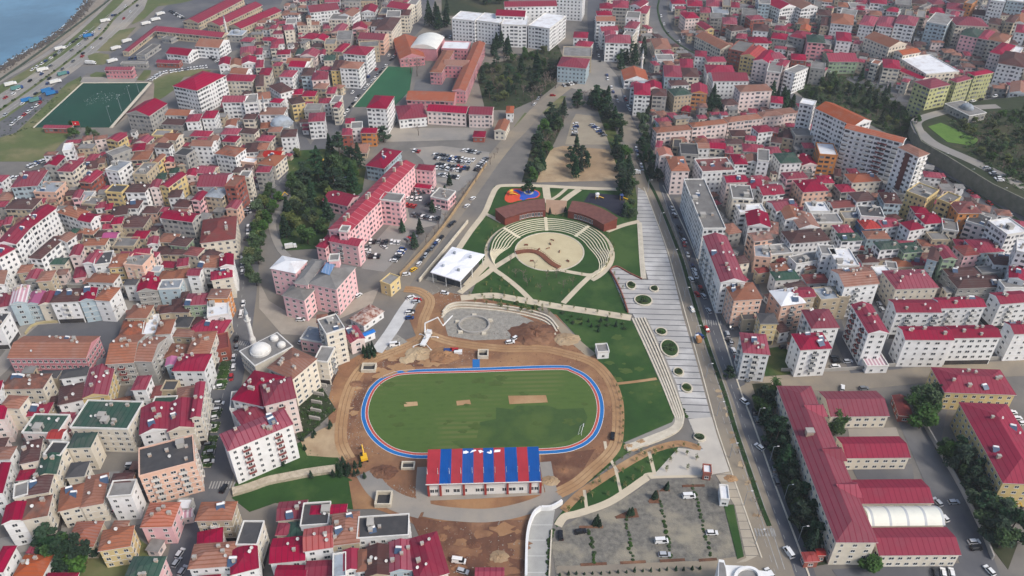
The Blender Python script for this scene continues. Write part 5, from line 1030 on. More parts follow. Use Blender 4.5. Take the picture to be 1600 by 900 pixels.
# ------------------------------------------------------------------ amphitheatre terraces, bridge, timber halls
rt = root('amphitheatre', (CA.x, CA.y, 0))
NR = 7; M_BENCH = mat('bench_stone', (222,214,188), (206,196,170), .4, .9)
for k in range(NR):
    r = R0*(1.17+.085*k); z = .3+.26*k
    pts = []
    e0, e1 = 2-k*2.2+14, 178+k*2.2-14
    for i in range(61):
        a = radians(e0+(e1-e0)*i/60); pts.append(Vector((cos(a)*r, sin(a)*r, 0)))
    # tails swing outwards to the ring path
    for side, sgn in ((0, 1), (1, -1)):
        a0 = radians(e0 if side == 0 else e1); tail = []
        for i in range(1, 9):
            t = i/8; aa = a0-sgn*radians(((66-9*k) if side == 0 else (42-5*k))*t); rr = r+(R0*1.74-r)*(t*t*(3-2*t)); tail.append(Vector((cos(aa)*rr, sin(aa)*rr, 0)))
        pts = tail[::-1]+pts if side == 0 else pts+tail
    mb = MB(); ribbon_mesh(mb, pts, .5, -.1, z+.04, 0); mb.build('bench', M_BENCH, rt)
    mid = [p for p in pts]
    rin = [p*(1+.04*R0/p.length*1.0) for p in pts[6:-6]]
    mb = MB(); ribbon_mesh(mb, rin, R0*.07, -.1, z-.02, 0); mb.build('grass_step', M_LAWN, rt)
for a in (92, 140, 45):
    mb = MB()
    for k in range(NR*2):
        r0 = R0*(1.13+.044*k); d = Vector((cos(radians(a)), sin(radians(a)), 0)); n = Vector((-d.y, d.x, 0)); zz = .25+.13*k
        q = [d*r0-n*.9, d*(r0+R0*.042)-n*.9, d*(r0+R0*.042)+n*.9, d*r0+n*.9]; mb.prism([(p.x, p.y) for p in q], -.1, zz+.12)
    mb.build('aisle_stair', M_BENCH, rt)
tag(rt, 'round amphitheatre of grass terraces and pale stone benches', 'amphitheatre')
br = smooth_line([G(*p) for p in ((806,396),(820,393.5),(834,394),(846,399),(855,407),(864,414),(874,419))], 6)
rt = root('footbridge', (br[20].x, br[20].y, 0)); rel = [p-br[20] for p in br]
mb = MB(); ribbon_mesh(mb, rel, 3.0, .35, .75, 0); mb.build('deck', M_WOOD, rt)
for sd in (-1, 1):
    mb = MB(); e = offset_line(rel, 1.4*sd); ribbon_mesh(mb, e, .08, 1.6, 1.72, 0)
    for p in e[::2]: mb.box(p.x-.05, p.y-.05, .75, p.x+.05, p.y+.05, 1.62)
    mb.build('railing', M_WOOD, rt)
tag(rt, 'brown S-shaped timber footbridge crossing the round arena', 'footbridge')
def curved_hall(top, bot, label, gl):
    h = 5.2; N = 16
    A = smooth_line([G(*p, h+1.6) for p in top], 8); B = smooth_line([G(*p, h) for p in bot], 8)
    n = min(len(A), len(B)); A = [A[int(i*(len(A)-1)/N)] for i in range(N+1)]; B = [B[int(i*(len(B)-1)/N)] for i in range(N+1)]
    o = B[N//2].copy(); o.z = 0; rt = root('timber_hall', o)
    mb = MB(); vs = []
    for a, b in zip(A, B): vs += [a-o, b-o, a-o-Vector((0,0,.35)), b-o-Vector((0,0,.35))]
    fs = []
    for i in range(N): k = 4*i; fs += [(k+1,k+5,k+4,k), (k+5,k+1,k+3,k+7), (k,k+4,k+6,k+2), (k+2,k+6,k+7,k+3)]
    fs += [(0,2,3,1), (4*N,4*N+1,4*N+3,4*N+2)]; mb.shape(vs, fs); mb.build('roof', M_SHINGLE, rt)
    mb = MB(); IA = [a.lerp(b, .06) for a, b in zip(A, B)]; IB = [a.lerp(b, .93) for a, b in zip(A, B)]; vs = []
    for a, b in zip(IA, IB): vs += [Vector((a.x, a.y, a.z-.36))-o, Vector((b.x, b.y, b.z-.36))-o, Vector((a.x, a.y, 0))-o, Vector((b.x, b.y, 0))-o]
    mb.shape(vs, fs); mb.build('wall', mat('red_brown_cladding', (132,70,58), (112,58,48), .5, .8) if 'red_brown_cladding' not in bpy.data.materials else bpy.data.materials['red_brown_cladding'], rt)
    for i in range(gl[0], gl[1]):
        a, b = IB[i]-o, IB[i+1]-o; d = (b-a); L = d.length; d.normalize(); nrm = Vector((d.y, -d.x, 0)); m_ = (a+b)/2
        if nrm.dot(Vector((0,-1,0))) < 0: nrm = -nrm
        put(rt, 'window', ME_WIN, (m_.x+nrm.x*.05, m_.y+nrm.y*.05, 2.2), atan2(d.y, d.x), L*.72, 2.4)
    tag(rt, label, 'hall')
    c2 = (A[N//2]+B[N//2])/2; dd = (B[-1]-B[0]); uu = Vector((dd.x, dd.y)).normalized(); add_foot(Vector((c2.x, c2.y)), uu, dd.length/2, 7)
zc = lambda x, y: (740+x/5, 280+y/5)
curved_hall([zc(165,232), zc(290,195), zc(420,165), zc(556,150)], [zc(250,305), zc(350,272), zc(450,248), zc(563,240)], 'curved brown timber hall beside the orange and blue playground', (6, 15))
curved_hall([zc(770,168), zc(880,185), zc(1010,230), zc(1130,302)], [zc(735,248), zc(840,270), zc(930,305), zc(1012,352)], 'curved brown timber hall beside the black playground floor', (3, 11))
# white canopy building
P = [G(*p, 6.5) for p in T('11', [(1090,800),(1275,856),(1430,690),(1225,642)])]
o = sum(P, Vector())/4; o.z = 0; rt = root('event_canopy', o)
mb = MB(); n = 6; vs = []; fs = []
for i in range(n+1):
    for j in range(n+1):
        p = P[0].lerp(P[1], i/n).lerp(P[3].lerp(P[2], i/n), j/n)-o; p.z += 1.5*max(0, 1-abs(((i/n)*2%1)-.5)*2)*max(0, 1-abs(((j/n)*2%1)-.5)*2); vs.append(p)
for i in range(n):
    for j in range(n): k = i*(n+1)+j; fs.append((k, k+n+1, k+n+2, k+1))
bo = [0, n*(n+1), (n+1)*(n+1)-1, n]
mb.shape(vs, fs); mb.shape([P[i]-o for i in range(4)]+[P[i]-o-Vector((0,0,.5)) for i in range(4)], [(0,4,5,1),(1,5,6,2),(2,6,7,3),(3,7,4,0),(7,6,5,4)]); mb.build('roof', mat('white_membrane', (244,244,246), (230,232,236), .1, .5, 4, 0), rt, smooth=False)
for (x, y) in ((.25,.25),(.75,.25),(.25,.75),(.75,.75)):
    p = P[0].lerp(P[1], x).lerp(P[3].lerp(P[2], x), y)-o; mb = MB(); mb.lathe([(.7,6.6),(.7,8.4),(.05,8.8)], 8, 0, (p.x, p.y)); mb.build('vent', RM['S'], rt)
for i in range(4):
    for t in ((.03, .5) if i in (0, 1) else (.03,)):
        p = P[i].lerp(P[(i+1)%4], t).lerp(o+Vector((0,0,6.5)), .05)-o; mb = MB(); mb.tube((p.x,p.y,0),(p.x,p.y,6.2),.18,n=6); mb.build('post', WHITE, rt)
mb = MB(); q = [(P[i].lerp(o+Vector((0,0,6.5)), .22)-o) for i in range(4)]; mb.prism([(p.x, p.y) for p in q], 0, 3.2); mb.build('glazed_wall', GLASS, rt)
tag(rt, 'white tent-roofed event canopy on posts beside the dusty road', 'canopy')
sheet('paving', T('11', [(1075,830),(1290,885),(1450,700),(1460,760),(1330,890),(1060,850)]), .15, M_PATH)
# ------------------------------------------------------------------ trees
M_CONIF = mat('conifer_needles', (54,80,54), (34,54,42), .5, .9, 4, .3, 'Object', spec=.1)
M_LEAF = mat('broadleaf_foliage', (76,100,56), (48,72,42), .45, .9, 4, .32, 'Object', spec=.1)
M_YEL = mat('pale_foliage', (104,112,66), (78,90,52), .45, .9, 4, .2, 'Object', spec=.1)
M_BARK = mat('bark', (98,84,72), (74,64,56), .8, .95, 4, .15)
M_TWIG = mat('bare_twigs', (136,120,108), (104,92,84), .8, .95, 4, .15)
def leaf(mb, c, s, R, m=0):
    q = Matrix.Rotation(R.uniform(0, 2*pi), 3, 'Z') @ Matrix.Rotation(R.uniform(-1.0, 1.0), 3, 'X') @ Matrix.Rotation(R.uniform(-.6, .6), 3, 'Y')
    a = s*R.uniform(.6, 1.2); b = s*R.uniform(.4, .9)
    mb.face([c+q@Vector(v) for v in ((-a,-b*.5,0),(a*.2,-b,.12*s),(a,b*.2,0),(0,b,-.1*s))], m)
def conifer(seed, Ht=13, r=3.4, n=900, clear=.12):
    R = random.Random(seed); mb = MB(); tiers = [(R.uniform(0, 2*pi), R.uniform(.75, 1.15)) for _ in range(70)]
    for i in range(n):
        t = R.random()**.8; z = Ht*(clear+(1-clear)*t); k = int(t*69); a0, kk = tiers[k]
        a = a0+R.choice((0, 2.1, 4.2))+R.gauss(0, .45)
        rr = r*(1-t)**.85*kk*R.random()**.45+.15
        leaf(mb, Vector((cos(a)*rr, sin(a)*rr, z-rr*.18)), .85*(1-.45*t), R)
    tr = MB(); tr.tube((0,0,-.3), (0,0,Ht*.92), .28, .05, 6)
    return mb.mesh('crown', [M_CONIF]), tr.mesh('trunk', [M_BARK])
def cedar(seed, Ht=12, r=5, n=1200):
    R = random.Random(seed); mb = MB(); lob = []
    for i in range(16): t = R.uniform(.2, 1); a = R.uniform(0, 2*pi); q = r*(1.05-t)**.7*R.uniform(.5, 1); lob.append((Vector((cos(a)*q, sin(a)*q, Ht*t)), R.uniform(1.2, 2.2)*(1.25-.6*t)))
    for i in range(n):
        c, s = R.choice(lob); v = Vector((R.gauss(0, 1), R.gauss(0, 1), R.gauss(0, .45))); v = v.normalized()*s*R.random()**.35; v.z *= .45
        leaf(mb, c+v, .7, R)
    tr = MB(); tr.tube((0,0,-.3), (0,0,Ht*.9), .36, .06, 6)
    for c, s in lob[:9]: tr.tube((0,0,max(1, c.z-1.2)), c, .1, .04, 4)
    return mb.mesh('crown', [M_CONIF]), tr.mesh('trunk', [M_BARK])
def broad(seed, Ht=9, r=3.6, n=1100, m=None):
    R = random.Random(seed); mb = MB(); lob = []
    for i in range(14): a = R.uniform(0, 2*pi); q = r*R.uniform(.1, .75); lob.append((Vector((cos(a)*q, sin(a)*q, Ht*R.uniform(.42, .88)-q*.25)), r*R.uniform(.3, .5)))
    for i in range(n):
        c, s = R.choice(lob); v = Vector((R.gauss(0, 1), R.gauss(0, 1), R.gauss(0, .8))).normalized()*s*R.random()**.3
        leaf(mb, c+v, .55, R)
    tr = MB(); tr.tube((0,0,-.3), (0,0,Ht*.45), .3, .2, 6)
    for c, s in lob[:8]: tr.tube((0,0,Ht*.4), c, .14, .04, 4)
    return mb.mesh('crown', [m or M_LEAF]), tr.mesh('trunk', [M_BARK])
def bare(seed, Ht=9, spread=.62):
    R = random.Random(seed); cr = MB(); tr = MB(); tr.tube((0,0,-.3), (0,0,Ht*.35), .24, .17, 6)
    def grow(p, d, L, r, k):
        q = p+d*L; cr.tube(p, q, r, r*.65, 4 if k < 2 else 3)
        if k >= 5: return
        for _ in range(3 if k < 2 else 2):
            nd = (d+Vector((R.gauss(0, spread), R.gauss(0, spread), R.gauss(.1, spread*.5)))).normalized(); grow(q, nd, L*R.uniform(.62, .85), max(r*.66, .06), k+1)
    for _ in range(3): grow(Vector((0,0,Ht*.33)), Vector((R.gauss(0,.5), R.gauss(0,.5), 1)).normalized(), Ht*.2, .13, 1)
    return cr.mesh('crown', [M_TWIG]), tr.mesh('trunk', [M_BARK])
def palm(seed):
    R = random.Random(seed); cr = MB(); tr = MB(); tr.tube((0,0,-.2), (.2,0,7), .3, .22, 7)
    for i in range(26):
        a = R.uniform(0, 2*pi); e = R.uniform(-.3, 1.0); pts = [Vector((.2,0,7))]
        for k in range(5): pts.append(pts[-1]+Vector((cos(a)*cos(e), sin(a)*cos(e), sin(e)))*.62); e -= .38
        for k in range(5):
            n = Vector((-sin(a), cos(a), 0))*(.34*(1-k/6)); n2 = Vector((-sin(a), cos(a), 0))*(.34*(1-(k+1)/6))
            cr.face([pts[k]-n, pts[k+1]-n2, pts[k+1]+n2, pts[k]+n])
    return cr.mesh('crown', [M_LEAF]), tr.mesh('trunk', [M_BARK])
def sapling(seed):
    R = random.Random(seed); cr = MB(); tr = MB(); tr.tube((0,0,0), (0,0,2.4), .05, .03, 5); tr.tube((.4,0,0), (.4,0,1.3), .05, n=4); tr.tube((-.4,0,0), (-.4,0,1.3), .05, n=4); tr.tube((-.4,0,1.25), (.4,0,1.25), .04, n=4)
    for i in range(70): leaf(cr, Vector((R.gauss(0,.32), R.gauss(0,.32), R.uniform(1.3,3.0))), .2, R)
    return cr.mesh('crown', [M_YEL]), tr.mesh('trunk', [mat('pale_stakes', (190,164,120), (170,146,106), .8)if 'pale_stakes' not in bpy.data.materials else bpy.data.materials['pale_stakes']])
def bush(seed, m=None):
    R = random.Random(seed); mb = MB()
    for i in range(260):
        v = Vector((R.gauss(0,1), R.gauss(0,1), abs(R.gauss(0,.8)))).normalized()*R.random()**.3; v.x *= 1.1; leaf(mb, v+Vector((0,0,.1)), .26, R)
    return mb.mesh('crown', [m or M_LEAF])
TREES = {'conifer': [conifer(i, 12+i%3*2, 2.9+.35*(i%3), 720) for i in range(5)], 'cedar': [cedar(20+i, 11+i%2*2, 4.6+.4*i, 900) for i in range(4)], 'broad': [broad(40+i, 9, 3.5+.3*i) for i in range(3)],
         'bare': [bare(60+i, 9) for i in range(3)], 'palm': [palm(80+i) for i in range(2)], 'sapling': [sapling(90+i) for i in range(2)], 'olive': [broad(50+i, 7, 3, 800, M_YEL) for i in range(2)]}
BUSH = [bush(i) for i in range(3)]
TNAME = {'conifer': 'conifer_tree', 'cedar': 'cedar_tree', 'broad': 'leafy_tree', 'bare': 'bare_tree', 'palm': 'palm_tree', 'sapling': 'young_tree', 'olive': 'pale_tree'}
ntree = [0]
TPOS = []
def tree(kind, p, s, label, group, R):
    cr, tr = R.choice(TREES[kind]); z = gz(p)
    rt = root(TNAME[kind], (p.x, p.y, z), R.uniform(0, 2*pi)); rt.scale = (s*R.uniform(.88, 1.12), s*R.uniform(.88, 1.12), s*R.uniform(.85, 1.15))
    link('crown', cr, rt); link('trunk', tr, rt); tag(rt, label, 'tree', group); ntree[0] += 1; TPOS.append((p.x, p.y, 2.0*s))
def onroad(p, gap=0):
    for pts, hw in ROADS:
        for a, b in zip(pts, pts[1:]):
            dx, dy = b.x-a.x, b.y-a.y; L2 = dx*dx+dy*dy
            t = 0 if L2 == 0 else max(0, min(1, ((p.x-a.x)*dx+(p.y-a.y)*dy)/L2))
            if (p.x-a.x-dx*t)**2+(p.y-a.y-dy*t)**2 < (hw+gap)**2: return True
    return False
def grove(px, n, kinds, s0, s1, label, group, seed, mind=3.2, avoid=True, lift=0):
    R = random.Random(seed); poly = [G(x, y, lift) for x, y in px]; x0, x1 = min(p.x for p in poly), max(p.x for p in poly); y0, y1 = min(p.y for p in poly), max(p.y for p in poly); done = []
    for _ in range(n*60):
        if len(done) >= n: break
        p = Vector((R.uniform(x0, x1), R.uniform(y0, y1), 0))
        if not inpoly(p, poly) or any((p-q).length < mind for q in done): continue
        if avoid and (foot_hit((p.x, p.y), (1, 0), .8, .8) or onroad(p, .5)): continue
        done.append(p); tree(R.choice(kinds), p, R.uniform(s0, s1), label, group, R)
def row(px, n, kind, s0, s1, label, group, seed, jit=.6):
    R = random.Random(seed); L = smooth_line([G(*p) for p in px], 8); ds = [0]
    for a, b in zip(L, L[1:]): ds.append(ds[-1]+(b-a).length)
    for i in range(n):
        d = ds[-1]*(i+.5)/n; k = max(j for j in range(len(ds)) if ds[j] <= d); k = min(k, len(L)-2)
        p = L[k].lerp(L[k+1], (d-ds[k])/max(ds[k+1]-ds[k], 1e-6)); p = Vector((p.x+R.gauss(0, jit), p.y+R.gauss(0, jit), 0)); tree(kind if isinstance(kind, str) else R.choice(kind), p, R.uniform(s0, s1), label, group, R)
grove([(748,105),(790,97),(868,68),(880,100),(868,130),(845,150),(800,170),(762,168)], 48, ['cedar','conifer','broad','bare','olive','bare'], .7, 1.15, 'dark tree in the dense grove between the orange school and the boulevard', 'trees of the dense school grove', 1, 4.5)
grove([(695,30),(690,-15),(790,-15),(785,18),(735,24)], 14, ['conifer','broad','olive'], .9, 1.3, 'tree in the wood behind the white office complex', 'trees behind the white complex', 2, 6)
grove([(650,35),(690,22),(705,48),(660,52)], 6, ['conifer'], 1.1, 1.4, 'tall dark conifer at the avenue end of the white complex', 'conifers by the white complex', 3, 6)
grove([(765,55),(800,60),(795,92),(770,90)], 5, ['conifer'], 1.0, 1.3, 'dark conifer in front of the white office complex', 'conifers before the white complex', 4, 6)
grove([(822,285),(840,225),(862,172),(882,160),(882,190),(860,240),(840,285)], 28, ['cedar','conifer','bare','broad'], .75, 1.15, 'dark tree in the belt between dusty road and tan lot', 'tree belt by the tan lot', 5, 4.5)
grove([(884,242),(918,242),(918,282),(878,282)], 9, ['conifer','cedar','bare'], .6, .95, 'dark conifer standing on the bare tan lot', 'conifers on the tan lot', 6, 4)
grove([(925,158),(948,158),(968,200),(990,290),(998,340),(975,342),(968,285),(955,220)], 36, ['cedar','conifer','broad'], .7, 1.1, 'dark conifer in the line between park and boulevard', 'conifers along the boulevard park edge', 7, 4, False)
grove([(998,228),(1012,228),(1030,285),(1015,285)], 12, ['cedar','conifer'], .7, 1.0, 'dark conifer in the boulevard median beside the plaza top', 'conifers on the boulevard median', 8, 3.5, False)
grove([(895,150),(950,150),(960,165),(900,172)], 10, ['cedar','bare'], .8, 1.1, 'tree at the boulevard fork above the dusty car lot', 'trees at the boulevard fork', 9, 4)
grove([(960,85),(1000,78),(1015,100),(985,115),(965,110)], 9, ['conifer','cedar','palm'], .9, 1.2, 'dark tree beside the boulevard mosque square', 'trees by the boulevard mosque', 10, 4)
grove([(994,178),(1010,178),(1022,222),(1005,222)], 7, ['conifer','broad'], .8, 1.1, 'dark tree beside the small green building', 'trees by the green building', 11, 4)
grove([(452,250),(470,238),(520,235),(570,262),(566,295),(522,328),(505,385),(442,390),(438,350),(456,310)], 42, ['cedar','cedar','broad','conifer','olive'], .85, 1.3, 'large dark tree in the garden beside the long pink hospital', 'hospital garden trees', 12, 5.5)
row([(424,308),(412,330),(402,360),(398,400),(396,430),(392,455)], 18, ['broad','olive','broad'], .8, 1.1, 'green tree in the row between avenue and hospital garden', 'avenue trees by the hospital', 13, 1.6)
row([(432,312),(420,340),(412,380),(408,420)], 9, ['broad'], .8, 1.1, 'green tree in the row between avenue and hospital garden', 'avenue trees by the hospital', 14, 1.6)
grove([(1170,585),(1200,592),(1222,640),(1248,720),(1282,860),(1262,872),(1238,790),(1205,700)], 44, ['cedar','conifer','cedar','broad'], .7, 1.05, 'dark cedar in the belt between boulevard and crimson school', 'cedars along the crimson school', 15, 3.4)
row([(1206,600),(1222,650),(1236,700)], 4, 'palm', .9, 1.1, 'palm tree among the cedars beside the crimson school', 'palms by the crimson school', 16)
grove([(1462,700),(1482,698),(1530,745),(1535,778),(1510,770)], 11, ['broad','cedar'], .8, 1.1, 'round dark tree behind the school yard wall', 'trees behind the yard wall', 17, 3.4)
grove([(1515,792),(1555,785),(1575,820),(1572,860),(1545,855)], 11, ['broad','cedar'], .9, 1.15, 'large dark tree at the lower end of the yard wall', 'trees at the lower yard wall', 18, 3.2)
grove([(1425,625),(1465,620),(1468,665),(1430,670)], 6, ['broad'], 1.1, 1.4, 'big round tree beside the cream and yellow school', 'big trees by the yellow school', 19, 4)
for q, s in (((1308,668), .95), ((1303,680), .9)): tree('broad', G(*q), s, 'round clipped tree between the crimson school wings', 'round trees between school wings', random.Random(int(q[0])))
tree('broad', G(1356,892), 1.0, 'leafy tree in front of the cream school gable by the yard wall', None, random.Random(77)); tree('cedar', G(1138,590), .55, 'small dark cedar at the boulevard corner beside the white corner block', None, random.Random(78))
grove([(64,840),(84,838),(145,880),(120,895),(92,892)], 9, ['cedar','broad'], .8, 1.15, 'dark tree between the orange roofed corner houses', 'trees between the orange roofs', 20, 3)
grove([(1240,132),(1290,114),(1330,112),(1385,145),(1420,178),(1436,220),(1400,212),(1330,178),(1275,165)], 95, ['broad','olive','bare','conifer','broad'], .45, .85, 'scrubby tree on the slope below the hillside school', 'scrub trees on the slope', 21, 4.2, True)
grove([(1500,196),(1600,175),(1640,280),(1600,292),(1540,255)], 66, ['broad','olive','bare','broad'], .5, .9, 'scrubby tree on the hillside above the retaining wall', 'scrub trees above the wall', 22, 4.5, False, TERR)
grove([(1198,140),(1222,135),(1246,165),(1235,178),(1205,172)], 9, ['conifer'], .9, 1.2, 'tall conifer beside the white high-rise row', 'conifers by the high-rises', 23, 3.4)
grove([(1095,165),(1120,158),(1122,180),(1098,185)], 5, ['conifer','cedar'], .9, 1.2, 'dark conifer behind the pink apartment row', 'conifers behind the pink blocks', 24, 3.4)
row([(640,118),(650,112),(655,122)], 3, 'bare', 1.2, 1.5, 'big bare tree beside the green school pitch', 'bare trees by the school pitch', 25); row([(672,128),(690,115),(700,122)], 3, 'bare', 1.1, 1.4, 'bare tree in the orange school courtyard', 'bare trees in the school court', 26)
row([(655,210),(656,212)], 1, 'bare', 1.2, 1.2, 'bare tree in the marked sports yard of the crimson school', None, 27); row([(598,218),(600,226)], 1, 'cedar', 1.0, 1.0, 'dark tree at the street corner by the red shop houses', None, 28)
grove([(820,175),(862,115),(880,120),(850,165),(825,200)], 13, ['bare'], .9, 1.2, 'bare tree beside the grove at the dusty road', 'bare trees by the dusty road', 29, 4)
row([(782,235),(760,262),(735,295),(712,325),(690,352),(660,385)], 15, 'bare', .5, .75, 'small bare street tree along the dusty park road', 'bare street trees on the park road', 30, .8)
row([(620,350),(640,390),(650,380),(690,310),(705,275)], 6, 'conifer', .6, .9, 'dark conifer in the hospital car park', 'conifers in the car park', 31, 2)
grove([(108,200),(160,200),(158,222),(118,225)], 8, ['broad','bare'], .6, .9, 'bushy tree beside the dark green pitch changing room', 'trees by the changing room', 32, 4)
row([(150,490),(165,480),(185,500)], 3, 'bare', 1.2, 1.5, 'large bare tree beside the asphalt school yard', 'bare trees at the pink school', 33)
row([(1078,400),(1085,430)], 2, 'bare', .9, 1.1, 'bare tree in front of the long flat roofed block', 'bare trees at the flat block', 34)
row([(1034,318),(1060,385),(1080,450),(1105,530)], 16, 'bare', .35, .5, 'thin bare street tree on the boulevard edge', 'thin boulevard street trees', 35, .4)
row([(1100,540),(1125,610),(1148,690),(1180,790),(1200,850)], 14, 'bare', .35, .5, 'thin bare street tree on the sidewalk beside the plaza', 'thin sidewalk trees', 36, .4)
row([(470,690),(500,675),(520,665)], 6, 'conifer', .18, .26, 'tiny planted conifer on the tan slope', 'tiny conifers on the tan slope', 37, 1.5); row([(490,712),(470,692),(440,735),(540,745)], 5, 'conifer', .2, .3, 'tiny planted conifer beside the stone terrace wall', 'tiny conifers by the terrace wall', 38, 1.5)
grove([(520,725),(548,715),(570,725),(572,748),(530,748)], 26, ['conifer','bare'], .22, .34, 'potted conifer waiting for planting beside the dirt track', 'conifers waiting for planting', 39, 1.2)
grove([(565,545),(585,542),(588,558),(570,562)], 14, ['conifer'], .22, .34, 'small conifer in the clump beside the white concrete strip', 'small conifers by the concrete strip', 40, 1.1)
# saplings of the park
SAP = dict(kind='sapling')
grove([(785,425),(805,402),(845,424),(920,430),(882,464),(838,464)], 26, ['sapling','bare'], .55, .75, 'staked young tree on the lawn below the round arena', 'young trees below the arena', 41, 4)
grove([(745,455),(772,430),(812,460),(790,462)], 8, ['sapling'], .9, 1.1, 'staked young tree on the triangular lawn by the white canopy', 'young trees by the canopy', 42, 4)
grove([(740,466),(800,474),(860,484),(858,496),(780,484),(738,474)], 16, ['sapling'], .9, 1.2, 'staked young tree on the strip above the building pit', 'young trees above the pit', 43, 3)
grove([(875,490),(980,505),(985,520),(930,520),(890,505)], 16, ['conifer','broad'], .18, .28, 'dark shrub planted on the big lawn below the wide path', 'shrubs below the wide path', 44, 3)
row([(725,462),(800,468),(870,480),(980,498)], 14, 'sapling', .8, 1.0, 'staked young tree in the wide pale path', 'young trees on the wide path', 45, .2)
row([(955,425),(965,450),(978,478)], 5, 'sapling', .8, 1.0, 'staked young tree beside the plaza lobe wall', 'young trees by the plaza lobe', 46, 1)
row([(760,400),(764,375),(782,352),(820,340),(858,337),(900,342),(940,358),(955,378),(958,400),(945,420)], 30, 'sapling', .7, .95, 'staked young tree along the amphitheatre ring path', 'young trees on the ring path', 47, .3)
grove([(870,812),(906,772),(925,758),(1015,708),(1090,706),(1100,735),(1020,738),(940,782),(890,800)], 26, ['sapling'], .9, 1.2, 'staked young tree on the lower lawn above the cobbled car park', 'young trees on the lower lawn', 48, 4)
row([(905,790),(950,735),(1000,708),(1095,698)], 14, 'sapling', .7, .9, 'staked young tree along the dusty lower path', 'young trees along the lower path', 49, .5)
row([(972,700),(972,660),(968,620),(955,590)], 10, 'sapling', .6, .8, 'staked young tree beside the dirt track at the pitch', 'young trees by the dirt track', 50, .4)
grove([(800,470),(840,480),(838,488),(780,480)], 6, ['olive'], .3, .4, 'round shrub on the strip above the building pit', 'round shrubs above the pit', 51, 3)
row([(868,900),(900,898),(960,896),(1020,893),(1100,890)], 18, 'conifer', .13, .18, 'tiny conifer in the hedge row below the cobbled car park', 'hedge row below the car park', 52, .1)
tree('cedar', G(826,302), .8, 'dark tree standing in the ringed bed of the orange playground', None, random.Random(5))
row([(861,333),(862,334)], 1, 'conifer', .35, .35, 'slim conifer between the timber halls, beside the orange playground hall', None, 53); row([(882,331),(883,332)], 1, 'conifer', .35, .35, 'slim conifer between the timber halls, beside the black playground hall', None, 54)
def shrub_bed(pts, n, s0, s1, label, group, seed):
    R = random.Random(seed); L = [G(*p) for p in pts]
    for i in range(n):
        t = (i+.5)/n*(len(L)-1); k = int(t); p = L[k].lerp(L[min(k+1, len(L)-1)], t-k); o = link('shrub', R.choice(BUSH), None, (p.x+R.gauss(0,.3), p.y+R.gauss(0,.3), 0), R.uniform(0, 6)); s = R.uniform(s0, s1); o.scale = (s, s, s*.9); tag(o, label, 'shrub', group)
shrub_bed([(921,826),(928,880)], 14, .45, .7, 'low shrub in the planting strip nearest the concrete ramp', 'shrubs in the car park strips', 1)
shrub_bed([(978,806),(988,876)], 14, .45, .7, 'low shrub in the second planting strip from the concrete ramp', 'shrubs in the car park strips', 2)
shrub_bed([(1031,781),(1049,874)], 18, .45, .7, 'low shrub in the third planting strip from the concrete ramp', 'shrubs in the car park strips', 3)
shrub_bed([(1083,757),(1110,872)], 20, .45, .7, 'low shrub in the planting strip closest to the sidewalk', 'shrubs in the car park strips', 4)
for px, lb in (([(905,824),(942,824)], ''), ([(907,883),(948,881)], ''), ([(962,809),(997,807),(992,795)], ''), ([(969,880),(1009,878)], ''), ([(1014,785),(1030,785)], ''), ([(1031,877),(1070,875)], ''), ([(1066,760),(1101,759)], ''), ([(1092,876),(1120,874)], '')):
    ribbon('planter_bed', px, 1.0, .3, M_DIRT2, n=1)
for px, lb in ((([(918,824),(943,824),(936,815)]), 'bank'), ([(960,808),(997,808),(990,795)], 'bank'), ([(1012,784),(1031,785),(1028,766)], ''), ([(1030,768),(1047,768),(1042,757)], '')):
    sheet('planter_bed', px, .25, M_DIRT2); c = (sum(p[0] for p in px)/3, sum(p[1] for p in px)/3+1); R = random.Random(int(c[0]))
    for k in range(3): p = G(c[0]+R.uniform(-5, 5), c[1]+R.uniform(-2, 2)); tree('conifer', p, R.uniform(.25, .4), 'small dark conifer in a triangular bed of the cobbled car park', 'conifers in the car park beds', R)
shrub_bed([(865,826),(857,850),(858,900)], 22, .5, .8, 'green shrub in the hedge along the concrete ramp', 'hedge along the ramp', 6)
for i, (x, y, s, lb) in enumerate(((352,572,1,'uppermost of the avenue row'),(349,586,1,'second of the avenue row'),(346,602,1,'third of the avenue row'),(337,647,1,'fourth of the avenue row'),(334,668,1,'fifth of the avenue row'),(330,690,.9,'sixth of the avenue row'),(327,705,.9,'seventh of the avenue row'),(324,722,.9,'lowest of the avenue row'))):
    q = G(x, y); R = random.Random(i); rt = root('hedge_bed', (q.x, q.y, 0)); mb = MB(); mb.box(-2.2,-2.9,0,2.2,2.9,.3); mb.build('kerb', M_STONE, rt)
    for k in range(6): o = link('shrub', BUSH[k%3], rt, ((k%2-.5)*2.2, (k//2-1)*1.8, .2)); o.scale = (1.2, 1.1, .8)
    tag(rt, 'rectangular green bed between parking bays, '+lb, 'hedge bed', 'hedge beds on the avenue')
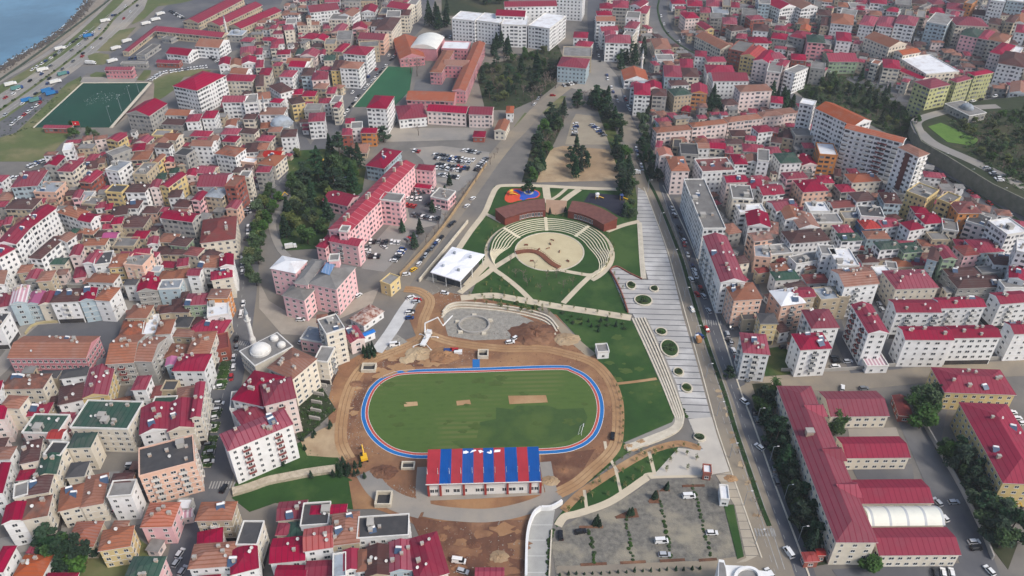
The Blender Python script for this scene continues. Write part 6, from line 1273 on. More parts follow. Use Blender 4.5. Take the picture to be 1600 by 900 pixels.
# plaza planters: raised oval beds
for i, (x, y, rx, ry, lb) in enumerate(((986,447,7,6,'by the plaza lobe tip'),(1005,470,13.5,8,'widest, near the wide path'),(1022,452,6.5,4.5,'small, beside the widest one'),(1033,519,8.5,5.5,'above the largest round bed'),(1046,545,13.5,13,'with a small tree, largest on the plaza'),(1060,582,7.5,6,'below the largest one'),(1073,607,8,7,'closest to the lower plaza end'),(1093,684,8.5,6,'on the pale lower plaza'))):
    c = G(x, y); ex = (G(x+rx, y)-c).length; ey = (G(x, y+ry)-G(x, y-ry)).length/2
    E = [Vector((cos(2*pi*k/28)*ex, sin(2*pi*k/28)*ey, 0)) for k in range(28)]; rt = root('planter', (c.x, c.y, 0)); mb = MB(); ribbon_mesh(mb, E, .6, 0, .75, 0, True); mb.build('rim', M_STONE, rt)
    mb = MB(); mb.prism([(p.x*.96, p.y*.96) for p in E], 0, .6); mb.build('soil_bed', M_LAWN2, rt)
    R = random.Random(i)
    for k in range(5): o = link('shrub', R.choice(BUSH), rt, (R.uniform(-.5,.5)*ex, R.uniform(-.5,.5)*ey, .6)); s = R.uniform(.6, 1.1); o.scale = (s, s, s)
    tag(rt, 'oval plaza planter with shrubs, '+lb, 'planter', 'oval planters on the plaza')
# plaza stair: long pale steps
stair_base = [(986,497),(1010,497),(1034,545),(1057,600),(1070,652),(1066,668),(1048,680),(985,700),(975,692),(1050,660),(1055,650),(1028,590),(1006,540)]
sheet('paving', stair_base, .16, mat('darker_concrete', (150,146,138), (132,128,122), .2, .9, 6, 0, 'World'))  # base of darker grey concrete that shows between the pale steps
for k in range(5):
    dx = k*4.6
    ribbon('stair', [(988+dx,498),(1008+dx,541),(1030+dx*.9,590),(1050+dx*.8,640),(1056+dx*.62,657),(1048+dx*.6,669+k*1.2),(1020+dx*.4,681+k*2.2),(978+dx*.1,697+k*2.0)], .75, .30+.14*k, M_STONE)
for k in range(3): ribbon('stair', [(997+k*2.2,349),(1000+k*2.4,400),(1003+k*2.6,436)], 1.0, .25+.12*k, M_STONE)
shrub_bed([(1052,612),(1062,632),(1072,652)], 14, .5, .8, 'green shrub in the narrow bed beside the plaza steps', 'shrubs beside the plaza steps', 8)

# ------------------------------------------------------------------ cars, vans, trucks
M_TYRE = mat('tyre', (30,30,32), None, rough=.9); M_CGL = mat('car_glass', (24,28,34), None, rough=.12, spec=.6)
CC = {'white': (226,226,224), 'black': (26,27,30), 'grey': (112,116,120), 'silver': (176,180,184), 'red': (168,32,34), 'blue': (38,66,120), 'dark': (48,52,58), 'yellow': (228,180,40), 'green': (60,86,70)}
CM = {k: mat('car_paint_'+k, v, None, rough=.3, spec=.6) for k, v in CC.items()}
def car_mesh(paint, L=4.3, W=1.76, Hh=1.46, van=False):
    mb = MB(); l, w = L/2, W/2
    zb = .28; zm = .82 if not van else 1.0
    prof = [(-l,zb),(-l,zm-.1),(-l+.15,zm),(-l*.55,zm+.05)]
    mb.box(-l, -w, zb, l, w, zm-.12, 0); mb.box(-l+.04, -w+.02, zm-.12, l-.04, w-.02, zm, 0, (.985, .96))
    f0, f1, r0, r1 = ((l*.55, l*.22, -l*.92, -l*.78) if not van else (l*.78, l*.5, -l*.97, -l*.94)); k = .84
    vs = [(f0,-w*.94,zm),(f0,w*.94,zm),(r0,w*.94,zm),(r0,-w*.94,zm),(f1,-w*k*.92,Hh),(f1,w*k*.92,Hh),(r1,w*k*.92,Hh),(r1,-w*k*.92,Hh)]
    mb.shape(vs, [(0,1,5,4),(2,3,7,6),(1,2,6,5),(3,0,4,7)], 1); mb.shape(vs[4:], [(0,1,2,3)], 0)
    e = .03; mb.shape([(f1+.04,-w*k*.9,Hh),(f1+.04,w*k*.9,Hh),(r1-.04,w*k*.9,Hh),(r1-.04,-w*k*.9,Hh),(f1-.05,-w*k*.82,Hh+e),(f1-.05,w*k*.82,Hh+e),(r1+.05,w*k*.82,Hh+e),(r1+.05,-w*k*.82,Hh+e)], [(4,5,6,7),(0,1,5,4),(1,2,6,5),(2,3,7,6),(3,0,4,7)], 0)
    if van: mb.box(r0+.1, -w*.955, zm, l*.05, w*.955, Hh-.25, 0, (1, .93))
    for x in (-l*.62, l*.62):
        for y in (-w, w): mb.tube((x, y-.1 if y > 0 else y-.02, .32), (x, y+.02 if y > 0 else y+.1, .32), .32, n=10, m=2)
    for y in (-w*.7, w*.7): mb.box(l-.01, y-.2, .55, l+.02, y+.2, .7, 3); mb.box(-l-.02, y-.2, .58, -l+.01, y+.2, .72, 4)
    return mb.mesh('car', [paint, M_CGL, M_TYRE, mat('headlight_lens', (220,222,224), None, rough=.2) if 'headlight_lens' not in bpy.data.materials else bpy.data.materials['headlight_lens'], mat('tail_lamp', (140,20,20), None, rough=.3) if 'tail_lamp' not in bpy.data.materials else bpy.data.materials['tail_lamp']])
CARS = {k: car_mesh(CM[k]) for k in CC}; VANS = {k: car_mesh(CM[k], 4.9, 1.9, 2.1, True) for k in ('white', 'silver', 'blue')}
ncar = [0]
def car(p, ang, col, where, van=False, group=None, z=None):
    zz = (gz(p) if z is None else z)+.1; CARQ.append((p, ang, col, where, van, group, zz)); ncar[0] += 1
CARQ = []
PAL = ['white']*9+['silver']*3+['grey']*3+['black']*4+['dark']*2+['red']*2+['blue']*2
def cars(px, n, orient, where, group, seed, pal=None, skip=.0, jit=.25, lift=0):
    """orient: 'along' or 'across' the row, spaced evenly between its end points"""
    R = random.Random(seed); L = [G(x, y, lift) for x, y in px]; ds = [0]
    for a, b in zip(L, L[1:]): ds.append(ds[-1]+(b-a).length)
    for i in range(n):
        if R.random() < skip: continue
        d = ds[-1]*(i+.5)/n; k = min(max(j for j in range(len(ds)) if ds[j] <= d), len(L)-2); t = (d-ds[k])/max(1e-6, ds[k+1]-ds[k]); p = L[k].lerp(L[k+1], t); dr = L[k+1]-L[k]
        ang = atan2(dr.y, dr.x)+(pi/2 if orient == 'across' else 0)+R.gauss(0, .04)+(pi if R.random() < .5 else 0)
        p = Vector((p.x+R.gauss(0, jit), p.y+R.gauss(0, jit), 0)); car(p, ang, R.choice(pal or PAL), where, R.random() < .1 and not pal and False, group, lift if lift else None)
t11 = lambda *c: T('11', [(c[i], c[i+1]) for i in range(0, len(c), 2)])
HP = 'in the crowded car park beside the pink hospital'
for i, (c, n) in enumerate((((1290,42,1400,62),6), ((1100,68,1370,108),12), ((1115,90,1345,126),11), ((1120,132,1335,158),11), ((1125,152,1290,172),9), ((1135,196,1272,216),8))): cars(t11(*c), n, 'across', HP, 'cars in the hospital car park', 100+i)
cars(t11(1372,175,1445,90), 8, 'across', HP, 'cars in the hospital car park', 110); cars(t11(975,45,1030,52), 3, 'across', HP, 'cars in the hospital car park', 111)
EY = 'in the dark asphalt yard of the pink hospital'
cars(t11(940,345,1040,350), 4, 'across', EY, 'cars in the hospital yard', 112, ['white','white','silver']); cars(t11(935,385,1000,395), 3, 'across', EY, 'cars in the hospital yard', 113, ['red','red']); cars(t11(960,318,1110,290), 6, 'across', EY, 'cars in the hospital yard', 114); cars(t11(975,445,1145,475), 9, 'across', EY, 'cars in the hospital yard', 115, ['black','dark','grey','white']); cars(t11(1065,380,1165,408), 5, 'across', EY, 'cars in the hospital yard', 116); cars(t11(1000,308,1030,305), 2, 'across', EY, 'cars in the hospital yard', 117, ['red'])
LY = 'in the walled lower yard of the pink hospital'
cars(t11(705,615,905,620), 8, 'across', LY, 'cars in the lower hospital yard', 118); cars(t11(690,640,700,705), 3, 'across', LY, 'cars in the lower hospital yard', 119); cars(t11(700,705,775,708), 4, 'across', LY, 'cars in the lower hospital yard', 120, ['black','white','white']); cars(t11(925,655,860,740), 7, 'across', LY, 'cars in the lower hospital yard', 121, ['dark','black','blue','white']); cars(t11(940,605,1000,580), 5, 'across', LY, 'cars in the lower hospital yard', 122); cars(t11(790,640,810,650), 2, 'along', LY, 'cars in the lower hospital yard', 123, ['white','dark'])
cars(t11(1010,765,1060,700,1110,645,1165,580), 8, 'along', 'parked along the dusty road beside the white canopy', 'cars along the dusty road', 124); cars(t11(1200,520,1240,490), 2, 'along', 'parked along the dusty road beside the white canopy', 'cars along the dusty road', 125, ['dark']); 
car(G(*t11(1355,345)[0]), atan2(1,.7), 'white', 'driving on the dusty park road, uppermost'); car(G(*t11(1318,392)[0]), atan2(1,.7), 'white', 'driving on the dusty park road beside the lawn'); car(G(*t11(940,820)[0]), 0.2, 'white', 'at the dusty road end beside the yellow building'); car(G(*t11(985,790)[0]), .9, 'yellow', 'on the dusty road behind the white car')
cars(t11(415,118,480,90), 6, 'across', 'waiting in the taxi row beside the hospital garden', 'yellow taxis by the garden', 126, ['yellow']); cars(t11(455,245,625,210), 10, 'across', 'parked behind the hospital garden', 'cars behind the hospital garden', 127, ['white','white','silver','grey'])
# boulevard
BV = 'parked along the boulevard'
cars([(992,231),(1004,268)], 7, 'along', 'parked along the boulevard beside the conifers', 'cars along the upper boulevard', 130); cars([(975,150),(985,175)], 5, 'along', 'parked at the kerb of the white corner block', 'cars by the white corner block', 131)
for i, (x, y, c, wh) in enumerate(((1050,327,'white','upper of two at the parked pair by the flat block'),(1054,337,'white','lower of two at the parked pair by the flat block'),(1061,357,'dark','below the parked pair near the flat block'),(1066,371,'black','at the kerb above a white one near the flat block'),(1069,378,'white','at the kerb below a black one near the flat block'),(1085,424,'white','upper one at the kerb by the crimson long block'),(1087,431,'white','lower one at the kerb by the crimson long block'),(1080,438,'white','driving past the crimson long block'),(1088,442,'black','at the kerb by the crimson long block'),(1089,461,'red','driving on the boulevard'),(1097,456,'black','at the kerb above the side street'),(1099,464,'silver','at the kerb below the black one'),(1081,485,'white','driving beside the plaza'),(1107,487,'silver','waiting at the zebra crossing'),(1104,516,'red','at the side street corner'),(1094,526,'blue','beside the tan lorry'),(1141,512,'grey','turning at the side street'),(1140,535,'dark','beside the white corner block'),(1163,629,'white','driving past the cedars'),(1186,700,'white','driving beside the cedar belt'))):
    car(G(x, y), radians(112)+(.0 if i % 2 else pi)-(.35 if y < 520 else 0)+.2, c, wh)
car(G(1232,865), radians(108), 'white', 'driving on the boulevard beside the red gatehouse', True); car(G(1202,897), radians(110), 'white', 'cut by the photo edge on the boulevard')
cars([(1046,318),(1072,390),(1098,460)], 9, 'along', 'parked in front of the long flat roofed block', 'cars before the flat block', 132, None, .3)
cars([(1176,640),(1195,700),(1215,760)], 9, 'along', 'parked at the cedar belt kerb', 'cars at the cedar belt kerb', 133, ['silver','grey','dark'], .4); cars([(1110,10),(1112,30)], 1, 'along', 'x', None, 134) if False else None
cars([(1135,517),(1150,560),(1170,600)], 6, 'along', 'parked beside the white corner block', 'cars at the white corner block', 135, None, .3)
# left avenue
cars([(381,470),(372,530),(362,600)], 9, 'along', 'parked on the avenue opposite the domed mosque', 'cars opposite the mosque', 140, None, .25); cars([(342,600),(333,660),(326,730)], 10, 'across', 'parked at the green beds of the lower avenue', 'cars at the green beds', 141, None, .2); cars([(390,350),(380,400),(376,455)], 10, 'along', 'parked along the avenue near the hospital garden', 'cars along the upper avenue', 142, None, .25)
car(G(377,493), radians(95), 'white', 'pair driving towards the mosque, beside the minaret'); car(G(343,631), 0, 'white', 'crossing the lower avenue lane'); car(G(350,765), radians(80), 'black', 'waiting at the zebra crossing of the lower avenue')
cars([(642,57),(609,97),(559,152),(532,190)], 26, 'along', 'parked along the street beside the green school pitch', 'cars along the pitch street', 143, None, .15); cars([(630,62),(597,100),(546,152)], 8, 'along', 'driving on the street beside the green school pitch', 'cars driving on the pitch street', 144, None, .3)
cars([(400,310),(372,345),(390,330)], 10, 'across', 'in the small street car park by the rust towers', 'cars in the street corner', 145)
cars([(930,30),(934,80),(938,100)], 10, 'along', 'on the upper boulevard between tall blocks', 'cars on the upper boulevard', 146); cars([(946,115),(958,145),(970,170)], 8, 'along', 'on the boulevard beside the mosque square', 'cars by the mosque square', 147, None, .2)
cars([(880,135),(900,130)], 5, 'across', 'parked at the corner of the crimson corner block', 'cars at the corner block', 148); cars([(830,170),(845,150),(880,150)], 8, 'along', 'parked along the dusty road above the park', 'cars on the dusty road', 149, None, .2)
cars([(900,192),(897,215)], 5, 'across', 'on the dusty lot between the trees', 'cars on the dusty lot', 150); cars([(925,195),(945,215)], 6, 'across', 'on the dusty lot between the trees', 'cars on the dusty lot', 151)
cars([(1030,20),(1045,55),(1100,90),(1190,130)], 8, 'along', 'driving on the curved highway', 'cars on the curved highway', 152, ['white','grey','dark']); cars([(1450,262),(1500,292),(1590,345)], 5, 'along', 'driving on the highway below the retaining wall', 'cars below the retaining wall', 153)
cars([(1540,262),(1565,285)], 6, 'across', 'parked on the hill road above the retaining wall', 'cars above the retaining wall', 154, ['white','silver','dark'], 0, .25, TERR); cars([(1490,166),(1560,150)], 6, 'along', 'parked below the olive apartment towers', 'cars below the olive towers', 155, None, 0, .25, TERR)
cars([(1150,118),(1178,130)], 3, 'along', 'parked at the colourful house row', 'cars at the house row', 156)
# car park by the lower lawn, school yards and lanes
for x, y, a, c, wh, v in ((1076,777,.05,'white','parked alone high on the cobbled car park',True),(1033,847,.05,'white','parked by the third strip of the cobbled car park',True),(1038,868,.0,'silver','parked below the white van on the cobbles',False),(1112,834,.0,'white','parked by the strip closest to the sidewalk',False),(907,832,.2,'black','parked by the first strip of the cobbled car park',False),(876,838,1.6,'black','parked at the cobbled edge beside the ramp',False)):
    car(G(x, y), a, c, wh, v)
for x, y, a, c, wh in ((1489,786,.1,'silver','parked across the lane behind the school wings'),(1474,810,1.9,'white','parked at the end of the white barrel hall'),(1464,786,1.9,'silver','parked at the end of a crimson school wing'),(1521,848,.1,'white','parked above a black one at the yard wall'),(1524,858,.1,'black','parked below a white one at the yard wall'),(1461,897,1.3,'dark','first of three at the lower school wing'),(1473,897,1.3,'white','middle of three at the lower school wing'),(1486,897,1.3,'white','last of three at the lower school wing'),(1545,893,1.9,'white','driving on the lower school lane'),(1580,646,.1,'white','upper of three by the yellow school'),(1588,655,.1,'white','middle of three by the yellow school'),(1598,663,.1,'white','lowest of three by the yellow school'),(1316,608,1.2,'white','parked by the tan street behind the school'),(1349,608,.1,'grey','parked by the tan street behind the school')):
    car(G(x, y), a, c, wh)
for x, y, c, wh in ((1303,560,'dark','upper one beside the white villa block'),(1306,566,'black','middle one beside the white villa block'),(1305,574,'white','lowest one beside the white villa block'),(1324,566,'silver','parked alone in the asphalt court by the gabled block'),(1225,501,'black','parked in the lane beside the villa blocks'),(1247,511,'black','parked below the peach apartment house'),(1224,544,'dark','parked beside the yellow and orange house')):
    car(G(x, y), .1, c, wh)
cars([(1365,465),(1380,490)], 3, 'along', 'parked in the lane behind the white blocks', 'cars behind the white blocks', 160)
for x, y, c, a, wh in ((642,466,'white',.6,'at the top of the concrete strip'),(650,473,'silver',.2,'parked beside the concrete strip, topmost'),(652,470,'red',.2,'parked beside the concrete strip, topmost'),(640,490,'white',.1,'parked mid-way beside the concrete strip'),(642,488,'dark',.1,'parked mid-way beside the concrete strip'),(640,498,'blue',.1,'parked lowest beside the concrete strip'),(695,459,'white',-.3,'parked near the rubble by the wide path'),(806,529,'white',.8,'parked beside the brown soil heap'),(797,536,'white',.2,'parked on the dirt track above the pitch'),(472,535,'white',1.0,'parked in the alley beside the mosque'),(470,501,'white',.0,'parked under the lower pink hospital wing'),(520,492,'black',.2,'parked at the foot of the grey roofed hospital'),(560,463,'white',1.0,'parked at the corner of the grey roofed hospital')):
    car(G(x, y), a, c, wh)
car(G(617,540), .2, 'white', 'parked on the grey apron beside the concrete strip', True)
for x, y, c, a, wh in ((205,787,'white',.2,'parked in front of the cream gabled corner house'),(216,774,'silver',1.5,'parked at the corner of the salmon apartment block'),(178,796,'white',1.5,'parked beside the pink parasol'),(205,728,'white',.1,'upper of two in the dark court'),(206,734,'dark',.1,'lower of two in the dark court'),(282,866,'white',1.3,'upper one in the sloping lane at the bottom'),(277,880,'silver',1.3,'middle one in the sloping lane at the bottom'),(286,893,'silver',1.3,'lower one in the sloping lane at the bottom'),(55,858,'black',1.2,'pickup-like one at the bottom corner houses')):
    car(G(x, y), a, c, wh)
car(G(717,878), -.15, 'white', 'parked on the red soil near the crimson roofs', True); car(G(723,894), -.3, 'silver', 'parked below the van on the red soil')
cars([(200,464),(185,467)], 3, 'across', 'parked by the cream corner block', 'cars at the cream corner block', 161, ['black','dark'])
# coast road traffic and market
cars(T('00', [(190,450),(330,360),(480,250),(575,180)]), 16, 'along', 'driving on the coast highway near the green verge', 'cars on the coast highway', 170, None, .25); cars(T('00', [(0,640),(250,470),(470,300),(650,150),(760,50)]), 14, 'along', 'driving on the seaward highway lanes', 'cars on the seaward lanes', 171, None, .4); cars(T('00', [(90,640),(280,520),(470,380),(710,180)]), 9, 'along', 'driving on the inland highway lanes', 'cars on the inland lanes', 172, None, .4)
cars(T('00', [(-20,660),(200,520),(420,340),(620,190),(800,30)]), 18, 'along', 'driving on the outer coast highway lane', 'cars on the outer coast lane', 180, None, .3); cars(T('00', [(-20,760),(200,610),(430,420),(640,255),(880,20)]), 14, 'along', 'driving beside the highway parking strip', 'cars beside the strip', 181, None, .3); cars(T('00', [(60,790),(200,690),(260,640)]), 8, 'along', 'parked in the roadside strip among lorries', 'cars in the roadside strip', 182); cars(T('00', [(1060,70),(1150,120)]), 8, 'across', 'parked in the upper market yard', 'cars in the upper market', 183); cars(T('00', [(800,370),(930,360)]), 7, 'across', 'parked inside the market yard', 'cars inside the market', 184); cars(T('00', [(1270,140),(1560,30)]), 14, 'across', 'parked between the market sheds', 'cars between the sheds', 185); cars(T('10', [(0,210),(100,205),(200,110),(260,70)]), 14, 'across', 'parked at the town end of the market road', 'cars at the market road', 186)
cars(T('00', [(940,505),(1010,460),(1150,440),(1300,420)]), 22, 'across', 'parked in the row beside the market lawn', 'cars by the market lawn', 173, ['white','white','white','silver','grey']); cars(T('00', [(1180,340),(1300,350),(1380,400)]), 9, 'across', 'parked beside the market warehouses', 'cars by the warehouses', 174); cars(T('10', [(10,190),(60,180),(130,150)]), 10, 'across', 'parked beside the market road', 'cars by the market road', 175, None, .1); cars(T('10', [(0,150),(60,120),(190,60)]), 10, 'across', 'parked behind the market road', 'cars behind the market road', 176, None, .1)
cars(T('10', [(1130,230),(1350,245)]), 9, 'across', 'parked in front of the white office complex', 'cars at the white complex', 177)
cars(T('01', [(20,230),(110,215)]), 5, 'across', 'parked at the rough grass by the coast', 'cars at the rough grass', 178, ['white','silver']); cars(T('01', [(170,150),(280,105)]), 6, 'across', 'parked along the pale yard wall', 'cars at the yard', 179)
def lorry(p, ang, cabc, boxc, label, L=11, z=0):
    rt = root('lorry', (p.x, p.y, z+.1), ang); l = L/2
    mb = MB(); mb.box(-l, -1.2, 1.0, l-2.4, 1.2, 3.7, 0); mb.build('cargo_box', boxc, rt)
    mb = MB(); mb.box(l-2.2, -1.15, .6, l, 1.15, 1.7, 0); mb.box(l-2.2, -1.15, 1.7, l-.1, 1.15, 2.9, 0, (.92, .95)); mb.box(l-.16, -1.0, 1.75, l-.02, 1.0, 2.6, 1); mb.build('cab', [cabc, M_CGL], rt)
    mb = MB(); mb.box(-l, -.5, .6, l-2, .5, 1.0, 0); mb.build('chassis', DARK, rt)
    for x in (-l+1, -l+2.3, l-1.2):
        for y in (-1.05, 1.05): mb = MB(); mb.tube((x,y-.15,.5),(x,y+.15,.5),.5,n=10); mb.build('wheel', M_TYRE, rt)
    rt.scale = (.78,.8,.8); tag(rt, label, 'lorry')
CAN = mat('truck_canvas_white', (222,222,218), (200,200,196), .5, .7); CANB = mat('truck_canvas_blue', (40,120,180), (34,104,160), .5, .7); CANG = mat('truck_canvas_green', (90,140,136), (80,120,118), .5, .7)
t00 = lambda x, y: G(*T('00', [(x, y)])[0])
for x, y, a, bx, lb in ((378,312,.75,CAN,'white box lorry driving on the coast highway beside the verge'),(660,138,.75,CAN,'small white lorry on the seaward highway lanes'),(555,232,.75,CANB,'blue lorry on the seaward highway lanes'),(350,520,.75,CAN,'white canvas lorry parked above the dark green pitch'),(400,470,.75,CANG,'grey green lorry parked at the highway junction'),(225,635,.75,CANG,'green and white lorry parked by the roadside strip'),(300,575,.75,CANB,'blue canvas lorry parked, upper of two blue ones'),(328,592,.75,CANB,'blue canvas lorry parked, lower of two blue ones'),(175,635,.75,CANB,'blue lorry parked at the seaward end of the strip'),(795,265,.9,CAN,'white lorry parked beside the narrow crimson shed'),(727,310,.9,CAN,'white lorry parked below the narrow crimson shed'),(975,130,.8,CAN,'white lorry parked in the upper market yard'),(570,402,-.1,CAN,'white lorry turning at the highway junction'),(270,445,.75,CAN,'white lorry alone on the middle highway lanes'),(70,535,.75,CAN,'white lorry at the lower seaward lanes'),(705,390,.9,CAN,'white lorry waiting at the market yard entrance'),(915,155,.8,CAN,'white lorry in a pair beside the market lane'),(1005,95,.9,CAN,'white lorry at the far end of the market yard'),(110,560,.75,CANG,'grey lorry at the lower seaward lanes')):
    lorry(t00(x, y), a, CM['white'] if bx is CAN else CM['blue'], bx, lb)
lorry(G(1090,533), radians(100), CM['white'], mat('tan_load', (190,140,90), (170,120,80), .6), 'small lorry with a tan load on the boulevard beside the plaza', 6)
for x, y, lb in ((455,388,'white service lorry behind the white roofed hospital wing'),): lorry(G(x, y), .3, CM['white'], CAN, lb, 8)
lorry(G(1145,372), .0, CM['white'], CAN, 'white coach-like lorry behind the crimson long block', 9); lorry(G(994,272), .1, CM['white'], CAN, 'white delivery lorry on the boulevard by the conifers', 7)
# ------------------------------------------------------------------ building site
def boom_truck():
    P = G(666,533); rt = root('concrete_pump_truck', (P.x, P.y, .15), radians(75)); mb = MB(); mb.box(-5,-1.2,.9,3.2,1.2,1.7); mb.build('body', CM['white'], rt)
    mb = MB(); mb.box(3.3,-1.2,.6,5.2,1.2,1.9,0); mb.box(3.3,-1.2,1.9,5.1,1.2,3,0,(.9,.95)); mb.box(5.05,-1,1.9,5.12,1,2.7,1); mb.build('cab', [CM['white'], M_CGL], rt)
    for x in (-3.6,-2.3,2.4,4.2):
        for y in (-1.05,1.05): mb = MB(); mb.tube((x,y-.16,.5),(x,y+.16,.5),.5,n=10); mb.build('wheel', M_TYRE, rt)
    for sx, sy in ((-4,4.2),(-4,-4.2),(2.6,4.4),(2.6,-4.4)): mb = MB(); mb.tube((sx*.6,0,1.1),(sx*1.4,sy,.5),.16,n=6); mb.box(sx*1.4-.4,sy-.4,0,sx*1.4+.4,sy+.4,.15); mb.build('outrigger', CM['white'], rt)
    iv = Matrix.Rotation(-radians(75), 3, 'Z'); pts = [(666,533,2.2),(664,520,10),(664,505,12),(684,496,15),(692,509,7),(707,493,9)]
    q = [iv@(G(x, y, z)-Vector((P.x, P.y, .15))) for x, y, z in pts]; q[0] = Vector((0,0,1.6))
    for a, b in zip(q, q[1:]): mb = MB(); mb.tube(a, b, .34, .26, 6); mb.build('boom_section', CM['white'], rt)
    tag(rt, 'white concrete pump truck with its long boom unfolded over the building pit', 'pump truck')
boom_truck()
def digger(p, ang, label):
    rt = root('excavator', (p.x, p.y, .1), ang); Y = CM['yellow']
    for y in (-1.1,1.1): mb = MB(); mb.box(-1.8,y-.3,0,1.8,y+.3,.8,0,(.9,1)); mb.build('track', M_TYRE, rt)
    mb = MB(); mb.box(-1.7,-1.3,.9,1.3,1.3,2.1); mb.build('body', Y, rt); mb = MB(); mb.box(.0,.2,2.1,1.3,1.2,3.1,1,(.85,.9)); mb.build('cab', [Y, M_CGL], rt)
    mb = MB(); mb.tube((1.2,-.3,1.8),(3.6,-.3,4.4),.28,.22,6); mb.tube((3.6,-.3,4.4),(5.2,-.3,2.0),.22,.16,6); mb.build('arm', Y, rt); mb = MB(); mb.box(4.8,-.8,1.2,5.7,.2,2.0,0,(.7,.9)); mb.build('bucket', DARK, rt); tag(rt, label, 'excavator')
digger(G(569,718), radians(110), 'yellow excavator on the dirt track beside the waiting conifers'); digger(G(1572,798), .1, 'yellow digger with blue cover in the yellow school yard'); digger(G(437,312), .5, 'orange digger standing at the avenue beside the garden')
car(G(957,683), radians(80), 'black', 'black and white utility vehicle on the dirt track beside the pitch'.replace('black and white ', ''))
def heap(px, n, rad, hgt, m, name, label, seed, lump=.9):
    R = random.Random(seed); c = G(*px); mb = MB(); N = 22
    rings = 7; vs = [(0,0,hgt)]; fs = []
    for k in range(1, rings+1):
        for i in range(N): a = 2*pi*i/N; r = rad*k/rings*R.uniform(.85, 1.15); vs.append((cos(a)*r*1.4, sin(a)*r, hgt*(1-(k/rings)**1.4)*R.uniform(.7, 1.2) if k < rings else -.1))
    fs += [(0, 1+i, 1+(i+1)%N) for i in range(N)]
    for k in range(rings-1):
        for i in range(N): a, b = 1+k*N+i, 1+k*N+(i+1)%N; fs.append((a, a+N, b+N, b))
    mb.shape(vs, fs); tag(mb.build(name, m, None, (c.x, c.y, .05)), label, 'heap')
heap((835,522), 0, 9, 2.6, M_DIRT2, 'soil_heap', 'dark brown soil heap at the edge of the building pit', 1); heap((655,553), 0, 5, 1.6, M_TAN, 'soil_heap', 'tan soil heap below the pump truck', 2); heap((692,556), 0, 6, 1.8, M_DIRT, 'soil_heap', 'brown soil heap beside the bundled roots', 3); heap((885,530), 0, 5, 1.3, M_TAN, 'soil_heap', 'tan heap along the lawn edge', 4); heap((1142,748), 0, 2.0, .8, M_TRACKDIRT, 'rock_heap', 'heap of tan boulders at the sidewalk', 5); heap((985,699), 0, 2.2, .8, M_TRACKDIRT, 'rock_heap', 'heap of tan stones beside the lower plaza', 6); heap((1003,692), 0, 2.2, .8, M_TRACKDIRT, 'rock_heap', 'tan stone heap at the plaza end of the stair', 7); heap((600,738), 0, 4, 1.2, M_DIRT2, 'soil_heap', 'dark soil heap by the grandstand path', 8)
ORD0 = ['first', 'third', 'first', 'third', 'second', 'second', 'second', 'first', 'third']
def strewn(px, n, s0, s1, m, name, seed):
    R = random.Random(seed); poly = [G(*p) for p in px]; x0, x1 = min(p.x for p in poly), max(p.x for p in poly); y0, y1 = min(p.y for p in poly), max(p.y for p in poly); mb = MB()
    while n > 0:
        p = Vector((R.uniform(x0, x1), R.uniform(y0, y1), 0))
        if not inpoly(p, poly): continue
        n -= 1; s = R.uniform(s0, s1); vs = [p+Vector((x*s*R.uniform(.5,1.3), y*s*R.uniform(.5,1.3), z*s*R.uniform(.4,.9))) for x, y, z in ((1,0,0),(-1,0,0),(0,1,0),(0,-1,0),(0,0,1),(0,0,-.4))]
        mb.shape(vs, [(0,2,4),(2,1,4),(1,3,4),(3,0,4),(2,0,5),(1,2,5),(3,1,5),(0,3,5)])
    o = mb.build(name, m); o['kind'] = 'stuff'
strewn([(600,560),(700,545),(740,550),(740,570),(640,572),(590,585)], 260, .15, .5, M_RUBBLE, 'rubble', 11); strewn([(690,812),(830,812),(822,895),(700,895),(650,830)], 320, .12, .5, M_RUBBLE, 'rubble', 12); strewn([(760,520),(840,505),(930,560),(900,570),(800,545)], 320, .15, .5, M_DIRT2, 'clods', 13); strewn([(548,600),(575,600),(562,640),(568,690),(600,712),(545,700),(538,650)], 300, .12, .45, M_RUBBLE, 'rubble', 14); strewn([(850,715),(905,710),(900,745),(870,765)], 180, .12, .4, M_DIRT2, 'clods', 15); strewn([(560,750),(660,760),(660,790),(600,780)], 160, .15, .5, M_RUBBLE, 'rubble', 16); strewn([(480,580),(520,590),(525,640),(470,680),(460,640)], 120, .2, .6, M_RUBBLE, 'rubble', 17); strewn([(680,440),(735,440),(735,465),(690,480),(660,460)], 160, .2, .6, M_RUBBLE, 'rubble', 18)
strewn([(700,495),(850,500),(840,528),(700,528)], 200, .15, .5, M_RUBBLE, 'rubble', 19)
strewn([(560,560),(650,530),(740,545),(900,560),(960,600),(970,680),(905,745),(870,770),(905,705),(945,640),(870,568),(640,572),(575,600),(560,650),(600,712),(545,715),(520,650)], 900, .1, .38, mat('ochre_clods', (186,156,118), (150,116,86), .8), 'clods', 21)
strewn([(560,560),(650,530),(740,545),(900,560),(960,600),(970,680),(905,745),(870,770),(905,705),(945,640),(870,568),(640,572),(575,600),(560,650),(600,712),(545,715),(520,650)], 500, .15, .5, M_DIRT2, 'clods', 22)
for i, (x, y) in enumerate(((552, 672), (690, 562), (635, 563), (880, 735), (740, 850), (780, 870), (690, 840), (555, 600), (860, 752))):
    heap((x, y), 0, 1.8+i%3*.5, .5+.2*(i%3), (M_DIRT, M_DIRT2, M_TAN)[i%3], 'soil_heap', ('brown','dark brown','tan')[i%3]+' low spoil mound on the building site, '+ORD0[i]+' such from the excavator', 40+i)
strewn(T('00', [(520,620),(640,570),(800,585),(760,615),(640,650),(540,660)]), 170, .25, .5, WHITE, 'resting_gulls', 31)
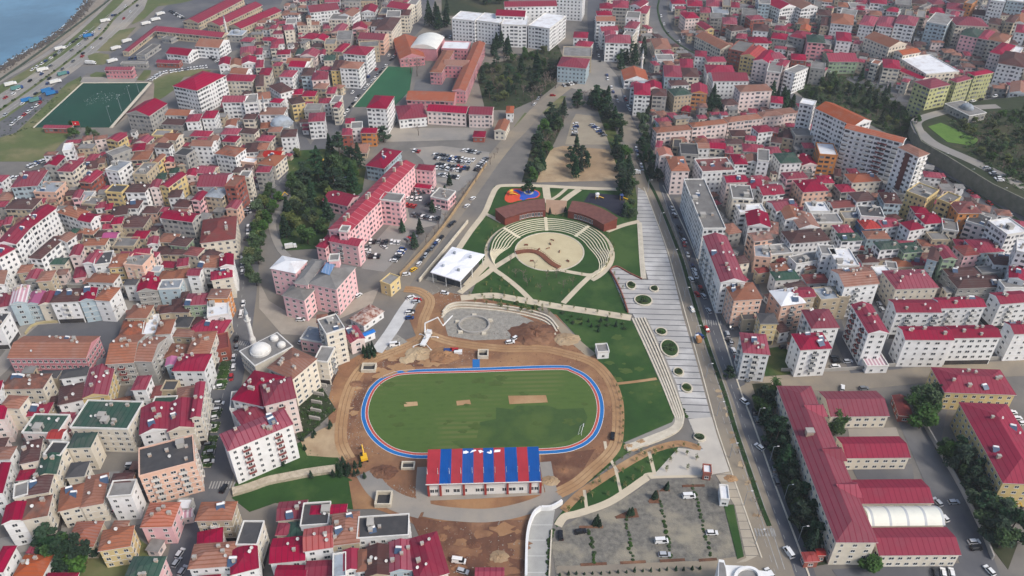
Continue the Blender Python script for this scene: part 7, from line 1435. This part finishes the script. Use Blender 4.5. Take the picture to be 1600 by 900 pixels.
strewn(T('00', [(520,530),(920,530),(690,780),(240,785)]), 50, .2, .4, WHITE, 'resting_gulls', 32)
# pit retaining steps and ring basin
for k in range(3): ribbon('pit_step', [(690+k,497-k*4),(705,484-k*3.4),(735,482-k*3.4),(800,489-k*3.4),(852,503-k*4.2),(868+k*2,524-k*5)], .8, .5+.35*k, M_STONE)
P = G(741,509); rt = root('ring_foundation', (P.x, P.y, 0)); mb = MB(); E = [Vector((cos(2*pi*k/24)*7.2, sin(2*pi*k/24)*6.2, 0)) for k in range(24)]; ribbon_mesh(mb, E, .7, 0, 1.3, 0, True); mb.build('ring_wall', CONC, rt)
for a in (.5, 1.6, 2.8, 3.9, 5.3): mb = MB(); mb.box(cos(a)*8.6-1.1, sin(a)*7.6-.8, 0, cos(a)*8.6+1.1, sin(a)*7.6+.8, 1.0, 0, .9); mb.build('formwork_block', M_STONE, rt)
tag(rt, 'round concrete ring foundation in the grey building pit', 'foundation')
def basin(x, y, w, d, h, label):
    P = G(x, y); rt = root('concrete_chamber', (P.x, P.y, 0)); mb = MB(); t = .5
    mb.box(-w,-d,0,w,-d+t,h); mb.box(-w,d-t,0,w,d,h); mb.box(-w,-d+t,0,-w+t,d-t,h); mb.box(w-t,-d+t,0,w,d-t,h); mb.build('wall', M_STONE, rt); mb = MB(); mb.box(-w+t,-d+t,0,w-t,d-t,.3); mb.build('floor_slab', DARK, rt); tag(rt, label, 'chamber')
basin(577,577,3.2,2.4,1.8,'open white concrete chamber beside the dirt track'); basin(755,556,2.4,2.4,2.0,'open concrete chamber at the blue track spur'); basin(600,783,3.0,3.2,2.2,'open concrete chamber below the grandstand path'); basin(638,729,2.6,1.8,1.2,'open grey concrete chamber beside the grandstand')
mb = MB()
for i, p in enumerate(((700,550,),(710,549),(716,552))): q = G(p[0], p[1]); mb = MB(); mb.box(-1.8,-.9,0,1.8,.9,1.3); mb.box(-1.85,-.95,1.3,1.85,.95,1.45); o = tag(mb.build('site_container', [CM['blue'], CM['red'], CM['white']][i], None, (q.x, q.y, .1)), ['blue','red','white'][i]+' container box beside the blue track spur', 'container')
# stone retaining wall of the west terrace
ribbon_pts = smooth_line([G(*p) for p in [(364,771),(392,763),(420,753),(450,747),(475,742),(500,738),(524,735)]], 5)
mb = MB(); ribbon_mesh(mb, ribbon_pts, 3.4, 0, 1.5); tag(mb.build('stone_wall', mat('rubble_stone_wall', (206,194,172), (158,146,126), .5, 1, 7, .0, 'World', .9)), 'pale rubble stone wall between the two sloping lawns', 'wall')
def wall_line(px, w, h, m, label, name='wall', base=None, lift=0):
    pts = smooth_line([G(p[0], p[1], lift) for p in px], 4); mb = MB(); ribbon_mesh(mb, pts, w, lift, h+lift); tag(mb.build(name, m), label, 'wall')
wall_line([(1445,668),(1470,712),(1500,765),(1530,825),(1550,875)], .5, 2.4, CONC, 'long concrete wall along the school lane trees', 'yard_wall'); wall_line([(731,348),(700,386),(655,441)], .6, 2.0, M_STONE, 'pale wall between dusty road and park lawn', 'park_wall'); wall_line([(760,258),(715,325),(690,360),(660,395),(625,432)], .4, 2.2, mat('ochre_wall', (176,150,112), (150,128,100), .3), 'ochre wall of the hospital car park along the dusty road', 'park_wall')
wall_line([(845,797),(833,808),(824,840),(822,905)], .9, 2.2, WHITE, 'white curved wall along the concrete ramp', 'ramp_wall'); wall_line([(878,787),(862,796),(846,797)], .9, 2.2, WHITE, 'short white wall across the top of the concrete ramp', 'ramp_wall'); wall_line([(862,830),(858,905)], .5, 1.0, M_STONE, 'low pale wall at the cobbled side of the ramp', 'ramp_wall')
wall_line([(953,424),(962,440),(972,462),(981,489)], .5, 1.4, mat('rust_edge_wall', (150,92,78), (130,80,70), .4), 'rust coloured wall edging the plaza lobe', 'plaza_wall'); wall_line([(953,423),(958,418.5),(966,418),(984,428),(1003,437)], .4, .9, bpy.data.materials['rust_edge_wall'], 'curved rust coloured edge at the plaza lobe tip', 'plaza_wall')
wall_line([(1220,580),(1300,580),(1400,572),(1480,565),(1600,560)], .4, 1.8, CONC, 'long rubble wall between white blocks and tan street', 'boundary_wall'); wall_line([(40,523),(58,507),(115,502),(186,491)], .5, 1.2, mat('yard_wall_stone', (190,176,140), (160,150,110), .3), 'pale curved wall round the asphalt school yard', 'yard_wall')
wall_line(T('00', [(-60,545),(0,505),(180,380),(330,270),(520,130),(690,0),(760,-60)]), .7, 1.5, mat('dark_sea_wall', (74,86,74), (60,70,64), .3), 'dark low wall between sea path and coast verge', 'sea_wall')
tw = [(1425,190),(1440,222),(1480,245),(1550,288),(1600,312),(1720,372)]
pts = [G(x, y, TERR) for x, y in tw]; mb = MB(); ribbon_mesh(mb, [Vector((p.x-.35, p.y-.35, 0)) for p in pts], .8, -.2, TERR+.9); tag(mb.build('retaining_wall', mat('mossy_concrete', (132,130,118), (96,100,84), .25, .95, 7, 0, 'Object', .3)), 'high mossy retaining wall above the highway', 'wall')
for i, (x, y) in enumerate(((503,603),(498,617),(495,630),(494,643),(492,655))): q = G(x, y); mb = MB(); mb.box(-2.4,-.35,0,2.4,.35,1.6,0,(1,.8)); o = mb.build('concrete_buttress', CONC, None, (q.x, q.y, 0)); o.rotation_euler.z = -.25; tag(o, 'pale concrete buttress on the slope between crimson complex and pitch', 'buttress', 'buttresses on the slope')
# playground kit, arena benches, small furniture
def play(x, y, col, label):
    P = G(x, y); rt = root('play_tower', (P.x, P.y, .2)); 
    for a in (-.9,.9):
        for b in (-.9,.9): mb = MB(); mb.tube((a,b,0),(a,b,3),.1,n=6); mb.build('post', CM['yellow'], rt)
    mb = MB(); mb.box(-1,-1,1.3,1,1,1.45); mb.build('deck', CM[col], rt); mb = MB(); mb.shape([(-1.2,-1.2,3),(1.2,-1.2,3),(1.2,1.2,3),(-1.2,1.2,3),(0,0,4)], [(0,1,4),(1,2,4),(2,3,4),(3,0,4),(3,2,1,0)]); mb.build('roof', CM[col], rt)
    mb = MB(); mb.shape([(1,-.4,1.4),(1,.4,1.4),(4,.4,.1),(4,-.4,.1),(1,-.4,1.3),(1,.4,1.3),(4,.4,0),(4,-.4,0)], [(0,1,2,3),(7,6,5,4),(0,3,7,4),(1,5,6,2)]); mb.build('slide', CM['yellow'], rt); tag(rt, label, 'play tower')
play(799,305,'yellow','yellow play tower with slide on the orange playground'); play(933,310,'white','white roofed play tower on the black playground'); play(971,312,'blue','blue and white play tower at the edge of the black playground')
for i, (x, y, lb) in enumerate(((822,384,'nearest the bridge start'),(842,391,'beside the middle of the bridge'),(860,382,'in the middle of the arena'),(863,376,'towards the far rim'),(856,389,'below the middle of the arena'),(874,394,'near the inner side of the bridge'),(887,409,'near the near rim'),(831,409,'inside the bridge curve'))):
    q = G(x, y); mb = MB(); mb.box(-1,-.3,.4,1,.3,.5); mb.box(-.9,-.25,0,-.7,.25,.4); mb.box(.7,-.25,0,.9,.25,.4); mb.box(-1,.25,.5,1,.32,.9); o = mb.build('bench', M_WOOD, None, (q.x, q.y, .16)); o.rotation_euler.z = i*.9; tag(o, 'dark bench on the arena floor, '+lb.replace('nearest', 'closest to'), 'bench', 'benches on the arena')
P = G(826,301); rt = root('tree_ring', (P.x, P.y, .15)); mb = MB(); ribbon_mesh(mb, [Vector((cos(2*pi*k/20)*2.6, sin(2*pi*k/20)*2.6, 0)) for k in range(20)], .7, 0, .6, 0, True); mb.build('rim', M_STONE, rt); tag(rt, 'round pale kerb ring under the playground tree', 'kerb ring')
for i, (x, y, s, lb) in enumerate(((910,674,1.0,'at the pitch rim beside the track bend'),)): 
    q = G(x, y); rt = root('football_goal', (q.x, q.y, .15), radians(75)); mb = MB(); mb.tube((-2.5,0,0),(-2.5,0,2),.09,n=6); mb.tube((2.5,0,0),(2.5,0,2),.09,n=6); mb.tube((-2.5,0,2),(2.5,0,2),.09,n=6); mb.build('goal_frame', WHITE, rt); mb = MB(); mb.tube((-2.5,0,2),(-2.5,1.3,0),.05,n=4); mb.tube((2.5,0,2),(2.5,1.3,0),.05,n=4); mb.tube((-2.5,1.3,0.05),(2.5,1.3,.05),.05,n=4); mb.build('back_stay', WHITE, rt); tag(rt, 'small white goal '+lb, 'goal')
def lamp(x, y, hgt, label, group, lift=0):
    p = G(x, y, lift); rt = root('street_lamp', (p.x, p.y, lift)); mb = MB(); mb.tube((0,0,0),(0,0,hgt),.12,.07,6); mb.tube((0,0,hgt),(1.6,0,hgt+.3),.06,.05,5); mb.build('pole', RM['S'], rt); mb = MB(); mb.box(1.3,-.15,hgt+.22,2.1,.15,hgt+.38); mb.build('lamp_head', WHITE, rt); tag(rt, label, 'street lamp', group)
for x, y in ((1012,300),(1030,352),(1050,410),(1068,470),(1085,530),(1103,590),(1120,650),(1140,715),(1162,790),(1180,850)): lamp(x, y, 8, 'thin grey street lamp along the kerb of the plaza', 'lamps along the plaza kerb')
for x, y in ((1182,660),(1203,720),(1225,780),(1247,845)): lamp(x, y, 8, 'grey street lamp at the cedar belt pavement', 'lamps at the cedar belt')
for x, y in ((1470,260),(1510,285),(1560,315)): lamp(x, y, 9, 'grey street lamp on the highway below the retaining wall', 'highway lamps')
for x, y in T('00', [(870,580),(820,635),(760,695),(695,765)]): lamp(x, y, 12, 'tall floodlight mast on the near side of the dark green pitch', 'pitch floodlights')
for x, y in ((1290,130),(1370,135)): lamp(x, y, 9, 'white lamp mast in the hillside school yard', 'hillside school lamps')
P = G(187,800); rt = root('parasol', (P.x, P.y, .1)); mb = MB(); mb.tube((0,0,0),(0,0,2.4),.06,n=5); mb.build('pole', WHITE, rt); mb = MB(); mb.lathe([(2.0,2.1),(.1,2.9)], 10); mb.build('canopy', mat('pink_parasol', (206,110,130), (226,190,196), 2, .7), rt); tag(rt, 'pink parasol outside the cream corner house', 'parasol')
# red shop sign with pale lettering strokes
P0, P1 = G(*T('02', [(1352,392)])[0], 5.2), G(*T('02', [(1432,392)])[0], 5.2); u = (P1-P0); Ls = u.length; rt = root('shop_sign', P0, atan2(u.y, u.x)); mb = MB(); mb.box(0,-.35,-3.4,Ls,-.15,1.2); mb.build('sign_board', mat('sign_red', (190,52,56), (178,46,50), .5, .5), rt)
R = random.Random(3); mb = MB()
for rrow in range(2):
    x = .8
    while x < Ls-1: w_ = R.uniform(.3, .6); mb.box(x,-.38,-.3-rrow*1.4,x+w_,-.351,.5-rrow*1.4); x += w_+.25
mb.build('sign_lettering', WHITE, rt); tag(rt, 'large red sign board with rows of pale lettering on the avenue shop', 'sign')
# ------------------------------------------------------------------ the rest of the town: low houses between the traced ones, one mass
def infill(polys, n, seed, h0, h1, s0, s1, gap=.6):
    R = random.Random(seed); W, RF, W2, RF2 = 'wcbg', 'COB', MB(), MB(); cnt = 0
    for px in polys:
        poly = [G(*p) for p in px]; x0, x1 = min(p.x for p in poly), max(p.x for p in poly); y0, y1 = min(p.y for p in poly), max(p.y for p in poly)
        area = (x1-x0)*(y1-y0); base = R.uniform(-.3, .3)
        for _ in range(int(n*area/10000)):
            p = Vector((R.uniform(x0, x1), R.uniform(y0, y1), 0))
            if not inpoly(p, poly): continue
            a, b = R.uniform(s0, s1)/2, R.uniform(s0, s1)/2; an = base+R.choice((0, pi/2))+R.gauss(0, .12)+.25*sin(p.x/60); u = (cos(an), sin(an))
            if any(inpoly(p, k) for k in KEEP): continue
            if foot_hit((p.x, p.y), u, a, b, gap) or onroad(p, max(a, b)*.8): continue
            if any((p.x-q[0])**2+(p.y-q[1])**2 < (q[2]+max(a,b))**2 for q in TPOS): continue
            add_foot((p.x, p.y), u, a, b); h = R.choice(h0)*3+R.uniform(.3, 1); yield p, u, a, b, h, R
    return
KEEP = [[G(*p) for p in q] for q in ([(30,530),(60,500),(125,495),(195,485),(200,530),(180,575),(40,570)], [(150,690),(215,690),(215,745),(150,750)], [(200,640),(225,620),(230,660),(205,680)], [(120,880),(240,830),(245,910),(110,910)], [(1300,480),(1350,480),(1350,585),(1300,585)], [(1190,545),(1236,540),(1236,590),(1190,590)], [(960,75),(1020,75),(1020,120),(960,120)], [(1115,640),(1120,655),(1125,660)], [(0,200),(115,200),(100,240),(0,265)], [(325,235),(395,300),(405,340),(375,345)])]
FILL = [[(130,225),(200,215),(270,180),(345,130),(400,60),(520,-40),(650,-40),(640,20),(560,130),(505,205),(440,262),(400,320),(372,460),(200,470),(0,470),(-60,470),(-60,320),(40,290)],
        [(-60,470),(190,500),(370,470),(362,540),(335,680),(325,760),(290,900),(-60,900)], [(1030,60),(1100,105),(1250,165),(1330,200),(1440,260),(1620,365),(1620,470),(1400,470),(1340,500),(1310,560),(1230,560),(1190,520),(1150,430),(1100,300),(1035,250),(1010,160),(985,100)],
        [(930,-40),(1020,-40),(1015,30),(1050,80),(1010,70),(960,90),(940,60)], [(1045,-40),(1660,-40),(1660,140),(1560,150),(1440,160),(1330,105),(1240,130),(1130,100),(1060,60)], [(300,800),(365,805),(430,830),(560,850),(640,850),(680,900),(280,910)], [(1560,-40),(1660,-40),(1660,160),(1560,160)]]
wv = {k: MB() for k in 'wcgkb'}; rv = {k: MB() for k in 'COBGT'}
nfill = 0
import itertools
for p, u, a, b, h, R in itertools.chain(infill(FILL, 420, 99, (1, 2, 2, 3), None, 4.5, 10.0, .15), infill(FILL, 500, 98, (.9, 1, 1, 2), None, 2.8, 5.0, .05)):
    nfill += 1; wk = R.choice('wcggkb'); rk = R.choice('CCOBBGGT'); M = Matrix(((u[0], -u[1], p.x), (u[1], u[0], p.y)))
    def loc(x, y, z): return (u[0]*x-u[1]*y+p.x, u[1]*x+u[0]*y+p.y, z)
    c = [(-a,-b),(a,-b),(a,b),(-a,b)]; mbw = wv[wk]
    for i in range(4):
        (x0,y0),(x1,y1) = c[i], c[(i+1)%4]; L = hypot(x1-x0, y1-y0); mbw.face([loc(x0,y0,-.3),loc(x1,y1,-.3),loc(x1,y1,h),loc(x0,y0,h)], 0, [(0,-.3),(L,-.3),(L,h-.3),(0,h-.3)])
    mr = rv[rk]; A_, B_ = a+.4, b+.4; rise = min(A_, B_)*.38
    if rk == 'G': mr.face([loc(-A_,-B_,h),loc(A_,-B_,h),loc(A_,B_,h),loc(-A_,B_,h)])
    else:
        if A_ > B_: R1, R2 = loc(-(A_-B_),0,h+rise), loc(A_-B_,0,h+rise); fs = [(0,1,5,4),(1,2,5),(2,3,4,5),(3,0,4)]
        else: R1, R2 = loc(0,-(B_-A_),h+rise), loc(0,B_-A_,h+rise); fs = [(0,1,4),(1,2,5,4),(2,3,5),(3,0,4,5)]
        mr.shape([loc(-A_,-B_,h),loc(A_,-B_,h),loc(A_,B_,h),loc(-A_,B_,h),R1,R2], fs); mr.shape([loc(-A_,-B_,h-.02),loc(A_,-B_,h-.02),loc(A_,B_,h-.02),loc(-A_,B_,h-.02)], [(3,2,1,0)])
mb = MB(); mats = []
for d, pal in ((wv, WM), (rv, RM)):
    for k, s in d.items():
        off = len(mb.v); fo = len(mb.f); mats.append(pal[k]); mb.v += s.v; mb.f += [tuple(i+off for i in f) for f in s.f]; mb.mi += [len(mats)-1]*len(s.f)
        for fi, uv in s.uv.items(): mb.uv[fi+fo] = uv
o = mb.build('crowded_houses', mats); o['kind'] = 'stuff'
# scrub and weeds
def undergrowth(name, px, n, s0, s1, seed, lift=0):
    R = random.Random(seed); poly = [G(x, y, lift) for x, y in px]; x0, x1 = min(p.x for p in poly), max(p.x for p in poly); y0, y1 = min(p.y for p in poly), max(p.y for p in poly); mb = MB(); k = 0
    for _ in range(n*20):
        if k >= n: break
        p = Vector((R.uniform(x0, x1), R.uniform(y0, y1), lift))
        if not inpoly(p, poly) or foot_hit((p.x, p.y), (1,0), .6, .6) or (not lift and onroad(p, .5)): continue
        k += 1; s = R.uniform(s0, s1)
        for _ in range(26): v = Vector((R.gauss(0,1), R.gauss(0,1), abs(R.gauss(0,.8)))).normalized()*s*R.random()**.4; leaf(mb, p+v, s*.32, R)
    o = mb.build(name, M_LEAF if seed % 2 else M_YEL); o['kind'] = 'stuff'
undergrowth('scrub_undergrowth', [(1235,135),(1290,112),(1330,110),(1390,145),(1425,180),(1440,225),(1400,215),(1330,180),(1270,165)], 420, .8, 1.8, 1); undergrowth('scrub_undergrowth', [(1480,190),(1600,170),(1640,300),(1600,300),(1530,262)], 380, .8, 1.8, 3, TERR)
undergrowth('garden_undergrowth', [(452,250),(470,238),(520,235),(570,262),(566,295),(522,328),(505,385),(442,390),(438,350)], 160, .6, 1.4, 5); undergrowth('weeds', [(440,600),(470,590),(500,600),(525,640),(470,690),(455,660)], 90, .4, 1.0, 7); undergrowth('belt_undergrowth', [(1175,600),(1205,598),(1250,700),(1290,870),(1272,880),(1230,790)], 200, .6, 1.3, 9); undergrowth('wood_undergrowth', [(742,105),(790,95),(870,66),(884,100),(870,132),(845,152),(800,172),(758,172)], 240, .8, 1.6, 11)
undergrowth('weeds', [(370,760),(470,695),(540,725),(540,742),(420,755)], 60, .2, .5, 13)
undergrowth('verge_shrubs', T('00', [(-60,800),(230,600),(520,470),(500,520),(215,797),(0,900)]), 120, .4, 1.0, 15)
# median bushes on the coast highway
R = random.Random(8); L = smooth_line([G(*p) for p in T('00', [(-60,735),(0,690),(330,455),(620,225),(720,110),(860,0)])], 6)
for i in range(60):
    k = R.random()*(len(L)-1.01); p = L[int(k)].lerp(L[int(k)+1], k-int(k)); o = link('shrub', BUSH[i%3], None, (p.x, p.y, .2)); s = R.uniform(.5, 1.0); o.scale = (s, s, s*1.2); tag(o, 'dark shrub in the median of the coast highway', 'shrub', 'shrubs in the highway median')

# ------------------------------------------------------------------ cars: the 295 closest one by one, the far rest as one mass
CARQ.sort(key=lambda q: (q[0]-CAMP).length)
far = MB(); fmats = []
for i, (p, ang, col, where, van, group, zz) in enumerate(CARQ):
    me = VANS[col] if van else CARS[col]
    if i < 295 or van:
        o = link('parked_van' if van else 'parked_car', me, None, (p.x, p.y, zz), ang); cw = {'dark': 'dark grey'}.get(col, col)
        tag(o, f'{cw} {"van" if van else "car"} {where}', 'van' if van else 'car', group); continue
    if CM[col] not in fmats: fmats.append(CM[col])
    for m_ in (M_CGL, M_TYRE):
        if m_ not in fmats: fmats.append(m_)
    ix = [fmats.index(CM[col]), fmats.index(M_CGL), fmats.index(M_TYRE), fmats.index(CM[col]), fmats.index(CM[col])]
    ca, sa = cos(ang), sin(ang); off = len(far.v)
    far.v += [(p.x+ca*v.co.x-sa*v.co.y, p.y+sa*v.co.x+ca*v.co.y, zz+v.co.z) for v in me.vertices]
    for f in me.polygons: far.f.append(tuple(off+k for k in f.vertices)); far.mi.append(ix[f.material_index])
o = far.build('distant_parked_cars', fmats); o['kind'] = 'stuff'

# ------------------------------------------------------------------ labels that single out each ordinary building
LMK = [('grandstand',(755,740)),('domed mosque',(412,545)),('pink orange-roofed school',(85,540)),('salmon apartment block',(258,730)),('cobbled car park',(1010,830)),('pale rubble wall',(450,748)),
       ('concrete ramp',(845,850)),('mottled workshop',(575,490)),('boulevard school',(1290,720)),('yellow school',(1525,600)),('zebra crossing',(1112,504)),('plaza planters',(1046,545)),
       ('white gabled block',(1370,530)),('tan lot',(910,255)),('retaining wall',(1500,260)),('highway bend',(1030,30)),('hillside school',(1380,80)),('scrub slope',(1340,160)),('olive towers',(1490,150)),
       ('concrete prayer house',(1500,195)),('orange-roofed tower',(1430,240)),('boulevard minaret',(1001,118)),('small green building',(1036,185)),('white office complex',(800,40)),('school pitch',(605,140)),('crimson school',(710,180)),
       ('old town minaret',(420,200)),('beige clock school',(483,40)),('market sheds',(380,30)),('dark green pitch',(140,165)),('hospital garden',(500,290)),('small bare towers',(370,290)),('rough grass',(45,225)),('white office slab',(850,12)),
       ('clinic',(600,250)),('asphalt school yard',(110,510)),('green avenue beds',(348,620)),('yellow taxi row',(510,250)),('warehouses',(310,75)),('bottom photo edge',(560,905)),('lower corner trees',(95,870)),('crosswise market shed',(300,52)),('dormitory',(597,170))]
LW = [(n, G(*p)) for n, p in LMK]
ORD = ['first','second','third','fourth','fifth','sixth','seventh','eighth','ninth','tenth','eleventh','twelfth']
RWD = {'h': 'hip roof', 'g': 'gable roof', 'G': 'gable roof', 'f': 'flat roof'}
def look(r):
    rt, fl, st, rc, wl, ctr, grp, asp = r
    size = 'long ' if asp > 2.1 else ''
    return f"{size}{NUMW.get(fl, 'tall')}-storey {WC[wl][0]} {'block' if fl >= 4 else 'house'} with {RC[rc][0]} {RWD[st]}"
bykey = {}
for r in REC:
    c = Vector((r[5].x, r[5].y, 0)); n = min(LW, key=lambda q: (q[1]-c).length); bykey.setdefault((look(r), n[0]), []).append(((n[1]-c).length, r))
for (lk, nm), rs in bykey.items():
    rs.sort(key=lambda q: q[0])
    for i, (d, r) in enumerate(rs):
        lb = f"{lk}, by the {nm}" if len(rs) == 1 else f"{lk}, {ORD[min(i, 11)]} such from the {nm}"
        fl = r[1]; tag(r[0], lb, 'apartments' if fl >= 4 else 'house', 'apartment blocks of the town' if fl >= 4 else 'low houses of the town')
print('STATS buildings', len(REC), 'fill', nfill, 'windows', nwin[0], 'trees', ntree[0], 'cars', ncar[0], 'objects', len(bpy.data.objects))

# look-alikes in short rows: say which one
same = {}
for o in bpy.data.objects:
    if o.parent is None and 'label' in o and o.get('group') and o.get('category') not in ('apartments', 'house'): same.setdefault(o['label'], []).append(o)
for lb, os_ in same.items():
    if 2 <= len(os_) <= 12 and len(lb.split()) <= 11:
        os_.sort(key=lambda o: -(Vector(o.location)-CAMP).length)
        for i, o in enumerate(os_): o['label'] = f"{lb}, {ORD[i]} from the far side"
# ------------------------------------------------------------------ the air: thin even haze
mb = MB(); mb.box(-1520, -220, -4.2, 1520, 2520, 262)
hz = mb.build('haze', bpy.data.materials.new('haze_air')); hz['kind'] = 'stuff'
hm = hz.data.materials[0]; hm.use_nodes = True; ht = hm.node_tree
ht.nodes.remove(ht.nodes['Principled BSDF'])
pv = ht.nodes.new('ShaderNodeVolumePrincipled'); pv.inputs['Color'].default_value = (.90, .94, 1.0, 1); pv.inputs['Density'].default_value = .00012; pv.inputs['Anisotropy'].default_value = .2
ht.links.new(pv.outputs[0], ht.nodes['Material Output'].inputs['Volume'])
